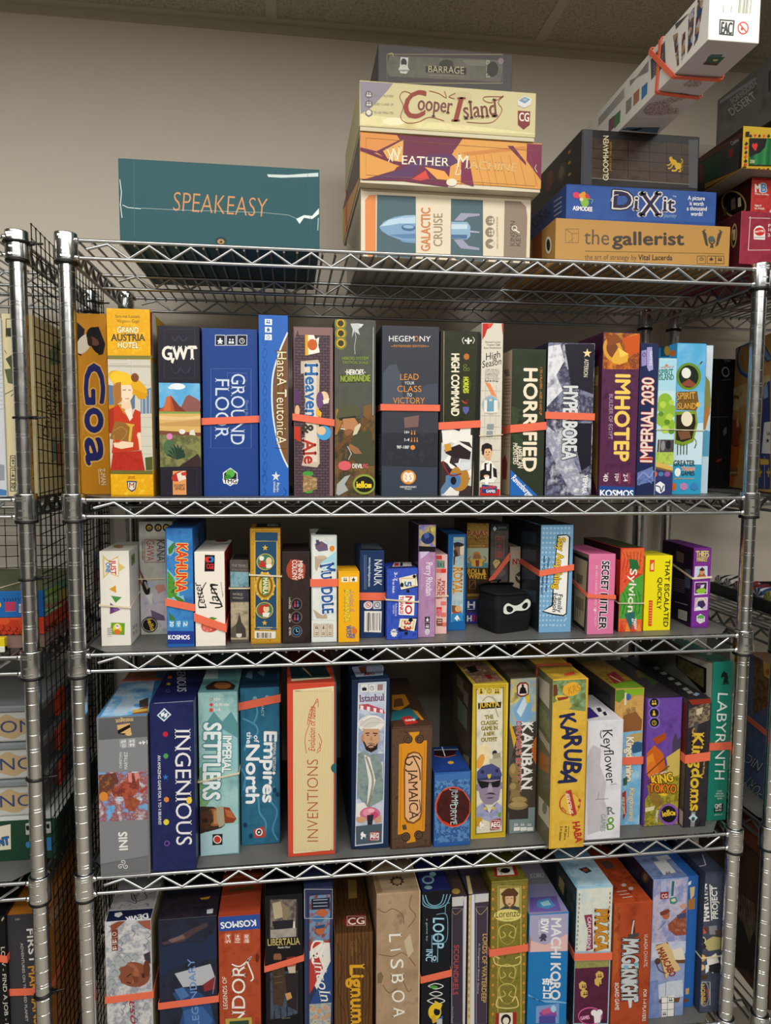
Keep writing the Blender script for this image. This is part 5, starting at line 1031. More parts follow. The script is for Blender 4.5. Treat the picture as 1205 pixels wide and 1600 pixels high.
game_box('perry', (22.383, 1.3, 46.155), 0.0, 0.0, 0.0, 1.22, 4.2, 7.955, {'*': '#a67aa4', 'L': '#2b2230', 'T': '#3c3040'}, None, {
 'F': [
 (p,'n:#3a4a86/#7a7ac0/#c9b45a/#2a3060@0.6',[1,396,59,-1,0,-75,-59,2]),(e,'24346e',[32,350,23,0,0,-20]),(e,'d8c66a',[48,381,7,0,0,-8]),(p,'4a6ab0',[18,364,16,10,4,-20,-16,-6]),
  (p,'15131a',[1,324,59,-4,0,-18,-59,2]),(p,'n:#a67aa4/#b58cb4/#9a6e9a@1',[1,301,59,-1,0,-299,-58,1]),(p,'cfc0e0',[5,304,34,0,-13,-13,-18,-13]),(t,'f2eaf2','Perry Rhodan',[27,265,1,-116,23,0],'k'),
  (t,'d0b4d0','Die Kosmische Hanse',[11,250,-1,-80,7,0],'i'),(p,'2c2530',[25,74,17,0,0,-20,-17,0]),(i,'efe8ef','meeple',[28,56,12,0,0,15]),(p,'2c2530',[25,52,17,0,0,-21,-16,1]),
  (i,'efe8ef','people',[28,34,12,-1,0,15]),(e,'efe8ef',[34,20,8,0,0,-10]),(i,'2c2530','clock',[28,13,12,-1,0,14]),],
}, 'mauve box with a blue machine picture and a black band at its top', 'small game boxes on the third shelf')
game_box('pixel', (23.778, 2.1, 46.155), 0.0, 0.0, 0.0, 0.855, 3.4, 5.738, {'*': '#eec4bf', 'L': '#a33'}, None, {
 'F': [
 (p,'d8423c',[2,284,20,0,0,-15,-20,1]),(p,'e27a70',[2,236,20,0,0,-15,-20,1]),(p,'d8423c',[19,236,19,0,0,-15,-18,0]),(p,'e27a70',[20,119,20,-1,0,-14,-20,0]),(p,'d8423c',[4,98,20,0,0,-15,-20,1]),
  (p,'e27a70',[21,78,19,-1,0,-15,-19,0]),(p,'d8423c',[4,50,20,0,0,-16,-19,1]),(p,'e27a70',[25,42,17,0,0,-15,-17,1]),(p,'7a9a8a',[2,268,30,-3,1,-27,-31,2]),(t,'2f5048','LV.1',[8,244,22,-2,0,15],'b'),
  (t,'a83a30','PIXEL',[22,192,0,-64,12,0],'B'),(t,'a83a30','TACTICS',[7,202,-1,-74,12,0],'B'),(e,'e07a8a',[14,78,11,0,0,-14]),(e,'8a2a3a',[10,80,2,0,0,-2]),(p,'8a4a3a',[6,57,21,-1,0,-26,-21,0]),
  (l,'e8d8c0',3,[9,50,15,0]),(l,'e8d8c0',3,[9,42,15,0]),],
}, 'narrow pink and red chequered box beside the mauve one', 'small game boxes on the third shelf')
game_box('port', (24.865, 3.0, 46.155), 0.0, 0.0, 0.0, 1.351, 4.5, 7.085, {'*': '#1c64a8', 'L': '#20232c'}, None, {
 'F': [
 (p,'9ab8c2',[19,343,41,0,-2,-306,-44,-5]),(p,'n:#7fa4b4/#b9ccce/#8faab0@0.8',[22,291,36,-1,0,-225,-40,1]),(t,'d8cfa8','COOL',[22,334,32,0,0,8],'B'),(p,'2a2a30',[19,322,17,4,22,-8,-1,-17,-34,1]),
  (e,'8a6a54',[36,291,16,0,0,-18]),(p,'3a302c',[20,294,10,4,8,-24,-14,-4]),(p,'e6ddc4',[44,308,16,4,-2,-36,-14,4]),(p,'4a3c34',[20,274,7,2,-2,-34,-5,0]),
  (t,'c98a3a','ROYAL',[22,234,-2,-98,31,-2],'sBo#e9dcae*.6'),(t,'3a5a7a','Port',[46,214,-2,-36,10,0],'i'),(p,'7a5030',[16,94,31,-4,4,-24,-25,-7,-9,11]),(e,'d8a878',[40,80,12,0,0,-12]),
  (p,'b8402c',[22,72,32,-6,-2,-9,-32,2]),(p,'2f8ac0',[16,62,40,4,4,-32,-45,0]),(p,'eef2f4',[26,45,11,13,7,-10,4,-11,-8,6,-2,-9]),],
}, 'narrow blue box with a pirate picture and brown-gold title', 'small game boxes on the third shelf')
game_box('raja', (26.725, 4.9, 46.155), 0.0, 0.0, 0.0, 1.716, 4.2, 7.704, {'*': '#5a4224'}, None, {
 'F': [
 (p,'n:#7a5a24/#a8843c/#5a3f18@0.3',[1,384,83,-2,0,-77,-83,1]),(t,'8a2f28','RAJAS',[3,336,75,-2,0,20],'sBo#e0c884*.6'),(t,'6a2f28','OF THE GANGES',[8,322,66,-1,0,6],'s'),
  (p,'8a6a34',[1,306,83,-1,0,-16,-83,1]),(i,'d8b868','scroll',[11,294,59,0,0,10]),(p,'a8b49a',[1,290,83,-1,0,-75,-82,1]),(p,'5a8a94',[2,234,81,-2,1,-18,-82,1]),(e,'c9803a',[38,266,14,0,0,-10]),
  (e,'9a6a4a',[40,254,16,0,0,-14]),(p,'d8b04a',[12,248,56,-1,-8,-27,-39,0]),(p,'8f3a34',[34,244,15,0,-1,-24,-12,0]),(L,'9a6a4a',4,[20,233,-12,15,8,10]),(L,'9a6a4a',4,[60,232,15,15,-10,11]),
  (p,'3a2818',[2,213,82,-1,0,-103,-80,1]),(t,'d9a83a','ROLL &',[4,194,72,-4,0,18],'sB'),(t,'d9a83a','WRITE',[6,174,71,-3,0,19],'sB'),(l,'8a6534',2,[12,168,23,-1,1,-33,-24,0,0,34]),
  (l,'8a6534',2,[14,142,20,22]),(p,'8a6a34',[4,116,80,-1,0,-11,-80,2]),(p,'24366e',[2,94,82,-2,1,-45,-82,2]),(t,'e2e4ea','H',[7,62,27,-2,0,25],'B'),(l,'e2e4ea',2,[6,56,30,0]),
  (p,'2f3a8a',[3,46,82,-2,0,-43,-81,0]),(t,'e2e4ea','H',[6,10,16,0,0,22],'B'),(t,'c23a5a','U G',[24,10,28,-2,0,25],'B'),],
}, 'brown and gold box with white lettering, behind and left of the black bag', 'small game boxes on the third shelf')
game_box('mahj', (28.695, 5.4, 46.155), 0.0, 0.0, 0.0, 1.445, 4.2, 7.546, {'*': '#4a4644'}, None, {
 'F': [
 (p,'n:#4b4745/#5a5553/#3f3b3a@1',[1,353,67,-1,3,-347,-66,1]),(p,'2b3038',[1,376,68,-2,1,-20,-69,0]),(i,'cfe0ea','diamond',[8,350,16,-1,0,20]),(t,'8f9aa4','JAMMA',[28,358,36,0,0,10]),
  (l,'8a6a64',2,[20,331,32,-1,2,-84,-33,0,-1,85]),(t,'c24a40','天',[25,308,23,-1,0,19]),(t,'c24a40','大',[26,280,22,0,0,19]),(t,'c24a40','圓',[26,250,22,0,0,19]),
  (p,'d8b878',[10,228,11,14,15,-4,4,-10,-18,-22]),(l,'7a6244',2,[14,224,18,11]),(e,'6a645f',[33,190,30,0,0,-15]),],
}, 'dark grey box with red eastern characters, behind the black bag under a slanted band', 'small game boxes on the third shelf')
game_box('nyet', (30.396, 5.8, 46.155), 0.0, 0.0, 0.0, 0.836, 3.2, 5.731, {'*': '#b9ab98'}, None, {
 'F': [
 (e,'c9973a',[44,260,10,0,0,-9]),(p,'c9973a',[38,257,3,-1,0,-6,-1,0]),(t,'a8322a','NYET!',[10,219,70,-1,0,20],'sB'),(l,'4a443c',2,[30,210,11,0]),(l,'4a443c',2,[38,202,3,0]),
  (e,'4a3c36',[54,166,32,0,0,-26]),(e,'8a7a68',[46,163,14,0,0,-10]),(L,'d8cfc0',3,[27,174,12,-14,2,-4,0,14]),],
}, 'beige box with a small red title, right behind the black bag', 'small game boxes on the third shelf')
game_box('say', (31.322, 1.6, 46.155), 0.0, 0.0, 0.0, 2.415, 9.5, 7.845, {'*': '#78a9cf', 'L': '#1e2730', 'T': '#15181c'}, None, {
 'F': [
 (e,'a9cbe4',[-4,380,4,0,0,-4]),(e,'a9cbe4',[10,380,4,0,0,-4]),(e,'a9cbe4',[22,380,4,0,0,-4]),(e,'a9cbe4',[36,380,4,0,0,-4]),(e,'a9cbe4',[50,380,4,0,0,-4]),(e,'a9cbe4',[63,380,4,0,0,-4]),
  (e,'a9cbe4',[76,380,4,0,0,-4]),(e,'a9cbe4',[90,380,4,0,0,-4]),(e,'a9cbe4',[104,380,4,0,0,-4]),(e,'a9cbe4',[-4,363,4,0,0,-4]),(e,'a9cbe4',[9,363,4,0,0,-4]),(e,'a9cbe4',[22,363,4,0,0,-4]),
  (e,'a9cbe4',[36,363,4,0,0,-4]),(e,'a9cbe4',[49,362,4,0,0,-4]),(e,'a9cbe4',[62,362,4,0,0,-4]),(e,'a9cbe4',[76,362,4,0,0,-4]),(e,'a9cbe4',[90,362,4,0,0,-4]),(e,'a9cbe4',[104,362,4,0,0,-4]),
  (e,'a9cbe4',[-5,346,4,0,0,-4]),(e,'a9cbe4',[8,346,4,0,0,-4]),(e,'a9cbe4',[22,346,4,0,0,-4]),(e,'a9cbe4',[36,346,4,0,0,-4]),(e,'a9cbe4',[49,346,4,0,0,-4]),(e,'a9cbe4',[62,345,4,0,0,-4]),
  (e,'a9cbe4',[76,345,4,0,0,-4]),(e,'a9cbe4',[90,345,4,0,0,-4]),(e,'a9cbe4',[103,344,4,0,0,-4]),(e,'a9cbe4',[-6,328,4,0,0,-4]),(e,'a9cbe4',[8,328,4,0,0,-4]),(e,'a9cbe4',[22,328,4,0,0,-4]),
  (e,'a9cbe4',[35,328,4,0,0,-4]),(e,'a9cbe4',[48,328,4,0,0,-4]),(e,'a9cbe4',[62,328,4,0,0,-4]),(e,'a9cbe4',[76,328,4,0,0,-4]),(e,'a9cbe4',[89,328,4,0,0,-4]),(e,'a9cbe4',[102,327,4,0,0,-4]),
  (e,'a9cbe4',[-6,311,4,0,0,-4]),(e,'a9cbe4',[8,310,4,0,0,-4]),(e,'a9cbe4',[21,310,4,0,0,-4]),(e,'a9cbe4',[34,310,4,0,0,-4]),(e,'a9cbe4',[48,310,4,0,0,-4]),(e,'a9cbe4',[62,310,4,0,0,-4]),
  (e,'a9cbe4',[75,310,4,0,0,-4]),(e,'a9cbe4',[88,310,4,0,0,-4]),(e,'a9cbe4',[102,310,4,0,0,-4]),(e,'a9cbe4',[-6,294,4,0,0,-4]),(e,'a9cbe4',[7,293,4,0,0,-4]),(e,'a9cbe4',[20,293,4,0,0,-4]),
  (e,'a9cbe4',[34,293,4,0,0,-4]),(e,'a9cbe4',[48,292,4,0,0,-4]),(e,'a9cbe4',[61,292,4,0,0,-4]),(e,'a9cbe4',[74,292,4,0,0,-4]),(e,'a9cbe4',[88,292,4,0,0,-4]),(e,'a9cbe4',[102,292,4,0,0,-4]),
  (e,'a9cbe4',[-6,276,4,0,0,-4]),(e,'a9cbe4',[7,276,4,0,0,-4]),(e,'a9cbe4',[20,276,4,0,0,-4]),(e,'a9cbe4',[34,276,4,0,0,-4]),(e,'a9cbe4',[48,275,4,0,0,-4]),(e,'a9cbe4',[61,275,4,0,0,-4]),
  (e,'a9cbe4',[74,275,4,0,0,-4]),(e,'a9cbe4',[88,274,4,0,0,-4]),(e,'a9cbe4',[102,274,4,0,0,-4]),(e,'a9cbe4',[-7,258,4,0,0,-4]),(e,'a9cbe4',[6,258,4,0,0,-4]),(e,'a9cbe4',[20,258,4,0,0,-4]),
  (e,'a9cbe4',[34,258,4,0,0,-4]),(e,'a9cbe4',[47,258,4,0,0,-4]),(e,'a9cbe4',[60,258,4,0,0,-4]),(e,'a9cbe4',[74,257,4,0,0,-4]),(e,'a9cbe4',[88,257,4,0,0,-4]),(e,'a9cbe4',[101,256,4,0,0,-4]),
  (e,'a9cbe4',[-8,241,4,0,0,-4]),(e,'a9cbe4',[6,240,4,0,0,-4]),(e,'a9cbe4',[20,240,4,0,0,-4]),(e,'a9cbe4',[33,240,4,0,0,-4]),(e,'a9cbe4',[46,240,4,0,0,-4]),(e,'a9cbe4',[60,240,4,0,0,-4]),
  (e,'a9cbe4',[74,240,4,0,0,-4]),(e,'a9cbe4',[87,240,4,0,0,-4]),(e,'a9cbe4',[100,239,4,0,0,-4]),(e,'a9cbe4',[-8,223,4,0,0,-4]),(e,'a9cbe4',[6,223,4,0,0,-4]),(e,'a9cbe4',[19,223,4,0,0,-4]),
  (e,'a9cbe4',[32,222,4,0,0,-4]),(e,'a9cbe4',[46,222,4,0,0,-4]),(e,'a9cbe4',[60,222,4,0,0,-4]),(e,'a9cbe4',[73,222,4,0,0,-4]),(e,'a9cbe4',[87,222,4,0,0,-4]),(e,'a9cbe4',[100,222,4,0,0,-4]),
  (e,'a9cbe4',[-8,206,4,0,0,-4]),(e,'a9cbe4',[5,206,4,0,0,-4]),(e,'a9cbe4',[18,205,4,0,0,-4]),(e,'a9cbe4',[32,205,4,0,0,-4]),(e,'a9cbe4',[46,204,4,0,0,-4]),(e,'a9cbe4',[59,204,4,0,0,-4]),
  (e,'a9cbe4',[73,204,4,0,0,-4]),(e,'a9cbe4',[86,204,4,0,0,-4]),(e,'a9cbe4',[100,204,4,0,0,-4]),(e,'a9cbe4',[-8,188,4,0,0,-4]),(e,'a9cbe4',[4,188,4,0,0,-4]),(e,'a9cbe4',[18,188,4,0,0,-4]),
  (e,'a9cbe4',[32,188,4,0,0,-4]),(e,'a9cbe4',[46,187,4,0,0,-4]),(e,'a9cbe4',[59,187,4,0,0,-4]),(e,'a9cbe4',[72,186,4,0,0,-4]),(e,'a9cbe4',[86,186,4,0,0,-4]),(e,'a9cbe4',[100,186,4,0,0,-4]),
  (e,'a9cbe4',[-9,170,4,0,0,-4]),(e,'a9cbe4',[4,170,4,0,0,-4]),(e,'a9cbe4',[18,170,4,0,0,-4]),(e,'a9cbe4',[32,170,4,0,0,-4]),(e,'a9cbe4',[45,170,4,0,0,-4]),(e,'a9cbe4',[58,169,4,0,0,-4]),
  (e,'a9cbe4',[72,169,4,0,0,-4]),(e,'a9cbe4',[86,168,4,0,0,-4]),(e,'a9cbe4',[100,168,4,0,0,-4]),(e,'a9cbe4',[-10,153,4,0,0,-4]),(e,'a9cbe4',[4,152,4,0,0,-4]),(e,'a9cbe4',[18,152,4,0,0,-4]),
  (e,'a9cbe4',[31,152,4,0,0,-4]),(e,'a9cbe4',[44,152,4,0,0,-4]),(e,'a9cbe4',[58,152,4,0,0,-4]),(e,'a9cbe4',[72,151,4,0,0,-4]),(e,'a9cbe4',[86,151,4,0,0,-4]),(e,'a9cbe4',[99,150,4,0,0,-4]),
  (e,'a9cbe4',[-10,135,4,0,0,-4]),(e,'a9cbe4',[4,135,4,0,0,-4]),(e,'a9cbe4',[17,134,4,0,0,-4]),(e,'a9cbe4',[30,134,4,0,0,-4]),(e,'a9cbe4',[44,134,4,0,0,-4]),(e,'a9cbe4',[58,134,4,0,0,-4]),
  (e,'a9cbe4',[72,134,4,0,0,-4]),(e,'a9cbe4',[85,133,4,0,0,-4]),(e,'a9cbe4',[98,133,4,0,0,-4]),(e,'a9cbe4',[-10,118,4,0,0,-4]),(e,'a9cbe4',[3,117,4,0,0,-4]),(e,'a9cbe4',[16,117,4,0,0,-4]),
  (e,'a9cbe4',[30,116,4,0,0,-4]),(e,'a9cbe4',[44,116,4,0,0,-4]),(e,'a9cbe4',[58,116,4,0,0,-4]),(e,'a9cbe4',[71,116,4,0,0,-4]),(e,'a9cbe4',[84,116,4,0,0,-4]),(e,'a9cbe4',[98,115,4,0,0,-4]),
  (e,'a9cbe4',[-11,100,4,0,0,-4]),(e,'a9cbe4',[2,100,4,0,0,-4]),(e,'a9cbe4',[16,99,4,0,0,-4]),(e,'a9cbe4',[30,99,4,0,0,-4]),(e,'a9cbe4',[44,98,4,0,0,-4]),(e,'a9cbe4',[57,98,4,0,0,-4]),
  (e,'a9cbe4',[70,98,4,0,0,-4]),(e,'a9cbe4',[84,98,4,0,0,-4]),(e,'a9cbe4',[98,97,4,0,0,-4]),(e,'a9cbe4',[-12,82,4,0,0,-4]),(e,'a9cbe4',[2,82,4,0,0,-4]),(e,'a9cbe4',[16,82,4,0,0,-4]),
  (e,'a9cbe4',[30,81,4,0,0,-4]),(e,'a9cbe4',[43,80,4,0,0,-4]),(e,'a9cbe4',[56,80,4,0,0,-4]),(e,'a9cbe4',[70,80,4,0,0,-4]),(e,'a9cbe4',[84,80,4,0,0,-4]),(e,'a9cbe4',[98,80,4,0,0,-4]),
  (e,'a9cbe4',[-12,64,4,0,0,-4]),(e,'a9cbe4',[2,64,4,0,0,-4]),(e,'a9cbe4',[16,64,4,0,0,-4]),(e,'a9cbe4',[29,64,4,0,0,-4]),(e,'a9cbe4',[42,63,4,0,0,-4]),(e,'a9cbe4',[56,62,4,0,0,-4]),
  (e,'a9cbe4',[70,62,4,0,0,-4]),(e,'a9cbe4',[84,62,4,0,0,-4]),(e,'a9cbe4',[97,62,4,0,0,-4]),(e,'a9cbe4',[-12,46,4,0,0,-4]),(e,'a9cbe4',[2,46,4,0,0,-4]),(e,'a9cbe4',[15,46,4,0,0,-4]),
  (e,'a9cbe4',[28,46,4,0,0,-4]),(e,'a9cbe4',[42,45,4,0,0,-4]),(e,'a9cbe4',[56,45,4,0,0,-4]),(e,'a9cbe4',[70,44,4,0,0,-4]),(e,'a9cbe4',[83,44,4,0,0,-4]),(e,'a9cbe4',[96,44,4,0,0,-4]),
  (e,'a9cbe4',[-12,29,4,0,0,-4]),(e,'a9cbe4',[1,28,4,0,0,-4]),(e,'a9cbe4',[14,28,4,0,0,-4]),(e,'a9cbe4',[28,28,4,0,0,-4]),(e,'a9cbe4',[42,28,4,0,0,-4]),(e,'a9cbe4',[56,27,4,0,0,-4]),
  (e,'a9cbe4',[69,26,4,0,0,-4]),(e,'a9cbe4',[82,26,4,0,0,-4]),(e,'a9cbe4',[96,26,4,0,0,-4]),(p,'1a1c22',[60,356,36,2,14,-11,-6,-280,-13,-8,-41,6,-40,13,35,24,8,156]),
  (p,'f2f0ea',[64,352,32,2,8,-8,-4,-276,-10,-6,-38,6,-37,10,35,18,6,160]),(t,'e8c22e','Say Anything',[64,346,-14,-185,26,-2],'Bo#22242c*.9'),(t,'2a2c32','Family',[70,141,-2,-67,16,-1],'sb'),
  (t,'2a2c32','Edition',[50,144,0,-69,16,0],'sb'),(t,'1f3048','What happens this',[27,278,-7,-126,8,0],'b'),(t,'1f3048','will YOU really say?',[10,282,-6,-140,9,-1],'b'),
  (e,'a9cbe4',[101,50,4,0,0,-5]),(e,'a9cbe4',[52,27,5,0,0,-5]),],
 'L': [
 (p,'3a4a5c',[216,349,-166,11,2,-43,162,-16]),(p,'3a4a5c',[212,280,-166,15,2,-43,161,-20]),(p,'3a4a5c',[208,210,-166,19,2,-43,160,-24]),(p,'3a4a5c',[202,122,-166,25,2,-44,160,-29]),
  (p,'2c3a48',[302,367,-28,1,-4,-42,29,-4]),],
}, 'light blue dotted box with a yellow title in a white speech bubble', 'small game boxes on the third shelf')
game_box('secr', (34.575, 0.7, 46.155), 0.0, 0.0, 0.0, 1.995, 5.3, 5.814, {'*': '#dd78a3', 'L': '#6e6454'}, None, {
 'F': [
 (t,'2a2730','SECRET',[50,266,-2,-103,26,-2],'Bo#f4e6ec*1.3'),(t,'2a2730','HITLER',[47,150,-3,-130,26,-2],'Bo#f4e6ec*1.3'),(t,'f0c4d8','BE VERY CAREFUL WHO YOU TRUST',[26,250,0,-220,7,0],'b'),
  (e,'f0d0de',[27,90,5,0,0,-5]),],
 'L': [
 (p,'1f1c1c',[141,280,-139,-5,16,-269,109,7]),(p,'a8987c',[130,267,-118,-4,15,-243,92,8]),(p,'6e6250',[104,205,-56,1,6,-34,50,0]),(p,'7f725c',[108,120,-74,2,1,-46,71,2]),
  (l,'4a4238',4,[107,103,1,-60]),(l,'4a4238',4,[86,107,0,-59]),(l,'4a4238',4,[66,112,0,-60]),],
 'T': [
 (p,'c75a8a',[32,186,-22,-164,88,-15,0,139]),],
}, 'pink box with white-edged dark title', 'small game boxes on the third shelf')
game_box('sylv', (37.176, 1.2, 46.155), 0.0, 0.0, 0.0, 1.822, 6.6, 6.171, {'*': '#d2362b', 'L': '#1f1a18', 'T': '#1d1f18'}, None, {
 'F': [
 (p,'n:#d2362b/#e8703a/#b32a24@0.3',[3,306,87,0,-2,-92,-84,2]),(p,'n:#2f8a3a/#57a83e/#1f6a34@0.25',[4,166,31,16,55,32,0,-182,-89,2]),
  (p,'n:#d2362b/#e8603a/#c02c22@0.3',[2,274,30,-9,7,-75,-29,-48,-8,4]),(p,'n:#d2362b/#e8703a/#b32a24@0.3',[1,50,89,-6,0,-43,-89,1]),(p,'2f6a6a',[22,66,38,8,8,-59,-22,-7]),
  (L,'8f2a20',2,[8,294,8,-28,-8,-42]),(L,'8f2a20',2,[22,294,6,-29,-6,-41]),(L,'8f2a20',2,[36,294,4,-29,-6,-41]),(L,'8f2a20',2,[49,294,3,-29,-4,-41]),(L,'8f2a20',2,[63,294,1,-30,-4,-40]),
  (L,'8f2a20',2,[77,294,-1,-30,-2,-41]),(L,'17502a',2,[10,150,14,-34,-11,-49]),(L,'17502a',2,[26,150,12,-34,-10,-50]),(L,'17502a',2,[42,149,10,-33,-8,-50]),(L,'17502a',2,[57,149,9,-33,-6,-50]),
  (L,'17502a',2,[72,148,8,-33,-4,-50]),(p,'2a6a3a',[32,269,32,-5,10,-28,-18,-20,-18,16]),(t,'f4ece2','Sylvion',[38,232,-4,-158,26,-2],'b'),(t,'f0ece4','ZMAN',[51,49,5,-40,16,1],'B'),
  (l,'d8c6b8',2,[65,49,3,-38]),(p,'d8452e',[2,1,10,37,13,-37]),(p,'ef8a3e',[25,1,9,36,12,-36]),(p,'d8452e',[48,1,8,35,10,-35]),(p,'ef8a3e',[70,1,10,35,8,-35]),],
 'L': [
 (p,'3a1f1a',[318,301,-310,1,0,-112,43,-186,52,195]),(p,'c23a2c',[70,264,-66,1,4,-133,15,5]),],
 'T': [
 (p,'n:#22281a/#3a4a24/#5a2a22@0.6',[1,309,89,-8,-2,-299,-76,14]),],
}, 'red and green leafy box with white title', 'small game boxes on the third shelf')
game_box('esca', (39.171, 1.3, 46.155), 0.0, 0.0, 0.0, 2.082, 2.7, 5.552, {'*': '#efe11c'}, None, {
 'F': [
 (t,'1c1b12','THAT ESCALATED',[76,262,2,-248,18,-1],'b'),(t,'1c1b12','QUICKLY',[50,198,0,-119,16,-1],'b'),(p,'d8532a',[16,263,18,0,0,-43,-18,0]),(p,'f0d8a0',[20,245,10,9,1,-28,-11,0]),
  (p,'d8532a',[17,114,15,-1,0,-95,-14,0]),(l,'f0c86a',2,[18,105,12,-1]),(l,'f0c86a',2,[18,96,12,-1]),(l,'f0c86a',2,[18,86,12,0]),(l,'f0c86a',2,[19,76,11,0]),(l,'f0c86a',2,[20,66,11,0]),
  (l,'f0c86a',2,[20,56,11,0]),(l,'f0c86a',2,[20,47,12,-1]),(l,'f0c86a',2,[20,38,12,-1]),(l,'f0c86a',2,[21,28,11,0]),],
 'T': [
 (l,'a89a12',4,[42,72,61,16]),],
}, 'plain bright yellow box with black capitals', 'small game boxes on the third shelf')
game_box('thief', (43.195, 1.803, 46.155), -0.07, 0.0, 0.0, 1.352, 5.2, 6.027, {'*': '#74298a', 'L': '#2d1038'}, None, {
 'F': [
 (p,'n:#74298a/#7f3496/#66217a@0.8',[2,299,62,-1,2,-288,-62,0]),(t,'d8c48a','THIEFS',[8,268,50,0,-1,22],'sBko#3a1448'),(t,'c9b07a','MARKET',[12,250,42,0,0,17],'sBko#3a1448'),
  (p,'e6d4ea',[6,232,48,1,1,-47,-50,-4]),(p,'e6d4ea',[8,174,49,1,1,-47,-50,-4]),(p,'e6d4ea',[11,114,49,2,0,-48,-50,-4]),(p,'b9cde0',[9,229,43,1,1,-41,-45,-1]),(p,'6a4a34',[18,188,8,26,12,9,11,-34]),
  (e,'c98a64',[33,212,10,0,0,-12]),(p,'3a2a24',[22,218,12,12,11,-12,-11,-4]),(p,'a85a34',[12,188,10,14,26,-3,4,-11]),(p,'4a2050',[10,171,44,1,0,-41,-44,-1]),(e,'8fc03a',[34,140,20,2,2,-10]),
  (p,'cfd4d8',[32,162,14,2,-4,-12,-12,-2]),(e,'7a3a8a',[24,162,8,0,0,-5]),(p,'b9aec4',[12,112,44,1,2,-42,-46,-3]),(p,'3a2a5a',[20,100,24,4,9,-18,-13,-12,-16,0]),(L,'e8d8a0',4,[18,91,8,17,18,1,9,-14]),
  (p,'ece8ee',[13,74,15,8,13,-12,-26,-2]),(p,'e6e2e8',[34,54,18,-12,0,-18,-18,-8,-14,10,0,18]),(e,'5aa84a',[36,39,13,0,0,-10]),(t,'f2eef4','TMG',[20,24,32,0,0,12],'Bo#2a1a30'),],
 'L': [
 (p,'1d0c26',[169,286,-147,-3,-8,-268,136,-1]),(p,'6a5a50',[140,272,-66,-2,1,-38,59,0]),(p,'46506a',[61,213,-44,3,3,-73,40,1]),(l,'7a6a86',2,[149,163,-87,5]),(l,'7a6a86',2,[148,155,-86,5]),
  (l,'7a6a86',2,[148,147,-87,5]),(l,'7a6a86',2,[148,139,-88,5]),(l,'7a6a86',2,[146,131,-86,6]),(l,'7a6a86',2,[146,123,-86,6]),(l,'7a6a86',2,[146,115,-88,7]),(p,'d8d4d0',[102,49,-70,5,0,-36,69,-4]),
  (l,'222',3,[94,48,0,-30]),(l,'222',3,[86,48,-2,-30]),(l,'222',3,[76,49,0,-30]),(l,'222',3,[67,50,-1,-30]),(l,'222',3,[58,50,0,-30]),(l,'222',3,[49,52,-1,-31]),(l,'222',3,[40,52,0,-30]),
  (l,'8a7a94',4,[132,72,-100,8]),],
}, 'purple box with three framed pictures, last on the right of the third shelf', 'small game boxes on the third shelf')
game_box('inis', (1.07, -0.3, 31.155), 0.0, 0.0, 0.0, 3.168, 11.2, 10.791, {'*': '#77797d', 'T': '#3e86bd'}, None, {
 'F': [
 (p,'5f6063',[8,535,150,3,0,-70,-153,-4]),(t,'d9b878','matagot',[114,533,-54,-3,1,-14],'b'),(p,'d9ae72',[64,511,40,5,4,-32,-11,-8,-24,5,-7,13]),
  (p,'15130f',[66,494,38,18,2,-10,-33,-18,21,-2,-8,-4,-20,5]),(e,'d9b07a',[100,480,10,0,0,-6]),(p,'85878b',[5,464,153,4,0,-122,-156,9]),(p,'a5a7aa',[70,462,23,2,1,-28,-15,-4,-8,7]),
  (p,'a5a7aa',[97,464,23,0,0,-29,-24,0]),(t,'ededed','14+',[158,456,-28,-1,1,-13],'B'),(t,'ededed','2-4',[118,460,-16,0,0,-9],'b'),(t,'ededed','60',[90,460,-14,-2,0,-8],'b'),
  (i,'ededed','people',[118,448,-17,0,0,-12]),(i,'ededed','clock',[90,448,-12,0,0,-12]),(t,'e9e9ea','CHRISTIAN',[76,367,1,53,-8,0]),(t,'e9e9ea','MARTINEZ',[94,363,1,57,-11,0]),
  (p,'n:#3a86cf/#6fb2e6/#9a4a3a/#c8d8ea/#2f6fb8@1',[2,356,155,-4,-4,-165,-152,3]),(p,'n:#8f3a32/#b85a40/#6a2a2e/#d98a4a@0.5',[62,308,28,20,4,22,34,-4,2,-50,-21,-28,3,-52,-31,16,1,38,-34,2,-13,30]),
  (p,'n:#8a4a34/#5a3a34/#c9803a@0.4',[4,348,52,4,10,-30,-18,-21,-21,-35,-25,8]),(e,'d98a3a',[17,274,14,-1,0,-16]),(p,'d98a84',[94,350,12,0,1,-34,-11,3]),(p,'d98a84',[114,349,14,-1,2,-15,-12,-13]),
  (p,'n:#a8643c/#8a3030@0.3',[85,262,24,6,24,-16,-18,-29,-21,-6]),(p,'a8443a',[130,289,26,13,-2,-11,-20,-13]),(p,'828488',[1,190,153,-3,-2,-123,-151,-19]),(t,'eceae8','INIS',[88,89,-2,61,-26,0],'B'),
  (p,'6f7174',[1,43,151,17,-1,-48,-150,-3]),(i,'e8e6e4','triskele',[54,18,38,0,-2,40]),],
 'T': [
 (p,'n:#3a86cf/#7ab8e6/#c8e0f0/#4a94d8@1.5',[12,1,-11,373,115,10,42,-372]),(p,'8a5a3a',[104,40,41,56,13,-80,-47,-2]),(p,'d9b04a',[102,56,46,8,4,-22,-44,-15]),
  (p,'b5c9dc',[41,27,7,124,23,65,26,-92,-7,-103]),(p,'n:#8a4a34/#c9803a@0.5',[1,400,0,110,92,0,23,-126]),(p,'46413c',[106,144,24,30,17,-88,-27,-12]),],
}, 'grey box with blue sky top, first on the left of the fourth shelf', 'upright game boxes on the fourth shelf')
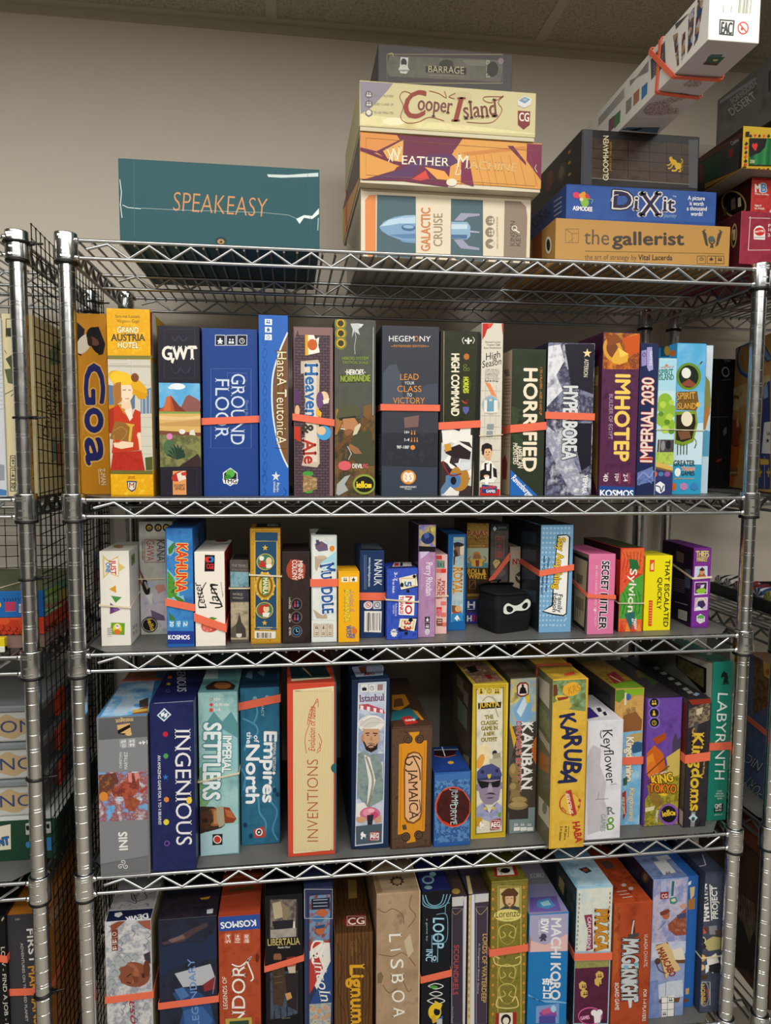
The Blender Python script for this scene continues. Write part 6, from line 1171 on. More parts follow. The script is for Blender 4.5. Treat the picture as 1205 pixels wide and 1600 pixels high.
game_box('inge', (4.362, -0.2, 31.155), 0.0, 0.0, 0.0, 2.822, 11.5, 11.523, {'*': '#1b2150'}, None, {
 'F': [
 (p,'n:#1b2150/#232a5e/#161b44@2',[6,570,134,5,0,-569,-139,0]),(p,'d9e6ea',[24,536,24,24,22,-23,-24,-23]),(p,'2b5a7a',[29,536,19,18,16,-17,-17,-17]),(p,'e8f0f2',[36,542,12,6,-1,-14,-9,-4]),
  (p,'e8f0f2',[48,540,10,4,-2,-13,-8,-5]),(t,'e9e7ea','INGENIOUS',[80,488,-2,-398,50,-2],'s'),(e,'f0d040',[122,242,9,0,0,-12]),
  (t,'e2e2ea','AN AMAZING GAME FOR 1 TO 4 BRAINS!',[24,402,-2,-237,9,0],'bs'),(e,'c8283a',[50,472,8,0,0,-9]),(e,'4f9a5a',[50,398,8,0,0,-9]),(i,'2f78d0','star',[38,316,20,-1,0,21]),
  (i,'e08a3a','hex',[40,240,18,-1,0,20]),(e,'e3d23a',[47,172,9,0,0,-10]),(i,'8a5ab0','ring',[38,88,20,0,0,21]),],
 'T': [
 (t,'dcdce6','GENIOUS',[30,387,43,-276,31,-2],'s'),(e,'d8702a',[22,276,8,-1,2,-16]),(e,'d8c83a',[30,198,7,-1,2,-14]),(i,'6a5ab0','ring',[34,106,18,0,-6,32]),(l,'c8ccd8',4,[16,1,124,9]),],
}, 'dark indigo box with large white serif capitals and coloured dots', 'upright game boxes on the fourth shelf')
game_box('sett', (7.274, 1.379, 31.155), 0.0, 0.0, 0.0, 2.636, 11.0, 11.603, {'*': '#7fb0b4'}, None, {
 'F': [
 (p,'n:#7fb4b8/#a4ccca/#5f9aa2@2',[1,579,130,-2,-2,-488,-128,9]),(p,'5a9298',[22,468,30,44,28,-36,30,34,21,-40,0,-100,-110,6]),
  (p,'n:#5f8f6a/#86b07a/#44705a@0.8',[1,315,19,15,22,-48,6,-70,-30,-38,-17,10]),(p,'8fc2c8',[80,450,51,-34,0,-108,-53,3]),(t,'e9ecea','10+',[54,550,20,0,0,10],'b'),
  (i,'d84a3a','ring',[38,549,12,1,0,12]),(t,'e9ecea','45-90 min',[54,532,48,-1,0,10],'b'),(i,'d84a3a','disc',[38,531,12,0,0,12]),(t,'e9ecea','1-4',[54,514,20,0,0,10],'b'),
  (i,'d84a3a','square',[38,512,11,1,0,12]),(t,'eaf2f2','SETTLERS',[20,474,-8,-270,55,-3],'Bo#4a8a94*1.1'),(t,'eaf2f2','IMPERIAL',[82,426,-5,-130,29,-2],'Bko#4a8a94*1.1'),
  (p,'3a2a20',[1,180,47,-4,28,-21,8,-47,-30,-22,-37,2,-16,-14]),(e,'9a5f3a',[50,138,32,-2,0,-32]),(p,'4a3020',[3,160,37,6,6,-40,-22,-30,-23,10]),(p,'b98454',[48,165,18,-5,-1,-47,-19,1]),
  (p,'a8a088',[56,174,21,4,9,-20,-4,-50,-17,-8,-7,25]),(p,'8a3f24',[80,174,20,-4,24,-42,-11,-13,-29,-1]),(p,'b5653a',[84,166,22,-8,14,-29,-29,9]),(l,'2a1a14',2,[36,146,11,2]),
  (l,'2a1a14',2,[36,126,10,-4]),(e,'2a1a14',[18,128,10,0,0,-8]),(p,'a9ccd2',[1,82,129,29,-2,-105,-127,-5]),(p,'1c1e20',[42,78,34,-1,-1,-39,-34,0]),(e,'efe9e4',[58,58,14,-1,0,-15]),
  (e,'c0362c',[58,58,11,-1,0,-12]),],
 'T': [
 (p,'6aa4aa',[1,12,0,244,107,0,23,-254]),(p,'3a2a20',[17,62,24,58,45,0,36,-58,-4,-46,-90,10]),(e,'a86a3a',[76,68,30,-4,4,-38]),(p,'cfe2e2',[1,150,0,106,42,-2,9,-106]),],
}, 'pale teal box with a bearded man in a pointed hat at its foot', 'upright game boxes on the fourth shelf')
game_box('empi', (9.999, 2.399, 31.155), 0.0, 0.0, 0.0, 2.744, 11.0, 11.47, {'*': '#215573'}, None, {
 'F': [
 (p,'n:#215a7a/#2f7090/#184864@2.2',[2,569,134,3,-3,-567,-132,-4]),(L,'4f93b4',6,[7,466,45,-26,7,-32,-31,-22,-15,-38]),(L,'4f93b4',6,[120,390,-31,-38,23,-42,-16,-46]),
  (L,'4f93b4',6,[12,220,45,-42,7,-57,22,-41,-4,-49]),(L,'4f93b4',6,[2,284,14,-32,-8,-48]),(L,'4f93b4',6,[118,214,-16,-47,24,-49,-16,-64,18,-42]),(L,'4f93b4',6,[45,534,15,-47,-12,-39]),
  (e,'143c58',[118,198,7,0,0,-10]),(e,'143c58',[128,182,7,0,0,-10]),(e,'143c58',[14,76,7,0,0,-10]),(e,'143c58',[33,34,7,0,0,-10]),(t,'f2f5f6','Empires',[84,414,-8,-258,42,-3],'Bk'),
  (t,'e6eef2','of',[48,402,0,-25,16,-1],'B'),(t,'e6eef2','the',[23,416,-1,-42,16,-1],'B'),(t,'f2f5f6','North',[21,369,-3,-213,44,-2],'B'),(t,'d8e4ea','IMPERIAL SETTLERS',[115,374,-3,-104,9,0],'b'),
  (p,'b8463a',[42,58,37,10,6,-29,-3,-13,-36,0]),(e,'efe6e0',[62,47,13,-1,0,-14]),(e,'1c1c1e',[62,47,8,0,0,-10]),(e,'efe6e0',[62,47,4,0,0,-4]),(t,'9fc0d0','IGNACY',[74,534,0,-64,9,0],'b'),
  (e,'7fa8bc',[52,536,7,0,0,-7]),(e,'7fa8bc',[94,539,7,0,0,-7]),],
 'T': [
 (p,'184058',[2,6,-1,231,115,9,20,-238]),(p,'6f9ab0',[12,128,8,79,16,-7,1,-101]),(p,'6f9ab0',[53,176,11,31,16,-7,-1,-80]),],
}, 'sea-blue box with white rounded title and orange band near its top', 'upright game boxes on the fourth shelf')
game_box('inve', (13.285, 0.519, 31.155), 0.0, 0.0, 0.0, 3.353, 11.3, 12.266, {'*': '#cf4a33'}, ('R', 0.1, '#2c5f66'), {
 'F': [
 (p,'e9dab2',[20,592,138,8,-2,-584,-138,-4]),(l,'3a3a3a',2,[28,588,120,-5,0,-569,-122,8,2,566]),(p,'w:#dfcb9c/#d8c28f/#e3d2a6@0.15',[26,586,126,8,-2,-574,-126,-3]),
  (l,'9a8a66',1,[24,587,129,-5,-1,-569,-130,9,2,565]),(t,'a8563e','INVENTIONS',[104,50,0,294,-38,2],'h'),(t,'c2402c','Evolution of Ideas',[93,374,2,157,-22,2],'si'),
  (L,'c2402c',2,[64,368,-4,54,16,54,7,38,19,44,3,-30]),(L,'c2402c',2,[101,374,15,30,-11,32]),(L,'c2402c',2,[104,550,-14,-14,-14,-22,-8,-46]),(L,'c2402c',2,[108,404,4,-26,-14,-11]),
  (e,'2c5f66',[163,310,15,-1,0,-17]),],
 'T': [
 (p,'17343a',[16,28,-8,173,130,-4,14,-156]),(p,'e3d6b0',[14,28,138,18,3,14,-141,-8]),(p,'c9a978',[53,174,6,10,27,-104,-4,-6]),(t,'4a3a2a','Idea',[108,51,34,5,0,24],'i'),],
}, 'red-edged cream box with red script and capitals down its side', 'upright game boxes on the fourth shelf')
game_box('ista', (17.71, 0.857, 31.155), 0.0, 0.0, 0.0, 2.644, 11.0, 12.276, {'*': '#1f3152'}, ('L', 0.5, '#1b2946'), {
 'F': [
 (p,'cfd6e0',[22,602,99,2,-9,-586,-100,-4]),(p,'n:#a9b4cc/#c8cede/#8f9dbd@1.4',[26,596,91,2,-8,-576,-93,-3]),(p,'ece8e4',[32,596,24,0,0,-26,-23,0]),(i,'1f2430','castle2',[36,574,16,0,-1,18]),
  (p,'ece8e4',[60,595,22,1,0,-26,-22,-1]),(i,'1f2430','clock',[62,573,17,0,-1,18]),(p,'ece8e4',[86,594,23,0,0,-26,-23,0]),(i,'1f2430','grid',[90,572,16,0,-1,18]),
  (p,'7a2a32',[90,594,18,0,0,-20,-18,0]),(i,'ece8e4','grid',[92,576,14,0,-1,15]),(t,'6a4a6a','Istanbul',[28,535,86,2,-2,24],'sb'),(p,'b84a58',[26,525,30,2,56,-23,4,-15,-27,6,-63,17]),
  (p,'ecdfe2',[30,523,11,-3,-1,-16,-10,4]),(p,'ecdfe2',[53,518,11,-3,-2,-16,-9,5]),(p,'ecdfe2',[76,512,10,-2,-1,-16,-9,6]),(p,'ecdfe2',[98,506,11,-2,-1,-14,-10,6]),
  (p,'n:#b4bfd2/#8fa0c0/#d4d8e2@0.8',[26,494,88,-4,-3,-297,-93,-8]),(p,'8a94b0',[70,348,44,-2,-2,-153,-38,17]),(p,'c9cfdc',[76,306,34,12,0,-62,-26,-6]),(e,'e6e2da',[68,455,46,1,2,-31]),
  (e,'d0ccc6',[64,462,37,5,4,-20]),(L,'b8b4b0',2,[26,446,30,26,33,2,24,-18]),(L,'b8b4b0',2,[29,429,33,29,48,-2]),(L,'f2efe8',4,[39,470,30,12,27,-6]),
  (p,'c99a78',[39,439,57,-3,2,-41,-10,-27,-20,-13,-18,15,-10,34]),(e,'b98868',[38,405,6,0,0,-14]),(p,'2e1c18',[38,398,8,-8,7,-15,14,7,16,-7,8,13,-1,-24,-22,-12,-18,10]),
  (e,'c58a78',[68,373,10,0,0,-4]),(l,'2e1c18',4,[48,422,14,1]),(l,'2e1c18',4,[74,422,16,-3]),(e,'2a1c1c',[56,415,4,0,0,-2]),(e,'2a1c1c',[82,413,4,0,0,-2]),(p,'b07f60',[68,414,6,-19,-10,-1]),
  (L,'2e1c18',2,[56,384,12,2,14,-6]),(p,'n:#6f8482/#8a9c98/#56686a@0.8',[22,350,24,10,18,-15,26,2,17,-43,4,-124,-54,-29,-37,47]),(p,'e2e0dc',[44,346,20,-12,20,-84,-14,-54,-16,-34,6,90]),
  (L,'4a4238',6,[50,339,24,-81,-9,-69,-9,-34]),(L,'c9bca0',2,[50,339,24,-81,-9,-69,-9,-34]),(p,'e4e2de',[16,171,28,2,16,-25,-13,-28,-32,2]),(e,'d06a8a',[65,130,36,-2,0,-25]),
  (e,'e392a8',[57,135,18,-1,0,-14]),(e,'c04a70',[80,125,14,-1,0,-12]),(e,'eab0be',[69,142,12,-1,0,-8]),(p,'2a2830',[54,126,24,1,-6,-40,-15,-1]),(e,'c99a78',[34,111,18,-1,0,-11]),
  (p,'c99a78',[81,111,23,13,0,-25,-20,-5]),(p,'4a5a66',[15,88,93,4,-2,-68,-90,-4]),(i,'eef0f2','horse',[29,38,27,-1,-2,30]),(p,'9a2a34',[66,63,34,1,-4,-32,-34,-1]),
  (l,'e9dcd0',2,[66,60,30,-2,0,-25,-29,2,-1,25]),(t,'f2ece6','AEG',[67,40,29,0,-1,16],'B'),],
 'T': [
 (p,'a9b8cc',[12,144,112,24,-10,-127,-96,-11]),(p,'7a3a34',[36,142,30,20,-6,-92,-21,2]),(t,'7a2a32','AEG',[48,44,36,5,2,30],'B'),(L,'c9d4e2',5,[15,144,105,24,-8,-122]),],
}, 'dark blue box picturing a turbaned man with a pink flower', 'upright game boxes on the fourth shelf')
game_box('jama', (20.445, 0.593, 31.155), 0.0, 0.0, 0.0, 2.916, 10.8, 8.882, {'*': '#4a3427'}, ('L', 0.12, '#35241b'), {
 'F': [
 (p,'n:#4d382b/#5f4634/#3a291f@0.3',[2,438,143,2,-5,-432,-135,-7]),(p,'d98f22',[28,382,38,6,6,14,-10,21,38,1,-6,-22,7,-12,26,2,-5,-331,-24,-2,-12,-10,4,-25,-32,-4,5,27,-11,11,-26,-5]),
  (l,'a8661a',2,[36,372,-2,-306]),(l,'a8661a',2,[119,382,-4,-314]),(e,'3a291f',[60,399,16,-1,0,-16]),(i,'6a503a','ring',[47,386,27,0,-2,28]),(e,'5a4434',[60,399,6,0,0,-6]),
  (e,'3a291f',[100,397,16,-1,0,-16]),(i,'6a503a','ring',[86,384,28,0,-2,28]),(e,'5a4434',[100,397,6,0,0,-6]),(e,'3a291f',[55,44,16,-1,0,-17]),(i,'6a503a','ring',[42,31,27,-1,-2,28]),
  (e,'5a4434',[55,44,6,0,0,-6]),(e,'3a291f',[100,48,16,-1,0,-17]),(i,'6a503a','ring',[86,35,28,-1,-2,28]),(e,'5a4434',[100,48,6,0,0,-6]),
  (p,'7a4a1e',[50,327,10,21,20,6,20,-6,12,-18,0,-202,-6,-24,-24,-14,-24,6,-10,19,-3,178]),(p,'e2b183',[54,324,10,18,16,6,17,-4,11,-16,0,-196,-7,-22,-19,-14,-20,7,-10,15,-2,174]),
  (t,'3a2418','JAMAICA',[61,292,6,-188,32,-1],'sk'),(L,'3a2418',5,[104,324,-18,12,-30,-6,-4,-17,14,-7,10,12]),(L,'3a2418',4,[76,340,24,-50,4,-42]),(L,'3a2418',3,[92,122,14,14,-4,42]),
  (p,'5a4330',[41,88,13,2,4,-18,-14,-2]),],
 'T': [
 (p,'d98f22',[28,172,22,158,52,4,1,-109,-47,-66]),(p,'2f7a86',[8,59,17,93,71,28,18,-96,-18,-26,-40,14]),(p,'c8322a',[48,88,34,15,20,-69,-48,-20]),(t,'f2ece6','GAME',[58,50,36,2,2,18],'B'),
  (p,'d98f22',[100,164,18,-22,8,-88,-10,2]),(p,'7a4a24',[36,192,17,92,31,8,-6,-85]),],
}, 'short dark brown box with an orange panel and curly title', 'upright game boxes on the fourth shelf')
game_box('jump', (23.533, 0.5, 31.155), 0.0, 0.0, 0.0, 2.632, 4.4, 5.458, {'*': '#2b5aa0', 'T': '#1d3a78'}, None, {
 'F': [
 (p,'n:#2a5aa0/#5f92c4/#1e3f86/#6fa8d0@0.35',[1,266,127,6,2,-255,-126,-1]),(e,'e06a3a',[68,145,64,0,5,-75]),(e,'c83a22',[68,145,62,0,4,-73]),
  (p,'n:#2a1416/#4a1c1a/#1e0f14@0.6',[10,162,18,42,38,12,38,-16,24,-38,0,-42,-22,-34,-34,-10,-42,22,-20,30]),(t,'cfe2e6','JUMP',[62,212,0,-58,24,-2],'h'),(t,'cfe2e6','DRIVE',[57,154,3,-74,24,0],'h'),
  (l,'9fd0d8',2,[78,200,-1,-119]),(l,'9fd0d8',2,[60,154,21,0]),(p,'3f6fb0',[1,266,127,6,1,-26,-128,-2]),],
 'T': [
 (p,'1f3f86',[2,20,20,94,104,21,4,-115]),(e,'d9a13a',[76,78,11,-2,-3,-12]),(p,'2a1416',[28,146,10,43,84,-11,-23,-48,-37,-4]),(L,'d8703a',4,[28,144,34,-18,47,14]),(l,'cfe2e6',4,[74,219,-7,-85]),
  (l,'e9dca8',4,[36,194,94,-5]),],
}, 'small starry blue box with a big dark red planet', 'upright game boxes on the fourth shelf')
game_box('junt', (26.392, 1.2, 31.155), 0.0, 0.0, 0.0, 2.623, 11.0, 11.521, {'*': '#dcc13e', 'L': '#362f22'}, None, {
 'F': [
 (p,'c9ab2a',[1,572,121,1,8,-567,-122,-3]),(p,'8a7420',[10,559,104,3,8,-542,-105,-3]),(p,'n:#cfcab4/#e2dcc4/#b8b8a8@0.9',[14,555,96,3,7,-534,-95,-2]),(p,'dfc85a',[18,562,25,0,1,-24,-26,0]),
  (i,'6a4a1e','person',[22,540,18,0,-1,20]),(p,'dfc85a',[48,560,25,1,0,-24,-25,-1]),(i,'6a4a1e','clock',[52,540,18,0,-1,20]),(p,'dfc85a',[76,560,25,0,1,-24,-26,0]),
  (i,'6a4a1e','people',[80,538,18,0,-1,20]),(p,'2b2418',[20,507,85,1,-1,-22,-84,-2]),(t,'dfb83a','JUNTA',[25,490,75,1,-1,17],'sB'),(t,'8a7a1e','THE',[46,447,32,1,-2,14],'sB'),
  (t,'8a7a1e','CLASSIC',[32,426,62,0,-1,14],'sB'),(t,'8a7a1e','GAME IN',[34,406,60,0,-1,14],'sB'),(t,'8a7a1e','A NEW',[42,385,41,1,-1,14],'sB'),(t,'8a7a1e','OUTFIT',[34,364,60,0,-1,14],'sB'),
  (L,'a9a28c',4,[36,514,20,16,26,-14,4,-36,10,-28]),(p,'n:#e6cf9a/#f0e2b8@0.5',[18,350,42,4,8,-64,-42,-26]),(e,'e2a04a',[32,292,12,-5,-9,-26]),(e,'2a2a38',[84,320,9,0,0,-10]),
  (p,'b8b29a',[64,298,46,4,0,-42,-42,2]),(p,'9a947c',[78,318,28,2,0,-18,-28,-2]),(p,'4a4f82',[20,228,0,26,20,20,35,7,29,-18,9,-25,-5,-14,-32,-6,-36,-2]),(p,'33365e',[20,228,88,6,2,-18,-40,-6,-47,0]),
  (p,'d9b83a',[58,242,15,0,-4,-16,-7,0]),(e,'2a2c4a',[40,252,6,0,0,-7]),(e,'2a2c4a',[94,253,6,0,0,-7]),(p,'8f8298',[28,221,80,-1,1,-32,-7,-43,-24,-17,-28,2,-17,26,-7,36]),
  (p,'1a181e',[26,221,40,-8,-4,-19,-24,-4,-10,13]),(p,'1a181e',[73,212,35,6,-2,-20,-8,-7,-22,2]),(l,'1a181e',4,[62,210,14,1]),(p,'a598ac',[64,201,12,-1,4,-25,-21,0]),
  (p,'26202a',[50,166,16,7,14,-1,13,-8,-13,2,-17,2]),(p,'5a4a58',[56,156,30,0,-8,-6,-15,0]),(e,'8f8298',[24,196,6,0,0,-14]),(e,'8f8298',[112,198,5,0,0,-13]),
  (p,'n:#8d92b8/#a4a8c8/#767ba4@0.7',[21,121,21,17,26,-42,28,40,19,-17,0,-73,-72,30,-20,2]),(p,'767ba4',[42,138,9,-33,17,-10,-13,27]),(p,'767ba4',[96,136,-14,-32,-14,-9,14,28]),
  (e,'d9b83a',[52,114,6,0,0,-6]),(e,'d9b83a',[82,114,6,0,0,-6]),(p,'c9962a',[18,82,22,2,2,-32,-21,-3]),(i,'f0efe8','horse',[31,34,25,2,-5,33]),(p,'9a2a34',[72,71,40,3,-2,-42,-38,0]),
  (l,'e9dcd0',2,[74,69,34,-3,0,-32,-33,3,-1,32]),(t,'f2ece6','AEG',[76,42,32,0,-2,19],'B'),(p,'6f9a3a',[100,94,13,4,-2,-18,-9,-2]),],
 'T': [
 (p,'n:#cfc8a8/#8a4a34/#e0d8bc@0.4',[1,267,107,13,15,-254,-109,-14]),(p,'9a2a34',[69,100,23,2,-4,-50,-18,-2]),(p,'2a2018',[22,200,42,20,-4,-72,-34,-20]),],
 'L': [
 (p,'n:#3a3024/#5a4a34/#2a241c@0.5',[300,546,-258,12,-34,-541,116,-3,16,263,146,25]),(p,'8a8068',[250,539,-108,5,-4,-51,106,2]),(p,'8a8068',[134,516,-67,4,-3,-52,67,-2]),
  (p,'7a8a6a',[229,454,-151,2,-5,-78,145,-11]),(p,'9a8a6a',[125,268,-86,23,-7,-127,86,-18]),],
}, 'yellow-framed box picturing an officer in a peaked cap and dark glasses', 'upright game boxes on the fourth shelf')
game_box('kanb', (29.264, 1.59, 31.155), 0.0, 0.0, 0.0, 2.104, 11.0, 11.735, {'*': '#55504a'}, None, {
 'F': [
 (p,'n:#b8a878/#8fb0c4/#d9c46a/#6a6a66@1.2',[1,583,96,3,3,-170,-99,-10]),(p,'7aa8d0',[12,470,46,70,18,-22,9,-86,-50,-27]),(p,'c8dcea',[26,462,28,56,12,-28,-24,-50]),
  (p,'d9c03a',[50,561,14,14,12,-79,-14,-6]),(p,'d8a82a',[1,406,5,14,30,-87,17,-87,-23,30]),(p,'n:#3a3632/#4a4238/#2c2a28@0.7',[35,398,66,26,3,-334,-98,6,-4,152]),
  (p,'b8622a',[84,331,18,35,2,-108,-16,29]),(p,'7a8a8a',[6,96,98,1,0,-93,-96,-3]),(p,'1a1a1c',[24,558,11,12,25,0,9,-11,1,-34,-14,-8,-18,-1,-12,9]),
  (p,'b83228',[27,556,9,12,24,-1,7,-9,1,-32,-13,-6,-16,-1,-11,7]),(p,'e9e2d8',[29,554,9,10,21,0,6,-8,1,-28,-12,-6,-14,0,-10,6]),(i,'151416','castle',[31,526,35,0,-2,37]),
  (t,'eceae6','KANBAN',[46,422,2,-254,42,-2],'sB'),(t,'b8342c',"DRIVER'S EDITION",[26,426,4,-264,18,-1],'bo#d8c8c0*.8'),(e,'8a7448',[20,240,19,-1,0,-30]),(e,'a88e5a',[16,248,10,0,0,-18]),
  (e,'8a7448',[25,204,14,-1,0,-10]),(e,'7a6640',[24,178,22,-2,0,-22]),(e,'a08a58',[18,182,12,0,0,-12]),(p,'8a7448',[11,168,29,-2,12,-36,-47,-5]),(e,'6a5836',[41,126,34,-2,0,-18]),
  (e,'a08a58',[42,130,29,-2,0,-12]),(e,'3a3430',[38,94,40,-2,0,-25]),(p,'3a3430',[6,96,72,3,0,-44,-72,1]),(e,'8f7a4c',[38,107,38,-2,0,-16]),(e,'a8925e',[38,112,30,-2,0,-10]),
  (i,'d9dad6','people',[25,29,16,1,-2,12]),(p,'e6e4de',[24,26,23,0,0,-14,-23,-1]),(i,'d9dad6','people',[50,28,16,0,-2,12]),(p,'e6e4de',[49,24,23,0,1,-14,-23,-1]),
  (i,'d9dad6','people',[76,26,16,0,-2,12]),(p,'e6e4de',[74,22,24,0,0,-14,-23,0]),],
 'T': [
 (p,'n:#4a4234/#6a5c44@0.5',[1,220,91,16,8,-222,-99,-13]),],
}, 'grey box with white and red title and a bronze chess piece', 'upright game boxes on the fourth shelf')
game_box('karu', (31.588, -0.735, 31.155), 0.0, 0.0, 0.0, 2.582, 10.8, 12.288, {'*': '#d3a632', 'L': '#6d6a4c'}, None, {
 'F': [
 (p,'n:#d3a632/#dfb648/#c2942a@1.5',[1,610,119,2,8,-610,-120,2]),(p,'n:#4a5a34/#6a7a44/#7fa070/#8fb0a0@0.5',[1,610,119,2,1,-116,-62,10,-58,26]),(e,'e0a834',[68,578,32,8,7,-24]),
  (t,'b8801e','KRS',[58,560,45,12,-8,24],'i'),(e,'d9b84a',[36,545,27,-6,-2,-13]),(e,'d0ac46',[36,522,34,-2,0,-18]),(p,'8a3a2a',[16,550,42,3,-4,-9,-34,-6]),(p,'6a3a24',[1,595,13,3,4,-38,-16,-6]),
  (t,'232a50','K',[26,484,8,-38,54,8],'B'),(t,'232a50','A',[32,448,7,-46,58,4],'B'),(t,'232a50','R',[45,408,3,-42,62,0],'B'),(t,'232a50','U',[49,362,-1,-38,62,-6],'B'),
  (t,'232a50','B',[49,319,-5,-39,62,-12],'B'),(t,'232a50','A',[38,286,-10,-44,62,-18],'B'),(i,'b03a30','ring',[32,118,89,0,-8,90]),(e,'dfb648',[74,163,36,-2,1,-38]),
  (p,'b03a30',[56,210,20,5,24,-92,-18,-7]),(t,'f0dcc0','SPIELREIF',[86,127,-18,77,-12,-2],'B'),(t,'b03a30','approved',[42,150,16,-18,6,6],'b'),(i,'b03a30','star',[102,165,16,0,-2,17]),
  (i,'b03a30','star',[100,142,14,1,-2,16]),(t,'b8322a','HABA',[84,94,14,-76,26,2],'B'),(t,'5a4a20','8-99 Jahre',[57,83,-3,-50,8,-2],'b'),(t,'5a4a20','2-4 Spieler',[40,84,-4,-54,8,-2],'b'),
  (l,'7a6428',2,[71,82,-1,-42]),],
 'T': [
 (p,'n:#d0a02e/#8a7a34@0.6',[1,172,115,82,4,-211,-119,-41]),(t,'b8322a','HABA',[56,34,42,12,12,32],'B'),],
 'L': [
 (p,'c8c0a8',[149,582,-117,6,-2,-90,103,10]),(p,'n:#5a6a3a/#8a8a5a/#3f4a2c@0.5',[132,485,-108,-15,-6,-74,108,12]),(p,'bdb49a',[130,390,-113,-16,-3,-30,109,18]),
  (p,'a86a34',[120,308,-102,20,-4,-60,102,-22]),(p,'cfc8b0',[113,143,-107,7,-5,-75,111,-4]),(e,'8a8470',[50,126,-24,12,-2,-22]),(l,'6a644e',2,[120,378,-92,-1]),(l,'6a644e',2,[119,368,-93,-1]),
  (l,'6a644e',2,[118,357,-92,-1]),(l,'6a644e',2,[118,346,-93,0]),(l,'6a644e',2,[117,336,-93,0]),],
}, 'golden yellow box with big dark blue tumbling capitals', 'upright game boxes on the fourth shelf')
game_box('keyf', (34.567, 0.068, 31.155), 0.0, 0.0, 0.0, 2.706, 5.4, 8.872, {'*': '#d9d8df'}, None, {
 'F': [
 (p,'n:#d9d8df/#e3e2e8/#cfced8@1.5',[1,440,128,2,5,-438,-127,-2]),(p,'n:#bcb8c0/#c9c5cc@0.8',[10,341,14,15,29,-18,-2,-62,26,-64,-6,-62,18,-56,-7,-56,-71,-18,-10,290]),
  (t,'1d1b1d','Keyflower',[56,410,21,-201,36,1],'s'),(L,'1d1b1d',3,[54,378,-6,15,4,15]),(t,'7f8a86','R',[84,92,29,2,-4,27],'sB'),(t,'5f9a3a','D',[86,34,27,0,-3,24],'B'),
  (t,'7f8a86','GAMES',[60,96,0,-66,18,-2]),(e,'5f9a3a',[98,70,12,0,0,-12]),(e,'e3e2e8',[98,70,6,0,0,-6]),(l,'8f8b98',2,[50,182,-3,-31]),(l,'8f8b98',2,[35,152,52,0]),(l,'8f8b98',2,[93,204,24,2]),],
 'T': [
 (p,'3a2f7a',[50,128,16,9,-6,-97,-56,-20]),(p,'edeaf0',[68,132,49,17,-11,-105,-46,-11]),(p,'2a2a3a',[86,123,18,5,-10,-39,-18,-9]),(p,'2a2a3a',[90,78,16,10,-10,-38,-14,-6]),],
}, 'short white box with grey map stain and black curly title', 'upright game boxes on the fourth shelf')
game_box('kdom', (37.363, 1.684, 31.155), 0.0, 0.0, 0.0, 2.267, 9.5, 10.609, {'*': '#c79a58', 'L': '#44403a', 'T': '#5b7d2a'}, None, {
 'F': [
 (p,'86b52a',[1,525,109,3,0,-26,-109,-5]),(p,'n:#b98a44/#d3a862/#9a6f38@0.7',[1,500,109,4,2,-145,-93,-3]),(p,'n:#8fc0dc/#6fb0d8/#b9dcec@1.5',[27,363,85,4,0,-366,-76,1]),
  (p,'5f8a2a',[1,525,29,2,16,-22,-31,-29,-14,9]),(e,'3f5fa8',[51,497,10,0,0,-13]),(p,'e0d8c4',[36,515,7,-1,0,-47,-7,0]),(t,'8a6a4a','BRUNO',[65,458,-1,-42,16,-2],'b'),
  (t,'8a6a4a','CATHALA',[48,450,0,-64,13,-1],'b'),(p,'8a5a34',[33,427,49,14,26,-33,-2,-40,-71,-5]),(p,'2f5a80',[66,313,20,15,26,-9,-1,-33,-35,-6]),(p,'b8a060',[60,354,50,6,0,-33,-40,-6]),
  (t,'e9ecd8','Kingdomino',[49,344,3,-170,28,-2],'Bko#b8843a*1.1'),(p,'3a5a4a',[40,184,18,8,-1,-33,-15,-3]),(t,'e6dcc0','Kingdomino',[68,146,2,-128,20,-2],'ko#c09a5a*.9'),
  (p,'a8302c',[39,128,14,11,6,-87,-13,-33]),(t,'e9d8b0','AGE OF GIANTS',[40,113,4,-67,10,0],'b'),],
 'T': [
 (p,'86b52a',[1,1,2,65,109,12,0,-72]),(p,'n:#6a4a2a/#c8983a/#4a5a24@0.4',[4,327,108,46,0,-283,-111,-36]),(p,'a8302c',[40,166,52,36,-14,-119,-57,-31]),(l,'f0e6c8',6,[47,152,9,-79]),],
 'L': [
 (p,'2a2a2c',[230,490,-190,5,-17,-237,210,-21]),],
}, 'box with lime green top, gold upper half and sky blue lower half', 'upright game boxes on the fourth shelf')
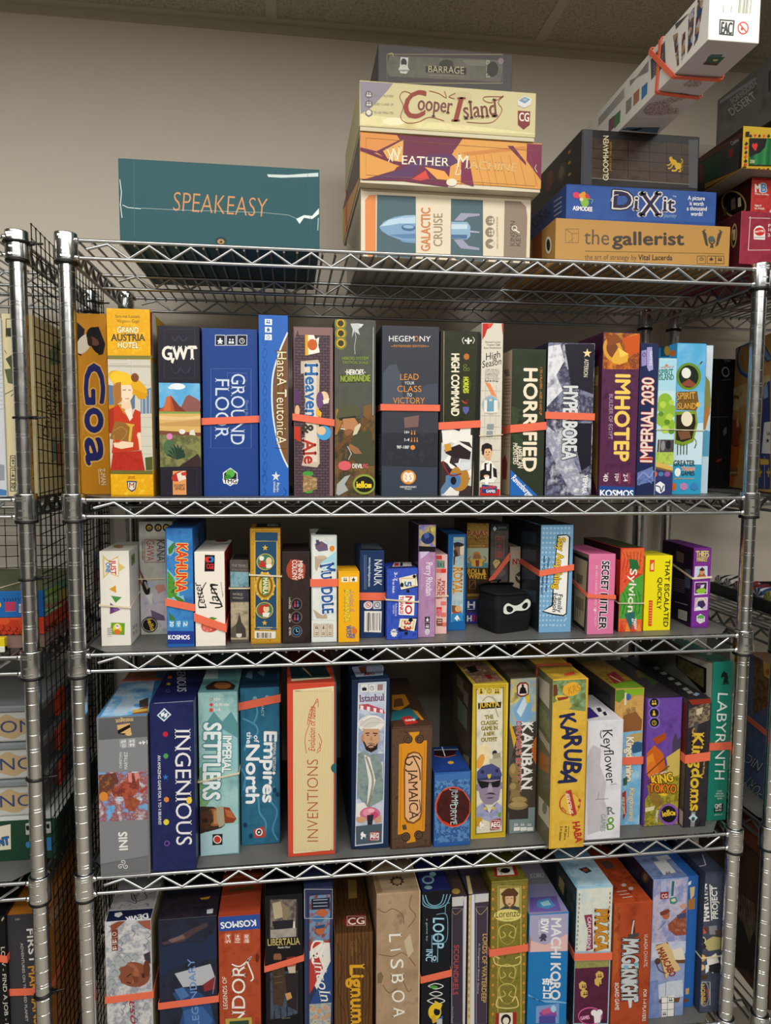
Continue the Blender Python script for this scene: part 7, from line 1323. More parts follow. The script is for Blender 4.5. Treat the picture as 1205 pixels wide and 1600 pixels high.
game_box('toky', (39.72, 1.337, 31.155), 0.0, 0.0, 0.0, 2.773, 9.8, 9.886, {'*': '#5d3b8f', 'T': '#2a2430'}, None, {
 'F': [
 (p,'n:#5d3b8f/#6d4aa4/#4a2f78@1.4',[1,490,135,3,2,-199,-136,-90]),(e,'8a72c8',[26,478,22,-1,1,-22]),(e,'1d1a24',[26,478,18,0,0,-17]),(i,'e3c23a','people',[17,468,20,0,-2,21]),
  (e,'8a72c8',[28,438,22,-1,1,-22]),(e,'1d1a24',[28,438,18,-1,0,-17]),(i,'e3c23a','person',[18,428,20,0,-2,21]),(e,'8a72c8',[30,402,22,-1,1,-22]),(e,'1d1a24',[30,402,18,-1,0,-17]),
  (i,'e3c23a','clock',[20,390,20,0,-2,21]),(p,'4a3f5a',[105,328,11,32,10,-28,12,11,0,-81,-34,-31]),(p,'n:#8a8a2a/#b0a034/#6a6a24/#c8b44a@0.35',[5,106,27,48,95,141,11,-33,0,-259,-134,-1]),
  (p,'c9b25a',[82,265,54,33,2,-102,-40,-14]),(p,'c8621e',[4,285,30,31,35,-34,11,-50,-15,-64,-33,-6,-25,42]),(p,'e08a2a',[4,269,24,15,14,-50,-11,-48,-24,18]),(p,'a84a1a',[25,340,49,22,6,-24,-38,-22]),
  (e,'d9742a',[30,219,24,-2,1,-32]),(p,'n:#7a5a2a/#9a7a34@0.4',[8,164,41,-11,28,-67,-25,-15,-35,51]),(l,'7a3a14',5,[6,204,72,61]),(l,'7a3a14',5,[6,172,90,60]),
  (t,'efe6d8','RICHARD GARFIELD',[21,191,73,18,-2,7],'b'),(t,'e8c02e','KING',[32,162,82,10,-8,34],'Bo#3a2410*1.2'),(t,'e0781e','TOKYO',[20,136,106,-12,1,32],'Bo#3a2410*1.2'),
  (p,'e8c02e',[54,124,21,4,19,-4,-10,-10]),(e,'8a5ab0',[102,42,40,3,8,-43]),(e,'1a161c',[100,44,32,-2,2,-33]),(t,'e8c23a','iello',[77,35,45,5,-5,23],'B'),(p,'e8c23a',[116,50,11,2,1,-14,-10,0]),
  (t,'e8e2da','Heinori',[49,62,-1,-46,12,-2],'b'),(p,'d8d2a8',[6,74,38,6,-4,-16,-34,-6]),],
 'T': [
 (p,'n:#2f2a38/#463a44/#23202a@0.6',[138,482,0,7,0,-473,-137,-12]),(p,'3f5a2a',[138,316,0,19,0,-163,-48,-40]),(p,'7a6a34',[115,320,23,23,-21,-108,-34,4]),],
}, 'purple box with orange and yellow bubble title and an orange creature', 'upright game boxes on the fourth shelf')
game_box('kgms', (42.626, 0.841, 31.155), 0.0, 0.0, 0.0, 1.833, 11.0, 9.913, {'*': '#232026', 'L': '#50453e'}, None, {
 'F': [
 (p,'n:#26232a/#322d34/#1c1a20@0.8',[3,480,87,4,0,-482,-85,0]),(p,'n:#6a5a48/#8f8268/#3a2c28/#b0a48a@0.4',[6,456,84,28,0,-72,-84,-28]),(p,'c8b898',[36,455,24,7,-2,-24,-22,-7]),
  (p,'8a2f22',[1,492,89,2,0,-18,-72,-4]),(p,'4a4a4e',[28,408,18,0,-6,-41,-16,1]),(t,'d8b83a','Kingdoms',[24,368,2,-302,44,-4],'sBo#5a2a1a*.6'),(t,'c8a84a','Reiner Knizia',[73,268,-3,-64,8,-1],'b'),
  (L,'c8903a',5,[30,384,-7,-16,17,-26]),(p,'8a8a8c',[32,60,17,0,-2,-58,-17,0]),(i,'b8d0dc','diamond',[23,19,37,-1,-3,36]),(e,'3a4a5a',[40,32,7,0,0,-8]),],
 'T': [
 (p,'n:#1f1e22/#2f2c30@0.6',[87,462,3,20,0,-464,-86,-16]),(p,'9a988e',[66,388,24,9,-4,-35,-25,-10]),(p,'9a988e',[60,315,26,9,-6,-34,-25,-8]),(p,'9a988e',[54,246,25,8,-5,-32,-25,-8]),
  (p,'9a988e',[48,180,24,8,-5,-32,-23,-7]),(p,'9a988e',[43,116,23,8,-4,-30,-24,-6]),(p,'9a988e',[39,80,23,7,-5,-29,-23,-6]),(i,'7f9cb0','diamond',[32,22,33,5,22,40]),],
 'L': [
 (p,'6a2a20',[37,468,-33,12,-3,-206,31,1]),(p,'b8aa94',[28,64,-26,-4,-1,-55,23,3]),(p,'n:#4a3f38/#6a5a44@0.3',[26,244,-25,14,0,-178,23,2]),],
}, 'charcoal box with yellow blackletter title and an orange band', 'upright game boxes on the fourth shelf')
game_box('laby', (44.976, 1.544, 31.155), 0.0, 0.0, 0.0, 1.575, 11.6, 12.4, {'*': '#1f7f6c', 'L': '#8a877c'}, None, {
 'F': [
 (p,'1f7f6c',[2,615,74,3,2,-617,-76,1]),(i,'17231f','knight',[36,532,36,1,-8,54]),(t,'eef2ee','LABYR',[24,501,-2,-195,40,-4]),(t,'eef2ee','INTH',[23,299,3,-135,40,-3]),
  (t,'cfe0d8','CARD',[38,114,21,-1,0,6],'b'),(t,'cfe0d8','DRIVEN',[34,104,30,-2,0,6],'b'),(t,'cfe0d8','STRATEGY',[29,94,41,-2,0,6],'b'),(t,'cfe0d8','GAME',[40,84,20,-1,0,6],'b'),
  (p,'14201c',[30,66,36,1,0,-33,-38,-2]),(t,'f0f2ee','GMT',[33,47,29,1,-3,18],'bk'),(t,'f0f2ee','GAMES',[34,37,27,1,-1,6],'b'),(t,'cfe0d8','1810-11',[32,20,30,0,0,6],'b'),],
 'T': [
 (p,'14604f',[1,126,77,18,0,-132,-77,-11]),(i,'cfe0d8','star',[18,84,37,4,26,44]),(p,'0e4a3e',[32,45,42,13,-2,-37,-40,-9]),],
 'L': [
 (p,'d6d2c4',[272,580,-265,33,-4,-151,29,22,213,51]),(p,'1a1816',[264,574,-222,10,-4,-94,22,-10,120,32,72,12]),(p,'n:#5a5238/#7a6f4a/#3a3828@0.5',[248,570,-188,4,-4,-72,140,14,48,10]),],
}, 'teal green box with white angular title and a black chess knight', 'upright game boxes on the fourth shelf')
game_box('devi', (1.038, 0.4, 16.155), 0.0, 0.0, 0.0, 3.028, 11.0, 11.409, {'*': '#c3c1c4', 'R': '#c9bd9c'}, None, {
 'F': [
 (p,'n:#a9a8b0/#d6d4d4/#8f94a2/#e2dfda@0.7',[4,568,145,-2,-3,-388,-145,16]),(L,'5a5a66',2,[14,557,8,-11,-6,-12]),(L,'5a5a66',2,[48,504,10,-12,-7,-12]),(L,'5a5a66',2,[84,450,10,-12,-8,-12]),
  (L,'5a5a66',2,[120,395,10,-11,-8,-12]),(L,'5a5a66',2,[24,353,10,-11,-8,-12]),(L,'5a5a66',2,[59,298,11,-12,-8,-11]),(L,'5a5a66',2,[95,243,12,-12,-10,-11]),(L,'5a5a66',2,[138,524,12,-12,-10,-10]),
  (L,'5a5a66',2,[42,482,14,-12,-12,-10]),(L,'5a5a66',2,[78,428,8,-12,-6,-11]),(L,'5a5a66',2,[113,374,9,-12,-6,-12]),(L,'5a5a66',2,[17,332,9,-12,-7,-12]),(L,'5a5a66',2,[52,277,10,-12,-8,-11]),
  (L,'5a5a66',2,[88,222,11,-12,-9,-12]),(L,'5a5a66',2,[131,503,11,-11,-8,-12]),(L,'5a5a66',2,[36,461,12,-12,-10,-11]),(L,'5a5a66',2,[70,406,14,-12,-11,-10]),(L,'5a5a66',2,[106,352,14,-12,-12,-11]),
  (L,'5a5a66',2,[10,310,8,-12,-6,-11]),(L,'5a5a66',2,[46,256,8,-12,-6,-12]),(L,'5a5a66',2,[89,536,9,-12,-7,-12]),(L,'5a5a66',2,[124,482,10,-12,-8,-12]),
  (p,'8a4a34',[19,558,26,12,24,-1,-28,-22,-15,-21]),(p,'9a5a4a',[106,564,44,2,0,-36,-20,10]),(p,'3a3a46',[125,445,21,9,1,-46,-19,18]),(p,'7a3a2c',[22,540,21,2,0,-26,-20,-4]),
  (p,'7a3a2c',[22,511,21,3,-1,-21,-20,-3]),(p,'7a3a2c',[22,488,20,2,0,-23,-20,-1]),(i,'e6dcd2','ring',[25,518,15,2,-2,15]),(i,'e6dcd2','people',[24,493,16,1,-2,15]),
  (i,'e6dcd2','people',[24,468,15,2,-2,15]),(e,'8a4f38',[92,376,52,-13,-6,-44]),(e,'a3644a',[75,381,34,-4,-1,-38]),(p,'8a4f38',[37,396,29,20,26,-18,-8,-60,-34,11]),(e,'a8aeb0',[30,389,18,-2,0,-16]),
  (L,'6a7478',2,[20,390,10,9,11,-13]),(e,'a8aeb0',[19,360,15,-2,0,-14]),(L,'6a7478',2,[10,360,10,8,8,-10]),(e,'a8aeb0',[52,425,20,-2,0,-17]),(L,'6a7478',2,[40,426,12,10,12,-14]),
  (e,'a8aeb0',[73,438,16,-2,0,-14]),(L,'6a7478',2,[63,440,10,8,9,-12]),(e,'a8aeb0',[97,442,15,-2,0,-14]),(L,'6a7478',2,[88,443,10,7,8,-10]),(e,'a8aeb0',[42,442,14,-2,0,-12]),
  (L,'6a7478',2,[34,442,8,7,8,-10]),(e,'a8aeb0',[24,412,12,-1,0,-11]),(L,'6a7478',2,[16,414,8,6,7,-10]),(e,'a8aeb0',[29,344,14,-2,0,-12]),(L,'6a7478',2,[20,344,9,7,9,-10]),
  (l,'2a1a16',3,[68,370,14,10]),(l,'2a1a16',3,[68,351,13,-5]),(p,'7a3f2c',[86,372,22,-6,-6,-22,-10,5]),(p,'4a241c',[116,377,14,3,-4,-19,-8,3]),(e,'6a3a2a',[134,394,11,-1,0,-30]),
  (t,'9a2f34','Lacrimosa',[100,19,-10,263,-24,1],'i'),],
 'T': [
 (p,'1d2442',[5,1,-4,57,148,-4,1,-53]),(t,'e9e8ea','DEVIR',[134,30,-70,-12,8,-26],'B'),(p,'e9e8ea',[24,44,20,4,8,-14,-10,-15,-16,9]),(p,'n:#5a4a44/#b8b4b4/#8a8a92@0.6',[1,63,5,93,136,2,7,-102]),
  (L,'2a2a34',3,[56,107,29,-15,-23,58,-10,13,23,-59,41,14,-14,32,12,18]),],
 'R': [
 (p,'b8a987',[6,534,88,-30,-11,-206,-82,-73]),(p,'8a7a5e',[7,403,76,-33,-5,-51,-77,-1]),],
}, 'pale grey box with a wigged statue head on its side', 'upright game boxes on the fifth shelf')
game_box('lege', (4.524, 0.3, 16.155), 0.0, 0.0, 0.0, 3.895, 11.5, 11.294, {'*': '#20222e'}, None, {
 'F': [
 (p,'n:#1c1f2c/#262c40/#14161e@1.5',[5,562,189,-2,-4,-402,-189,20]),(p,'4a3a42',[8,485,39,8,57,29,56,22,7,-12,-49,-26,-36,-24,-64,-6]),(p,'7a5f5e',[32,492,50,16,7,-14,-43,-12]),
  (p,'232f4c',[6,462,54,18,85,-7,47,41,0,-107,-90,1,-50,-18,-48,-26]),(p,'2a4a7a',[43,298,43,19,56,-29,28,-42,14,-72,-122,-2,16,60]),(p,'4a72a8',[50,312,29,6,21,-34,-29,-12]),
  (p,'3a62a0',[78,232,64,10,34,-51,-7,-31,-85,10]),(p,'8a2f34',[143,342,43,4,0,-46,-36,-5]),(p,'b8bcc4',[52,370,120,24,14,-48,-43,-27,-64,-1]),(t,'6f8fc4','LEGENDARY',[132,172,-14,246,-22,0],'b'),
  (l,'8f9ab8',2,[188,346,-10,-62]),],
 'T': [
 (p,'n:#16171f/#2a2430/#3a2a24@0.5',[4,6,-3,132,189,6,4,-139]),(p,'b8862a',[126,108,37,6,-6,-16,-25,0]),(p,'c8ccd0',[158,38,21,4,1,-26,-20,0]),(l,'6a6c74',2,[4,1,190,0]),],
}, 'wide black-blue box with an orange band, between the wigged-head box and the red one', 'upright game boxes on the fifth shelf')
game_box('ando', (8.512, 0.3, 16.155), 0.0, 0.0, 0.0, 2.84, 11.5, 11.234, {'*': '#9c3a22'}, None, {
 'F': [
 (p,'n:#9c3a22/#b24e2e/#822e1c@1.2',[3,514,138,0,0,-372,-140,15]),(p,'2a4f9e',[2,560,139,-1,0,-53,-139,2]),(t,'f2f2f4','KOSMOS',[126,540,-118,0,2,-22],'B'),(p,'c2603f',[21,500,23,0,0,-38,-24,1]),
  (t,'f0e2d8','2-4',[40,464,0,30,-12,0],'B'),(t,'e0c8bc','Players',[28,466,0,29,-6,0]),(p,'c2603f',[54,497,24,-1,-1,-36,-24,0]),(t,'f0e2d8','10+',[72,462,0,29,-12,1],'B'),
  (t,'e0c8bc','Players',[61,462,-1,30,-6,0]),(p,'c2603f',[84,494,24,0,-1,-37,-23,1]),(t,'f0e2d8','60-90',[103,459,-1,29,-12,1],'B'),(t,'e0c8bc','Players',[92,460,-1,29,-6,0]),
  (t,'f0ece6','LEGENDS OF',[28,223,-2,119,-14,1],'s'),(t,'f2efe9','ANDOR',[86,100,4,282,-45,5],'s'),(L,'f2efe9',5,[44,386,29,-10,37,28,-12,-14,18,-57,-8,-15]),(p,'b8a04a',[20,188,89,-3,3,-40,-90,10]),
  (p,'2f4a3a',[34,177,66,-2,0,-29,-66,8]),(e,'6a2416',[131,402,6,0,0,-16]),],
 'T': [
 (p,'a8442a',[3,8,1,108,137,20,0,-131]),(p,'5a4a24',[28,151,82,15,5,-26,-87,-4]),(l,'b85a3a',4,[1,110,140,14]),],
}, 'rust red box with white capitals and a blue strip at its top', 'upright game boxes on the fifth shelf')
game_box('libe', (11.672, 0.6, 16.155), 0.0, 0.0, 0.0, 2.601, 9.5, 12.252, {'*': '#17151a'}, None, {
 'F': [
 (p,'n:#3a3438/#57504c/#8a8074/#2a282c@0.6',[20,597,88,-3,-3,-121,-87,-4]),(p,'b8a98a',[25,585,29,5,11,-59,-33,-5]),(p,'8a7a60',[58,586,29,-26,-11,-46,-15,10]),
  (p,'26222a',[24,519,74,1,-4,-30,-62,-3]),(p,'e2dcd0',[98,512,4,2,3,-56,-11,-2]),(p,'n:#b8b0a4/#8a8480@0.5',[18,488,90,0,-1,-32,-89,1]),(l,'4a4648',2,[18,600,92,-7,0,-144,-93,9,1,142]),
  (t,'dcc878','LIBERTALIA',[8,431,113,-5,-1,25],'s'),(t,'d8d2c4','Paolo Mori',[43,418,43,-2,0,7],'bi'),(p,'n:#2c3646/#4a5668/#1e2430@0.7',[16,332,96,-2,-2,-174,-94,2]),
  (e,'8a5a44',[42,386,14,-2,0,-20]),(p,'1a1416',[28,398,3,11,22,-1,5,-16,-5,7,-19,1]),(p,'2a1c18',[31,378,22,-2,-6,-20,-13,2]),(e,'a8604a',[90,356,16,-2,0,-24]),(p,'c8b8a4',[76,346,28,1,0,-27,-22,2]),
  (p,'7a2f2a',[72,382,32,3,-1,-14,-28,-1]),(p,'n:#3a2c24/#4a3a2c/#2a201c@0.3',[22,347,42,4,10,-72,-15,-78,-33,11]),(p,'2a2226',[68,323,44,-1,-4,-142,-34,20]),(p,'c8925a',[67,248,19,4,6,-22,-18,-8]),
  (l,'6a5a44',3,[30,314,30,2]),(l,'6a5a44',3,[32,291,29,1]),(l,'12141a',3,[30,188,-1,-64]),(l,'12141a',3,[52,194,0,-72]),(l,'12141a',3,[74,200,0,-80]),(l,'12141a',3,[96,173,0,-56]),
  (p,'0f1116',[18,150,100,21,2,-57,-102,12]),(t,'8a8270','asmodee',[55,155,30,-1,0,6]),],
}, 'black box with a sailing ship above two bearded men', 'upright game boxes on the fifth shelf')
game_box('linc', (14.363, 0.6, 16.155), 0.0, 0.0, 0.0, 2.011, 8.5, 12.606, {'*': '#2c3656'}, None, {
 'F': [
 (l,'3a4670',3,[8,618,90,-7,0,-493,-92,10,2,490]),(p,'n:#3f6a9a/#6f9ac0/#8a4a34/#2c4c7a@0.5',[19,602,74,0,-4,-171,-70,-1]),(p,'1c2438',[26,590,64,0,0,-41,-64,1]),(l,'c8d2e2',2,[32,585,50,-1]),
  (l,'c8d2e2',2,[32,574,50,-2]),(l,'c8d2e2',2,[32,562,50,-2]),(e,'b8643a',[63,536,20,-2,0,-14]),(e,'3a6a9a',[48,514,22,-2,0,-11]),(e,'b8643a',[56,474,16,-2,0,-18]),
  (p,'2a4a7a',[37,490,37,2,-4,-12,-29,-2]),(p,'c03a34',[19,430,70,1,-23,-61,-46,-4]),(p,'e6e2da',[19,398,41,28,30,-3,3,-79,-49,-92,-24,50]),(p,'b83a3a',[19,366,25,30,22,-66,-37,-76,-11,-15]),
  (p,'2a4a86',[44,252,51,107,0,-167,-77,8]),(i,'e6e2da','star',[66,310,17,0,-1,19]),(i,'e6e2da','star',[80,344,12,0,-1,14]),(t,'f0ede4','Lincoln',[26,386,33,-183,38,4],'si'),
  (L,'f0ede4',6,[67,429,-30,3,-11,-27,14,-33,23,22,4,31,-37,-52,3,-24]),(p,'n:#b8846a/#7fa0b0/#c8b8a0/#5a7a8a@0.3',[18,200,77,-2,-3,-95,-74,8]),(e,'c89a78',[32,182,8,-1,0,-10]),
  (e,'c89a78',[52,172,8,-1,0,-10]),(e,'c89a78',[74,179,8,-1,0,-10]),(e,'c89a78',[40,149,8,-1,0,-10]),(e,'c89a78',[66,142,8,-1,0,-10]),(e,'c89a78',[82,152,8,-1,0,-10]),
  (l,'c9ccd4',2,[2,628,98,-8,0,-108,-98,9,0,107]),],
}, 'red, white and blue box with white script title', 'upright game boxes on the fifth shelf')
game_box('lign', (16.465, 0.1, 16.155), 0.0, 0.0, 0.0, 2.704, 11.0, 9.311, {'*': 'w:#4b3018/#6e4a28/#553619@0.5'}, None, {
 'F': [
 (t,'8a7038','ALEXANDER',[70,444,2,-46,8,0],'s'),(t,'8a7038','HUEMER',[54,440,4,-58,8,0],'s'),(t,'dba428','Lignum',[55,354,5,-224,48,-4],'sB'),(L,'3a2412',2,[9,437,21,-87,-18,-84,24,-88]),
  (L,'3a2412',2,[116,449,-12,-77,22,-88,-15,-128]),(L,'3a2412',2,[83,444,10,-43,-13,-27]),],
 'T': [
 (p,'w:#3a2614/#553820/#452c18@0.5',[2,11,28,335,104,-24,0,-316]),(p,'7a2a24',[31,72,19,30,71,2,-4,-60,-71,-4]),(l,'c8b4a0',2,[52,99,66,-9,-6,-50,-64,8,4,51]),(t,'e8dccc','CG',[52,51,58,-2,2,36],'b'),
  (p,'8a7038',[72,321,34,-4,-8,-116,-32,-2]),],
}, 'brown wood-grain box with gold blackletter title', 'upright game boxes on the fifth shelf')
game_box('lisb', (19.439, 0.3, 16.155), 0.0, 0.0, 0.0, 3.147, 11.5, 11.949, {'*': 'n:#7d6550/#b29879/#a58a6c/#94795d@2.2'}, ('R', 0.08, '#d8cdb0'), {
 'F': [
 (L,'5a4634',2,[2,545,28,-16,27,11,35,-24,6,-36]),(L,'5a4634',2,[125,585,-7,-43,22,-36,-28,-42]),(L,'5a4634',2,[10,374,48,-12,34,11,28,-24,22,-31]),(L,'5a4634',2,[24,257,22,-31,27,12]),
  (L,'5a4634',2,[93,280,21,-54,14,6]),(p,'7f6a50',[4,302,14,6,8,-18,-7,-25,-15,1]),(p,'c9b59a',[99,416,21,26,14,-66,-20,-26]),(t,'f2ede2','L',[44,450,2,-34,45,-2],'s'),
  (t,'f2ede2','I',[47,390,1,-10,42,2],'s'),(t,'f2ede2','S',[50,352,2,-37,46,-2],'s'),(t,'f2ede2','B',[53,298,1,-38,46,-2],'s'),(t,'f2ede2','O',[56,234,2,-46,46,-3],'s'),
  (t,'f2ede2','A',[60,172,1,-44,46,-3],'s'),],
 'T': [
 (i,'4a3828','burst',[50,40,58,-4,8,65]),(e,'a08566',[83,68,15,-2,-3,-18]),(p,'8f7354',[2,111,1,-107,21,6,-8,105]),],
}, 'wide sandstone-coloured box with widely spaced white capitals', 'upright game boxes on the fifth shelf')
game_box('loop', (22.73, 0.4, 16.155), 0.0, 0.0, 0.0, 2.101, 9.0, 11.811, {'*': '#12141d', 'T': '#22265c'}, None, {
 'F': [
 (L,'7fb8d0',3,[11,578,11,-30,23,-12,23,9,10,31]),(L,'7fb8d0',3,[1,578,11,-32,33,-15,32,9,13,35]),(L,'7fb8d0',3,[1,580,3,-38,41,-16,41,10,17,38]),(e,'0f1018',[44,572,24,-2,0,-16]),
  (L,'7fb8d0',2,[84,500,2,36,14,6]),(L,'7fb8d0',2,[52,502,35,-2,7,-52,-6,-50,-34,-4]),(t,'b9dce6','LOOP',[40,490,0,-114,40,-4],'o#2a6a8a*.9'),(t,'b9dce6','INC',[16,374,-1,-44,24,-3],'o#2a6a8a*.9'),
  (e,'b9dce6',[47,337,7,0,0,-10]),(e,'12141d',[47,337,4,0,0,-6]),(l,'7fb8d0',2,[36,425,22,-2,0,-101,-20,2,-2,101]),(t,'9fc4d0','a game by',[15,490,1,-85,6,0]),
  (L,'e9ede8',3,[24,234,28,7,28,-13,-28,-8,-28,14]),(L,'e9ede8',3,[29,204,24,6,24,-11,-24,-7,-24,12]),(L,'e9ede8',3,[21,178,32,8,33,-15,-32,-9,-33,16]),(e,'e6c22e',[50,132,24,-2,0,-31]),
  (e,'12141d',[58,132,12,-1,0,-15]),(p,'e6c22e',[49,176,29,-18,-8,-21,-20,9]),(p,'d8a82a',[36,118,14,6,8,-30,-15,-6]),(e,'4f9a3a',[46,228,14,-2,0,-6]),(p,'b8b8c0',[57,102,21,5,0,-25,-20,2]),
  (e,'2a6ad0',[76,108,4,0,0,-6]),],
 'T': [
 (e,'7fa8b0',[34,69,22,-3,-5,-26]),(e,'2a2a5a',[34,69,16,-2,-3,-16]),(e,'9fc4c8',[58,102,12,-2,-3,-14]),(e,'7fa8b0',[26,23,14,-2,-2,-11]),],
}, 'black box with pale blue neon-tube title', 'upright game boxes on the fifth shelf')
game_box('wat1', (24.949, 0.7, 16.155), 0.0, 0.0, 0.0, 1.126, 10.5, 11.087, {'*': '#3c3341'}, None, {
 'F': [
 (p,'c9c8c8',[1,552,43,1,-2,-36,-41,0]),(l,'9a9aa0',2,[1,510,41,-4,6,-442,-42,4,-5,442]),(t,'b04a4e','SCOUNDRELS',[11,370,-2,-191,18,-2],'sb'),(p,'cdccd2',[44,550,11,2,1,-493,-8,1]),
  (t,'9a90a0','For 2-5 Players',[6,131,-1,-63,6,0],'b'),(L,'a08a58',2,[1,502,14,-16,25,20]),],
 'T': [
 (p,'4a3a34',[2,6,26,118,28,1,-2,-117]),(e,'b89a4a',[22,29,15,-2,-4,-16]),],
}, 'narrow dusky purple box with red title and silver edges, right of the neon-title box', 'upright game boxes on the fifth shelf')
game_box('wat2', (26.164, 0.6, 16.155), 0.0, 0.0, 0.0, 1.526, 10.5, 11.227, {'*': '#3f3645'}, None, {
 'F': [
 (p,'d4c08a',[1,557,7,1,6,-496,-12,1]),(p,'d6d5da',[10,559,12,1,7,-500,-15,2]),(p,'c9c8c8',[24,560,50,0,0,-31,-50,-1]),(l,'8f86a0',2,[29,512,41,-3,6,-451,-40,4,-7,450]),
  (t,'c9a25a','LORDS OF WATERDEEP',[55,408,-1,-266,17,-2],'sb'),(t,'b4acb8','A Dungeons Board Game',[40,373,-2,-195,6,-1],'b'),(L,'b8a068',2,[27,506,18,-24,27,26]),(e,'b8964a',[1,544,3,0,0,-7]),
  (e,'b8964a',[1,518,3,0,0,-8]),(e,'b8964a',[2,492,3,0,0,-8]),(e,'b8964a',[2,466,3,0,0,-8]),(e,'b8964a',[2,439,3,0,0,-8]),(e,'b8964a',[3,413,3,0,0,-8]),(e,'b8964a',[3,386,3,0,0,-8]),
  (e,'b8964a',[4,360,3,0,0,-8]),(e,'b8964a',[4,334,3,0,0,-8]),(e,'b8964a',[4,307,3,0,0,-8]),(e,'b8964a',[5,280,3,0,0,-8]),(e,'b8964a',[6,254,3,0,0,-8]),(e,'b8964a',[6,228,3,0,0,-8]),
  (e,'b8964a',[6,201,3,0,0,-8]),(e,'b8964a',[6,174,3,0,0,-8]),(e,'b8964a',[7,148,3,0,0,-8]),(e,'b8964a',[8,120,3,0,0,-8]),(e,'b8964a',[8,94,3,0,0,-8]),],
 'T': [
 (p,'c9b884',[1,1,17,110,12,1,-14,-110]),(p,'3a2f2a',[26,9,10,100,40,5,0,-106]),],
}, 'dusky purple silver-edged box with gold capitals, left of the green scrollwork box', 'upright game boxes on the fifth shelf')
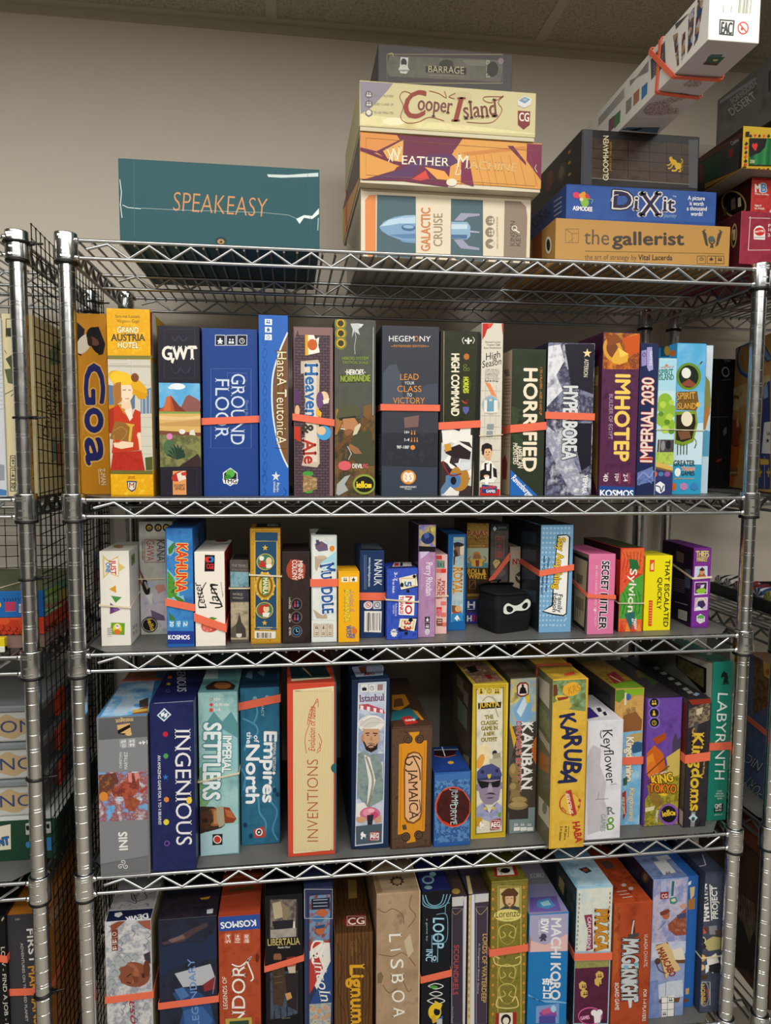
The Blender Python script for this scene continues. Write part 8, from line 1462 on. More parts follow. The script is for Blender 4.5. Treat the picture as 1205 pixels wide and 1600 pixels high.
game_box('lore', (27.78, 0.4, 16.155), 0.0, 0.0, 0.0, 2.752, 11.0, 12.113, {'*': '#6b6527'}, None, {
 'F': [
 (p,'n:#6b6527/#857c34/#4e4a1c@0.25',[1,602,133,0,2,-554,-133,14]),(p,'n:#a3913f/#6f6626/#c08a3a@0.12',[1,602,19,0,5,-542,-22,2]),(p,'n:#a3913f/#6f6626/#c08a3a@0.12',[113,600,21,2,2,-554,-21,3]),
  (l,'c9b860',2,[24,591,86,-7,12,-531,-88,9,-10,529]),(p,'9a8f4a',[27,585,82,-1,1,-86,-84,0]),(p,'c9b87a',[32,580,73,-1,0,-73,-73,-1]),(e,'6a4a24',[67,542,26,-2,1,-38]),
  (p,'5a3a20',[34,559,18,17,32,3,18,-21,-6,-11,-50,1]),(p,'d8b088',[52,550,31,-1,1,-27,-14,-14,-16,16]),(l,'4a2f1c',2,[56,541,8,1]),(l,'4a2f1c',2,[72,541,8,-1]),(e,'7a4a34',[68,520,6,0,0,-2]),
  (p,'3a3f4a',[36,504,16,10,18,-12,16,10,20,-10,0,-6,-70,4]),(e,'ddd07a',[63,477,52,-4,0,-24]),(t,'3a3a1c','Lorenzo',[17,472,93,-2,-2,26],'si'),(t,'5a5228','il Magnifico',[46,460,38,-1,0,6],'i'),
  (L,'c9b860',4,[62,444,-28,-12,3,-37,19,5,-9,16]),(L,'b0a04a',3,[64,364,-22,16,-11,30,-5,30]),(L,'c9b860',4,[62,444,29,-17,-2,-37,-19,10,8,14]),(L,'b0a04a',3,[64,364,21,12,9,28,4,30]),
  (L,'c9b860',4,[65,290,-29,-12,4,-38,19,6,-9,16]),(L,'b0a04a',3,[66,208,-21,17,-11,31,-5,30]),(L,'c9b860',4,[65,290,29,-18,-2,-37,-19,9,9,14]),(L,'b0a04a',3,[66,208,22,12,10,30,4,28]),
  (L,'c9b860',4,[66,216,-28,-12,4,-38,18,6,-8,16]),(L,'b0a04a',3,[68,134,-22,16,-10,32,-6,30]),(L,'c9b860',4,[66,216,30,-18,-2,-38,-20,10,9,14]),(L,'b0a04a',3,[68,134,22,12,10,29,3,29]),
  (L,'d8c878',5,[65,282,-43,12,-8,30,22,-10]),(L,'d8c878',5,[68,118,-40,12,7,36,15,-20]),(L,'d8c878',5,[65,282,43,4,7,28,-21,-5]),(L,'d8c878',5,[68,118,40,4,-8,38,-14,-17]),
  (e,'c98a3a',[6,580,5,0,0,-6]),(e,'c98a3a',[121,579,5,0,0,-6]),(e,'c98a3a',[6,544,5,0,0,-6]),(e,'c98a3a',[122,542,5,0,0,-6]),(e,'c98a3a',[7,507,5,0,0,-6]),(e,'c98a3a',[122,506,5,0,0,-6]),
  (e,'c98a3a',[8,470,5,0,0,-6]),(e,'c98a3a',[123,470,5,0,0,-6]),(e,'c98a3a',[8,434,5,0,0,-6]),(e,'c98a3a',[124,433,5,0,0,-6]),(e,'c98a3a',[10,398,5,0,0,-6]),(e,'c98a3a',[125,396,5,0,0,-6]),
  (e,'c98a3a',[10,361,5,0,0,-6]),(e,'c98a3a',[126,359,5,0,0,-6]),(e,'c98a3a',[10,324,5,0,0,-6]),(e,'c98a3a',[126,322,5,0,0,-6]),(e,'c98a3a',[12,288,5,0,0,-6]),(e,'c98a3a',[128,285,5,0,0,-6]),
  (e,'c98a3a',[12,250,5,0,0,-6]),(e,'c98a3a',[128,248,5,0,0,-6]),(e,'c98a3a',[12,214,5,0,0,-6]),(e,'c98a3a',[129,211,5,0,0,-6]),(e,'c98a3a',[14,176,5,0,0,-6]),(e,'c98a3a',[130,174,5,0,0,-6]),
  (e,'c98a3a',[14,139,5,0,0,-6]),(e,'c98a3a',[130,136,5,0,0,-6]),(e,'c98a3a',[14,102,5,0,0,-6]),(e,'c98a3a',[132,98,5,0,0,-6]),(p,'9a2a22',[26,104,78,-4,0,-48,-79,8]),
  (p,'e8e2cc',[38,103,51,-3,1,-46,-52,5]),(e,'1c1a18',[64,74,19,-2,0,-22]),(e,'e8e2cc',[64,70,12,-1,0,-14]),],
 'T': [
 (p,'n:#8a7f34/#5a5420@0.2',[1,6,10,76,125,2,0,-78]),(p,'9a2a22',[32,92,86,2,-7,-65,-89,3]),(p,'e8e2cc',[46,89,59,0,-7,-51,-64,1]),(e,'1c1a18',[72,66,18,-2,-5,-16]),
  (t,'1c1a18','cranio',[46,76,4,-34,8,6],'b'),(l,'c9b860',4,[1,1,135,0]),],
}, 'olive green scrollwork box with a portrait of a young man in a cap', 'upright game boxes on the fifth shelf')
game_box('mach', (30.65, 0.3, 16.155), 0.0, 0.0, 0.0, 3.014, 7.5, 9.462, {'*': '#1d78ba', 'T': '#8d8699'}, None, {
 'F': [
 (p,'a9a4c4',[1,472,146,-3,1,-83,-86,-32,-61,24]),(p,'e2b8b4',[1,378,61,-24,86,36,0,-67,-147,9]),(p,'b07a5a',[1,400,6,-16,-1,-52,-5,1]),(t,'e9e6ea','MACHI KORO',[84,455,4,-316,36,-4],'B'),
  (t,'f2f2f4','IDW',[44,456,0,-52,28,-3],'B'),(t,'e2e0ea','GAMES',[34,452,2,-56,6,0],'b'),(i,'4a4458','meeple',[38,368,33,2,-4,32]),(e,'4a4458',[55,388,11,-1,0,-11]),
  (t,'f2f4f6','街コロ',[58,226,1,-78,28,-4],'B'),(p,'7ab4dc',[2,170,34,-28,62,-6,52,-14,0,-4,-82,12,-66,32]),(p,'7a9ad0',[33,119,88,2,1,-79,-89,10]),(p,'8a4a9a',[45,94,63,5,6,-29,-61,-2]),
  (p,'c05a8a',[52,101,32,9,8,-22,-32,-4]),(p,'4a4a9a',[45,78,63,-3,1,-31,-63,6]),(e,'a9d0ea',[100,102,10,-1,0,-14]),],
 'T': [
 (p,'8a86ac',[1,8,56,168,93,-7,-2,-166]),(p,'6a5aa0',[36,100,103,-2,-14,-88,-119,6]),(p,'4a8ac0',[56,79,52,12,6,-50,-37,-13,-33,16]),(p,'9ac8d8',[63,66,36,11,1,-29,-33,-4]),
  (p,'7a7680',[59,182,25,72,66,-1,-1,-76]),(t,'b8b4b8','KORO',[80,220,56,0,8,30],'B'),],
}, 'blue, lilac and pink box with chunky white capitals', 'upright game boxes on the fifth shelf')
game_box('prag', (34.25, 0.4, 16.155), 0.0, 0.0, 0.0, 2.799, 11.0, 11.154, {'*': '#9cc3d2', 'L': '#26303a', 'T': '#82b4d2'}, None, {
 'F': [
 (p,'n:#b8d0d4/#dfe0d4/#9cc3d2@1.6',[4,554,134,-1,-2,-249,-134,11]),(e,'a08a6a',[10,534,3,0,0,-6]),(e,'a08a6a',[129,529,3,0,0,-6]),(e,'a08a6a',[10,516,3,0,0,-6]),(e,'a08a6a',[129,512,3,0,0,-6]),
  (e,'a08a6a',[10,499,3,0,0,-6]),(e,'a08a6a',[129,494,3,0,0,-6]),(e,'a08a6a',[10,482,3,0,0,-6]),(e,'a08a6a',[128,476,3,0,0,-6]),(e,'a08a6a',[9,464,3,0,0,-6]),(e,'a08a6a',[128,459,3,0,0,-6]),
  (e,'a08a6a',[8,447,3,0,0,-6]),(e,'a08a6a',[128,442,3,0,0,-6]),(e,'a08a6a',[8,430,3,0,0,-6]),(e,'a08a6a',[128,424,3,0,0,-6]),(e,'a08a6a',[8,412,3,0,0,-6]),(e,'a08a6a',[128,406,3,0,0,-6]),
  (e,'a08a6a',[8,394,3,0,0,-6]),(e,'a08a6a',[128,389,3,0,0,-6]),(e,'a08a6a',[7,378,3,0,0,-6]),(e,'a08a6a',[128,372,3,0,0,-6]),(e,'a08a6a',[6,360,3,0,0,-6]),(e,'a08a6a',[128,354,3,0,0,-6]),
  (e,'a08a6a',[6,342,3,0,0,-6]),(e,'a08a6a',[128,336,3,0,0,-6]),(e,'a08a6a',[6,325,3,0,0,-6]),(e,'a08a6a',[128,318,3,0,0,-6]),(t,'c98a2a','PRAGA',[74,472,2,-164,50,-5],'sBo#8a5a24*.5'),
  (p,'8a3a5a',[30,453,32,1,7,-136,-27,-6,6,72]),(t,'f0e2e6','CAPUT REGNI',[44,444,1,-122,14,-2],'sb'),(t,'6a7a80','Vladimir Suchy',[121,430,1,-68,7,-1],'i'),
  (p,'n:#7a8040/#9a9a5a/#5a6030@0.5',[1,276,133,-8,0,-26,-133,2]),(p,'n:#4a1a34/#5a2240/#3f152c@1.5',[1,248,133,-5,0,-225,-132,14]),(i,'d8b45a','hex',[80,168,30,0,-5,39]),
  (i,'d8b45a','hex',[86,192,33,4,-9,36]),(i,'d8b45a','hex',[20,158,32,1,-6,38]),(i,'d8b45a','hex',[26,128,31,0,-4,36]),(i,'4a1a34','people',[90,202,18,0,-1,16]),
  (i,'4a1a34','people',[96,170,18,-2,-1,16]),(i,'4a1a34','people',[29,168,17,-1,-1,16]),(i,'4a1a34','people',[36,138,18,-1,-1,16]),(e,'d85aa0',[66,54,48,-5,1,-36]),(e,'5a1f40',[66,54,44,-4,1,-31]),
  (e,'f0ecee',[92,56,14,-2,0,-14]),(p,'f0ecee',[80,58,28,-4,-2,-30,-23,0]),(t,'f0a8cc','GAMES',[30,42,34,2,-3,14],'B'),(e,'f0ecee',[102,65,12,-1,0,-12]),(e,'f0ecee',[80,66,12,-1,0,-12]),],
 'T': [
 (p,'n:#8fbcd6/#b8d4e0/#74a4c8@1.2',[14,176,125,1,0,-173,-131,2]),(p,'2a2f3a',[54,118,36,10,12,-30,-30,-12]),(p,'8a4a34',[70,119,20,0,-4,-19,-18,-2]),],
 'L': [
 (p,'n:#1e2836/#3a4a4a/#6a5a34@0.6',[203,528,-197,22,-1,-213,177,35]),(p,'c9b07a',[169,506,-53,0,7,-54,53,8]),],
}, 'pale blue and maroon box with a gold and pink scroll title', 'upright game boxes on the fifth shelf')
game_box('mage', (37.144, 0.3, 16.155), 0.0, 0.0, 0.0, 2.993, 11.0, 9.788, {'*': 'n:#8a331b/#b24a26/#a03f20@2'}, None, {
 'F': [
 (p,'2f2a2c',[71,421,8,3,6,-52,-9,-8]),(t,'c8ccd0','MAGE',[38,352,0,-118,63,-8],'sBo#3a2420*.8'),(t,'c8ccd0','KNIGHT',[35,231,7,-130,63,-5],'sBo#3a2420*.8'),(l,'d4d8dc',5,[78,420,-6,-56]),
  (p,'4a4448',[57,366,44,4,-1,-14,-42,-8]),(p,'d4d8dc',[66,106,16,7,-1,-37,-9,-2]),(e,'7ab0c8',[54,238,10,-1,0,-8]),(e,'7ab0c8',[94,246,10,-1,0,-8]),
  (t,'e6d2c4','VLAADA CHVATIL',[121,364,3,-132,14,-2],'s'),(t,'e6d8cc','BOARD GAME',[11,181,5,-109,16,-2],'sb'),(t,'e6d8cc','FOR 1-4 PLAYERS',[126,143,0,-126,13,-2],'b'),
  (p,'n:#7a2a16/#c0602e/#9a3c20@1.2',[2,482,23,2,-3,-252,-21,-46]),],
 'T': [
 (p,'n:#8a331b/#b24a26/#6a2414@1',[46,264,102,16,0,-273,-146,-3]),(p,'5a4440',[62,268,42,6,4,-48,-39,-9]),(e,'c8b8a8',[89,107,10,-1,-5,-10]),(e,'c8b8a8',[106,83,10,-1,-5,-10]),
  (l,'c8b0a0',4,[42,69,42,3]),(l,'c8b0a0',4,[44,50,42,3]),(l,'c8b0a0',4,[47,32,41,3]),],
}, 'brick red box with silver gothic title and a sword', 'upright game boxes on the fifth shelf')
game_box('mara', (40.435, 0.8, 16.155), 0.0, 0.0, 0.0, 2.813, 11.3, 11.101, {'*': 'n:#6f8bc0/#9aa7cf/#7c93c4/#b3acc4@2', 'L': '#2a2c44', 'T': '#5a75b4'}, None, {
 'F': [
 (p,'n:#9a9cc8/#c4bcd0/#8490c4/#b0a4b8@1.2',[1,550,134,1,-2,-249,-131,-4]),(p,'8a2a2a',[29,504,33,0,0,-28,-32,0]),(t,'efe6e0','CG',[36,480,22,0,-2,16],'b'),(p,'2a6a74',[74,544,10,0,-2,-58,-10,0]),
  (p,'a9b4d8',[30,550,22,0,0,-44,-20,0]),(p,'3f8a7a',[66,478,26,4,8,-22,-14,-8,-16,4]),(p,'d8d0b8',[72,472,16,4,5,-12,-15,-2]),(e,'b0654a',[54,414,16,-2,1,-20]),
  (p,'7a3a2a',[29,424,33,12,10,-10,-18,-12,-20,-3]),(p,'n:#b0603f/#8a4630/#c88a6a@0.4',[64,374,32,26,40,34,4,-108,-41,0,-30,24]),(p,'c9977a',[106,444,25,10,9,-13,-20,-11]),
  (l,'4a3a3a',2,[25,354,30,33]),(p,'4a4a6a',[97,408,39,9,2,-21,-34,-5]),(p,'n:#a9b8dc/#d4d8e8@0.6',[1,306,139,-4,0,-50,-139,-19]),(p,'8a5a34',[18,296,48,8,55,-116,-49,-16,-8,-20]),
  (p,'d9bc84',[14,289,44,14,14,-11,52,-104,-52,-18,-6,-18,-21,76]),(t,'8a2f24','MARACAIBO',[22,276,60,-115,24,10],'Bk'),(e,'5a3a2a',[28,230,12,-1,0,-13]),(L,'5a3a2a',4,[20,239,14,-42,30,-19]),
  (p,'e2dcc8',[84,270,42,8,14,-50,-4,-8,-38,12]),(p,'6a4a34',[99,228,41,-1,0,-15,-32,4]),(p,'n:#d4dae6/#b8c4d8@0.3',[24,132,49,12,59,2,6,-67,-62,-11,-50,14]),(l,'6a5a54',2,[65,144,1,-74]),
  (p,'6a4a34',[34,73,92,3,-6,-20,-76,4]),(p,'eceae6',[49,84,53,3,0,-86,-52,0]),(l,'5a5a6a',2,[49,84,52,-6,3,-77,-52,2,-3,81]),(l,'5a5a6a',2,[74,86,2,-85]),(l,'5a5a6a',2,[49,59,53,-1]),
  (l,'5a5a6a',2,[50,32,53,-2]),(i,'3a3a44','people',[57,8,15,-1,-2,18]),(i,'3a3a44','people',[80,62,16,0,-2,17]),(p,'n:#5a72b4/#8fa0d0@0.8',[1,150,31,6,14,-155,-42,0]),],
 'T': [
 (p,'n:#5a72b0/#8a9cc8/#3f568f@1',[1,151,139,1,0,-142,-138,-4]),(p,'e6e6e8',[59,112,55,8,-4,-84,-57,-12]),(i,'3a3a44','people',[62,25,24,5,7,18]),(p,'d4d8e2',[85,145,55,7,0,-28,-54,-8]),],
 'L': [
 (e,'5a4a3a',[62,528,-28,16,-2,-24]),(e,'8a7a5a',[62,528,-15,10,-1,-14]),(p,'3a3a5a',[202,494,-92,21,-2,-24,84,-17]),],
}, 'hazy blue box with a pirate, a tan scroll title and ships', 'upright game boxes on the fifth shelf')
game_box('bluex', (43.59, 1.5, 16.155), 0.0, 0.0, 0.0, 0.92, 10.5, 10.689, {'*': '#2b66b4'}, None, {
 'F': [
 (p,'d9c08a',[11,490,21,2,-2,-36,-14,-16]),(p,'a8743a',[6,441,29,6,0,-45,-29,-2]),(p,'c8a86a',[10,78,16,2,-1,-25,-13,-2]),(p,'7a4a34',[2,36,24,2,-2,-16,-20,0]),(p,'eef2f6',[4,511,12,7,-2,-16,-10,-4]),],
}, 'thin bright blue box squeezed between the hazy blue box and the dark blue-grey one', 'upright game boxes on the fifth shelf')
game_box('manh', (44.599, 0.8, 16.155), 0.0, 0.0, 0.0, 1.673, 11.0, 11.322, {'*': '#3c4152'}, None, {
 'F': [
 (p,'n:#3c4152/#4a5064/#2e3242@1.4',[1,558,71,2,10,-559,-81,5]),(t,'e8e6de','THE',[-10,374,-2,36,-15,2],'B'),(t,'e8e6de','MANHATTAN',[25,374,-18,148,-34,0],'Bk'),
  (t,'e8e6de','PROJECT',[60,380,-12,132,-22,1],'B'),(l,'e8e6de',4,[34,375,-14,145]),(e,'b8604a',[6,338,14,-1,0,-15]),(p,'6a3a34',[1,346,5,11,18,-18,-8,-13]),(p,'8a8a8e',[23,352,33,1,6,-38,-34,3]),
  (p,'5a4a3a',[49,333,29,5,-3,-24,-21,-2]),(p,'b8ac74',[13,295,29,15,32,-8,0,-46,-46,-4,-18,18]),(e,'d8d0a8',[0,296,14,-1,0,-16]),(e,'2a2a30',[2,296,8,0,0,-11]),(p,'2a2a30',[1,294,17,-24,-16,-12]),
  (e,'c9946a',[2,226,15,-2,0,-14]),(p,'d8c03a',[1,223,0,19,14,-14,-14,-18]),(p,'e6e4de',[20,220,38,21,16,-43,-26,-39,-22,31]),(p,'2a2a30',[30,194,46,8,-2,-46,-38,12]),(e,'d8b88a',[2,188,12,-1,0,-12]),
  (e,'e8d8a0',[-7,192,6,0,0,-10]),(p,'e6e4de',[16,195,14,5,0,-31,-12,-7]),(p,'4a3a30',[1,156,27,1,-2,-17,-23,-2]),(e,'8a8c8a',[16,78,22,-2,2,-52]),(e,'33374a',[16,78,18,-2,2,-47]),
  (t,'c8a23a','MINION',[24,40,-8,78,-18,1],'B'),(t,'c04a34','GAMES',[38,60,-6,38,-8,0],'B'),(l,'c8ccd0',2,[4,130,34,-4,4,-94,-34,4,-4,94]),],
 'T': [
 (p,'n:#33374a/#454a60@1',[1,121,75,9,-4,-124,-71,-5]),(l,'c8bfc0',4,[60,118,-28,-68]),(l,'c8bfc0',4,[32,50,-31,-6]),],
}, 'dark blue-grey box with white stencil capitals, last on the right of the fifth shelf', 'upright game boxes on the fifth shelf')
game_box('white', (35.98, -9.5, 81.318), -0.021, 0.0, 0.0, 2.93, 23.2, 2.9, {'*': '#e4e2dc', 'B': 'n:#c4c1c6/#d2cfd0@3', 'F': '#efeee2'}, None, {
 'F': [
 (p,'2e2e33',[30,55,44,0,-2,-41,-42,1]),(p,'efeee2',[34,51,35,0,-1,-33,-34,1]),(t,'2e2e33','EAC',[36,18,30,0,1,30],'B'),(i,'c4392f','nosign',[80,17,37,1,0,38]),(i,'8f8f88','bars',[82,74,38,0,2,37]),
  (l,'8f8f88',2,[40,92,0,-20]),(l,'8f8f88',2,[63,92,-1,-18]),(p,'cfcbb8',[1,18,1,-1,2,-16,-3,0]),],
 'B': [
 (p,'55727a',[46,78,2,-13,32,-4,4,13]),(p,'3f6a4a',[54,106,-8,-28,48,-5,2,45,-42,0]),(p,'d9d4b0',[68,88,14,-2,1,10,-12,0]),(p,'5a4a3a',[52,115,43,1,-1,-10,-42,-4]),
  (p,'n:#b8a8b0/#6a4a5a/#d8cfc8/#8a7a3a@0.12',[56,233,5,-29,23,-12,22,16,4,28,-32,9]),
  (p,'n:#c8bcc0/#6a4a6a/#d8cfc8/#a8743a@0.12',[12,400,-2,-44,40,-37,20,-43,34,6,9,24,-37,42,27,29,17,-7,16,36,-52,20,-48,4]),(l,'b4b1b4',2,[4,458,132,-8]),(p,'55708a',[1,542,16,-20,109,-14,12,45]),
  (p,'15171c',[31,538,33,-16,11,5,-23,19]),],
 'L': [
 (p,'56555a',[332,120,-89,8,-9,-70,90,-3]),(l,'a9a8a8',2,[314,96,-64,0]),(l,'a9a8a8',2,[313,87,-63,1]),(l,'a9a8a8',2,[312,78,-63,1]),(l,'a9a8a8',2,[312,69,-64,1]),(l,'a9a8a8',2,[310,60,-62,2]),
  (p,'v:#6a5a50/#b8b0b4/#3a4a6a/#a88a6a/#5a3a3a@0.3',[194,117,-28,-7,-15,-97,12,1]),(p,'v:#6a5a50/#b8b0b4/#3a4a6a/#a88a6a/#5a3a3a@0.3',[142,90,-20,0,-2,-66,19,-8]),
  (p,'v:#6a5a50/#b8b0b4/#3a4a6a/#a88a6a/#5a3a3a@0.3',[108,126,-32,3,4,-100,26,-9]),(p,'v:#6a5a50/#b8b0b4/#3a4a6a/#a88a6a/#5a3a3a@0.3',[62,138,-32,-19,22,-89,20,-8]),
  (p,'3f7ab0',[388,65,-40,-3,0,-36,39,-1]),(p,'a8745a',[446,72,-42,-2,0,-38,41,0]),(p,'8a8a80',[502,74,-43,-4,1,-38,42,-1]),(p,'4a7a4a',[592,68,-48,-2,2,-40,45,-2]),
  (p,'7a4a5a',[640,74,-48,-4,0,-40,48,-1]),(l,'8f8d8c',2,[475,111,-129,13]),(l,'8f8d8c',2,[475,114,-130,6]),(l,'8f8d8c',2,[476,116,-132,0]),(l,'8f8d8c',2,[476,118,-132,-6]),
  (l,'8f8d8c',2,[476,120,-132,-12]),(l,'8f8d8c',2,[476,122,-132,-18]),(l,'8f8d8c',2,[476,124,-132,-24]),(l,'8f8d8c',2,[476,126,-133,-30]),(l,'8f8d8c',2,[476,128,-133,-36]),
  (l,'9a9896',2,[735,120,-217,4]),(l,'9a9896',2,[734,116,-216,4]),(l,'9a9896',2,[734,112,-216,2]),(l,'9a9896',2,[734,108,-216,2]),(l,'9a9896',2,[734,103,-216,2]),(l,'9a9896',2,[734,99,-217,1]),
  (l,'9a9896',2,[733,95,-217,0]),(p,'56555a',[182,142,-77,-13,35,-2,36,-2]),],
}, 'long white box with crossed orange bands, jutting out over the black worn box', 'game boxes on top of the middle rack')
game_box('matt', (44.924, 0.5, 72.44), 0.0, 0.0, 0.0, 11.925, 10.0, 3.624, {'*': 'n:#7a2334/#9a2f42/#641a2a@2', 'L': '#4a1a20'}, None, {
 'F': [
 (l,'e0d4cc',2,[110,160,-76,-2,-2,-110,84,4]),(e,'e0d4cc',[34,158,4,0,0,-4]),(p,'e9e6e0',[51,86,-2,32,9,12,13,4,13,-4,9,-12,1,-32]),(e,'cf2f2a',[72,113,20,1,1,-14]),
  (t,'f4f0ec','MATTEL',[54,108,36,6,-2,6],'B'),(t,'3a2a2a','ELECTRONICS',[54,91,37,1,0,4],'b'),(t,'e9dccb','For',[104,130,36,1,0,10],'b'),(t,'e9dccb','10 to Adult',[105,116,85,2,0,10],'b'),
  (t,'e9dccb','2-4 Players',[103,98,89,2,0,10],'b'),],
 'L': [
 (e,'b89a5a',[37,107,-17,-6,2,-42]),(e,'2a2a4a',[37,107,-12,-4,2,-34]),(p,'c9b07a',[46,129,-16,-2,-1,-37,15,2]),],
}, 'dark red box with a white-arched round red logo, lowest on the right rack', 'game boxes in the right rack')
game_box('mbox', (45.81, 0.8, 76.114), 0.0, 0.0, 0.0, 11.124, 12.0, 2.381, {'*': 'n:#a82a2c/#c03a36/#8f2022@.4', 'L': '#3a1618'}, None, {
 'F': [
 (t,'efe8e0','M',[15,68,19,2,-3,27],'B'),(t,'4a8ac0','B',[36,70,20,0,0,28],'Bo#e8e2da'),(t,'e8ddd8','Milton Bradley',[13,60,53,0,0,5],'b'),(t,'f0e6e0','Ages 8',[14,20,25,0,0,7],'b'),
  (t,'f0e6e0','to Adult',[14,10,38,0,0,7],'b'),(e,'d8d0c8',[87,0,16,1,1,-15]),],
 'L': [
 (e,'b89a5a',[102,61,-62,0,-46,-59]),(e,'16110f',[102,61,-54,0,-41,-52]),(p,'5a4a34',[164,60,-18,5,-6,-25,17,-6]),(p,'6a5a44',[120,82,-26,0,-6,-41,26,1]),(p,'cfc4a8',[77,73,-17,-1,-5,-34,19,2]),],
}, 'bright red box with big white and blue letters, on the dark red one', 'game boxes in the right rack')
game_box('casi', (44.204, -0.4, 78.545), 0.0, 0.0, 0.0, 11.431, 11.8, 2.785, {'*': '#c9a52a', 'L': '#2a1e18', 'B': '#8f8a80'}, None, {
 'F': [
 (i,'1a1a1a','club',[21,101,13,1,0,12]),(i,'c8322a','heart',[38,102,12,1,0,12]),(i,'1a1a1a','spade',[54,103,12,1,0,12]),(i,'d8502a','diamond',[70,104,13,1,0,12]),
  (i,'1a1a1a','club',[87,105,13,1,0,12]),(i,'c8322a','heart',[104,106,12,1,0,12]),(i,'1a1a1a','spade',[120,107,12,1,0,12]),(i,'d8502a','diamond',[136,108,14,1,0,12]),
  (i,'1a1a1a','club',[153,109,13,1,0,12]),(i,'c8322a','heart',[170,110,12,1,0,12]),(i,'1a1a1a','spade',[186,111,13,1,0,12]),(i,'d8502a','diamond',[203,112,13,1,0,12]),
  (i,'1a1a1a','club',[220,114,12,0,0,12]),(i,'c8322a','heart',[236,114,14,1,0,12]),(i,'1a1a1a','spade',[253,116,13,0,0,12]),(i,'d8502a','diamond',[270,116,13,1,0,12]),
  (i,'1a1a1a','club',[287,118,13,0,-1,12]),(i,'c8322a','heart',[304,118,13,1,-1,12]),(i,'1a1a1a','spade',[320,120,14,0,-1,12]),(i,'d8502a','diamond',[338,120,12,2,-1,12]),
  (i,'1a1a1a','club',[24,-10,14,0,0,12]),(i,'c8322a','heart',[41,-9,13,0,0,12]),(i,'1a1a1a','spade',[58,-8,12,0,0,12]),(i,'d8502a','diamond',[74,-7,13,0,0,12]),(i,'1a1a1a','club',[90,-6,14,0,0,12]),
  (i,'c8322a','heart',[107,-6,13,1,0,12]),(i,'1a1a1a','spade',[124,-4,12,0,0,12]),(i,'d8502a','diamond',[140,-4,14,1,0,12]),(i,'1a1a1a','club',[157,-2,13,0,0,12]),
  (i,'c8322a','heart',[174,-2,13,0,0,12]),(i,'1a1a1a','spade',[190,0,14,0,0,12]),(i,'d8502a','diamond',[208,0,12,0,0,12]),(i,'1a1a1a','club',[224,1,13,1,0,12]),(i,'c8322a','heart',[241,2,13,0,0,12]),
  (i,'1a1a1a','spade',[258,3,13,1,0,12]),(i,'d8502a','diamond',[274,4,14,0,0,12]),(i,'1a1a1a','club',[292,5,12,0,0,12]),(i,'c8322a','heart',[308,6,14,0,0,12]),(i,'1a1a1a','spade',[326,7,12,0,0,12]),
  (i,'d8502a','diamond',[342,8,14,0,0,12]),(i,'1a1a1a','club',[6,74,12,2,0,12]),(i,'c8322a','heart',[6,60,12,1,0,12]),(i,'1a1a1a','spade',[6,46,12,1,0,12]),(i,'d8502a','diamond',[6,32,12,1,0,12]),
  (i,'1a1a1a','club',[6,18,12,0,0,12]),(i,'c8322a','heart',[6,4,12,0,0,12]),(p,'16161a',[8,119,13,1,0,-16,-13,-1]),(p,'16161a',[2,4,14,1,-1,-4,-14,0]),(p,'141814',[22,99,328,15,5,-91,-331,-14]),
  (p,'w:#1f6a3a/#2f8a4a/#175a30@1.2',[24,96,326,16,5,-86,-331,-14]),(p,'15140f',[23,96,62,4,-4,-28,-20,-20,-37,-12]),(p,'15140f',[24,42,8,-9,3,21]),(p,'15140f',[30,48,8,-9,2,21]),
  (p,'15140f',[35,52,9,-8,2,20]),(p,'15140f',[41,58,8,-8,3,18]),(p,'15140f',[46,62,8,-6,4,17]),(p,'15140f',[52,68,8,-7,3,17]),(p,'15140f',[58,72,8,-6,3,16]),(p,'15140f',[63,78,9,-6,2,15]),
  (p,'15140f',[69,82,8,-4,3,14]),(p,'15140f',[74,88,8,-5,4,13]),(i,'d8322a','heart',[35,54,23,5,-6,28]),(t,'d8d4a8','250',[28,18,16,0,0,10],'b'),],
 'L': [
 (p,'5a2f24',[262,136,-261,-18,0,-14,260,16]),(p,'1f4a30',[261,115,-129,-9,-2,-86,110,14]),(p,'3a3a3a',[133,110,-117,-4,0,-105,114,19]),(p,'8f2a2a',[76,92,-25,-4,2,-28,23,4]),
  (t,'d8d4cc','Casino',[62,100,-42,-2,13,16],'i'),(p,'8f6a24',[220,9,-212,-8,8,0,206,27]),(p,'7a2a2a',[264,111,-22,-3,-10,-72,24,4]),],
}, 'yellow-edged casino box with card suits and a green table picture', 'game boxes in the right rack')
game_box('dgry', (50.249, 3.4, 81.35), 0.0, 0.0, 0.0, 10.89, 11.5, 2.9, {'*': '#2c3540', 'L': '#2a323a'}, None, {
 'L': [
 (l,'55606a',2,[148,144,-43,0]),(l,'55606a',2,[147,144,-43,0]),(l,'55606a',2,[146,144,-42,0]),(p,'4a545e',[162,144,-15,0,1,0,15,0]),],
}, 'flat dark blue-grey box with an orange band, under the grey shrink-wrapped one', 'game boxes in the right rack')
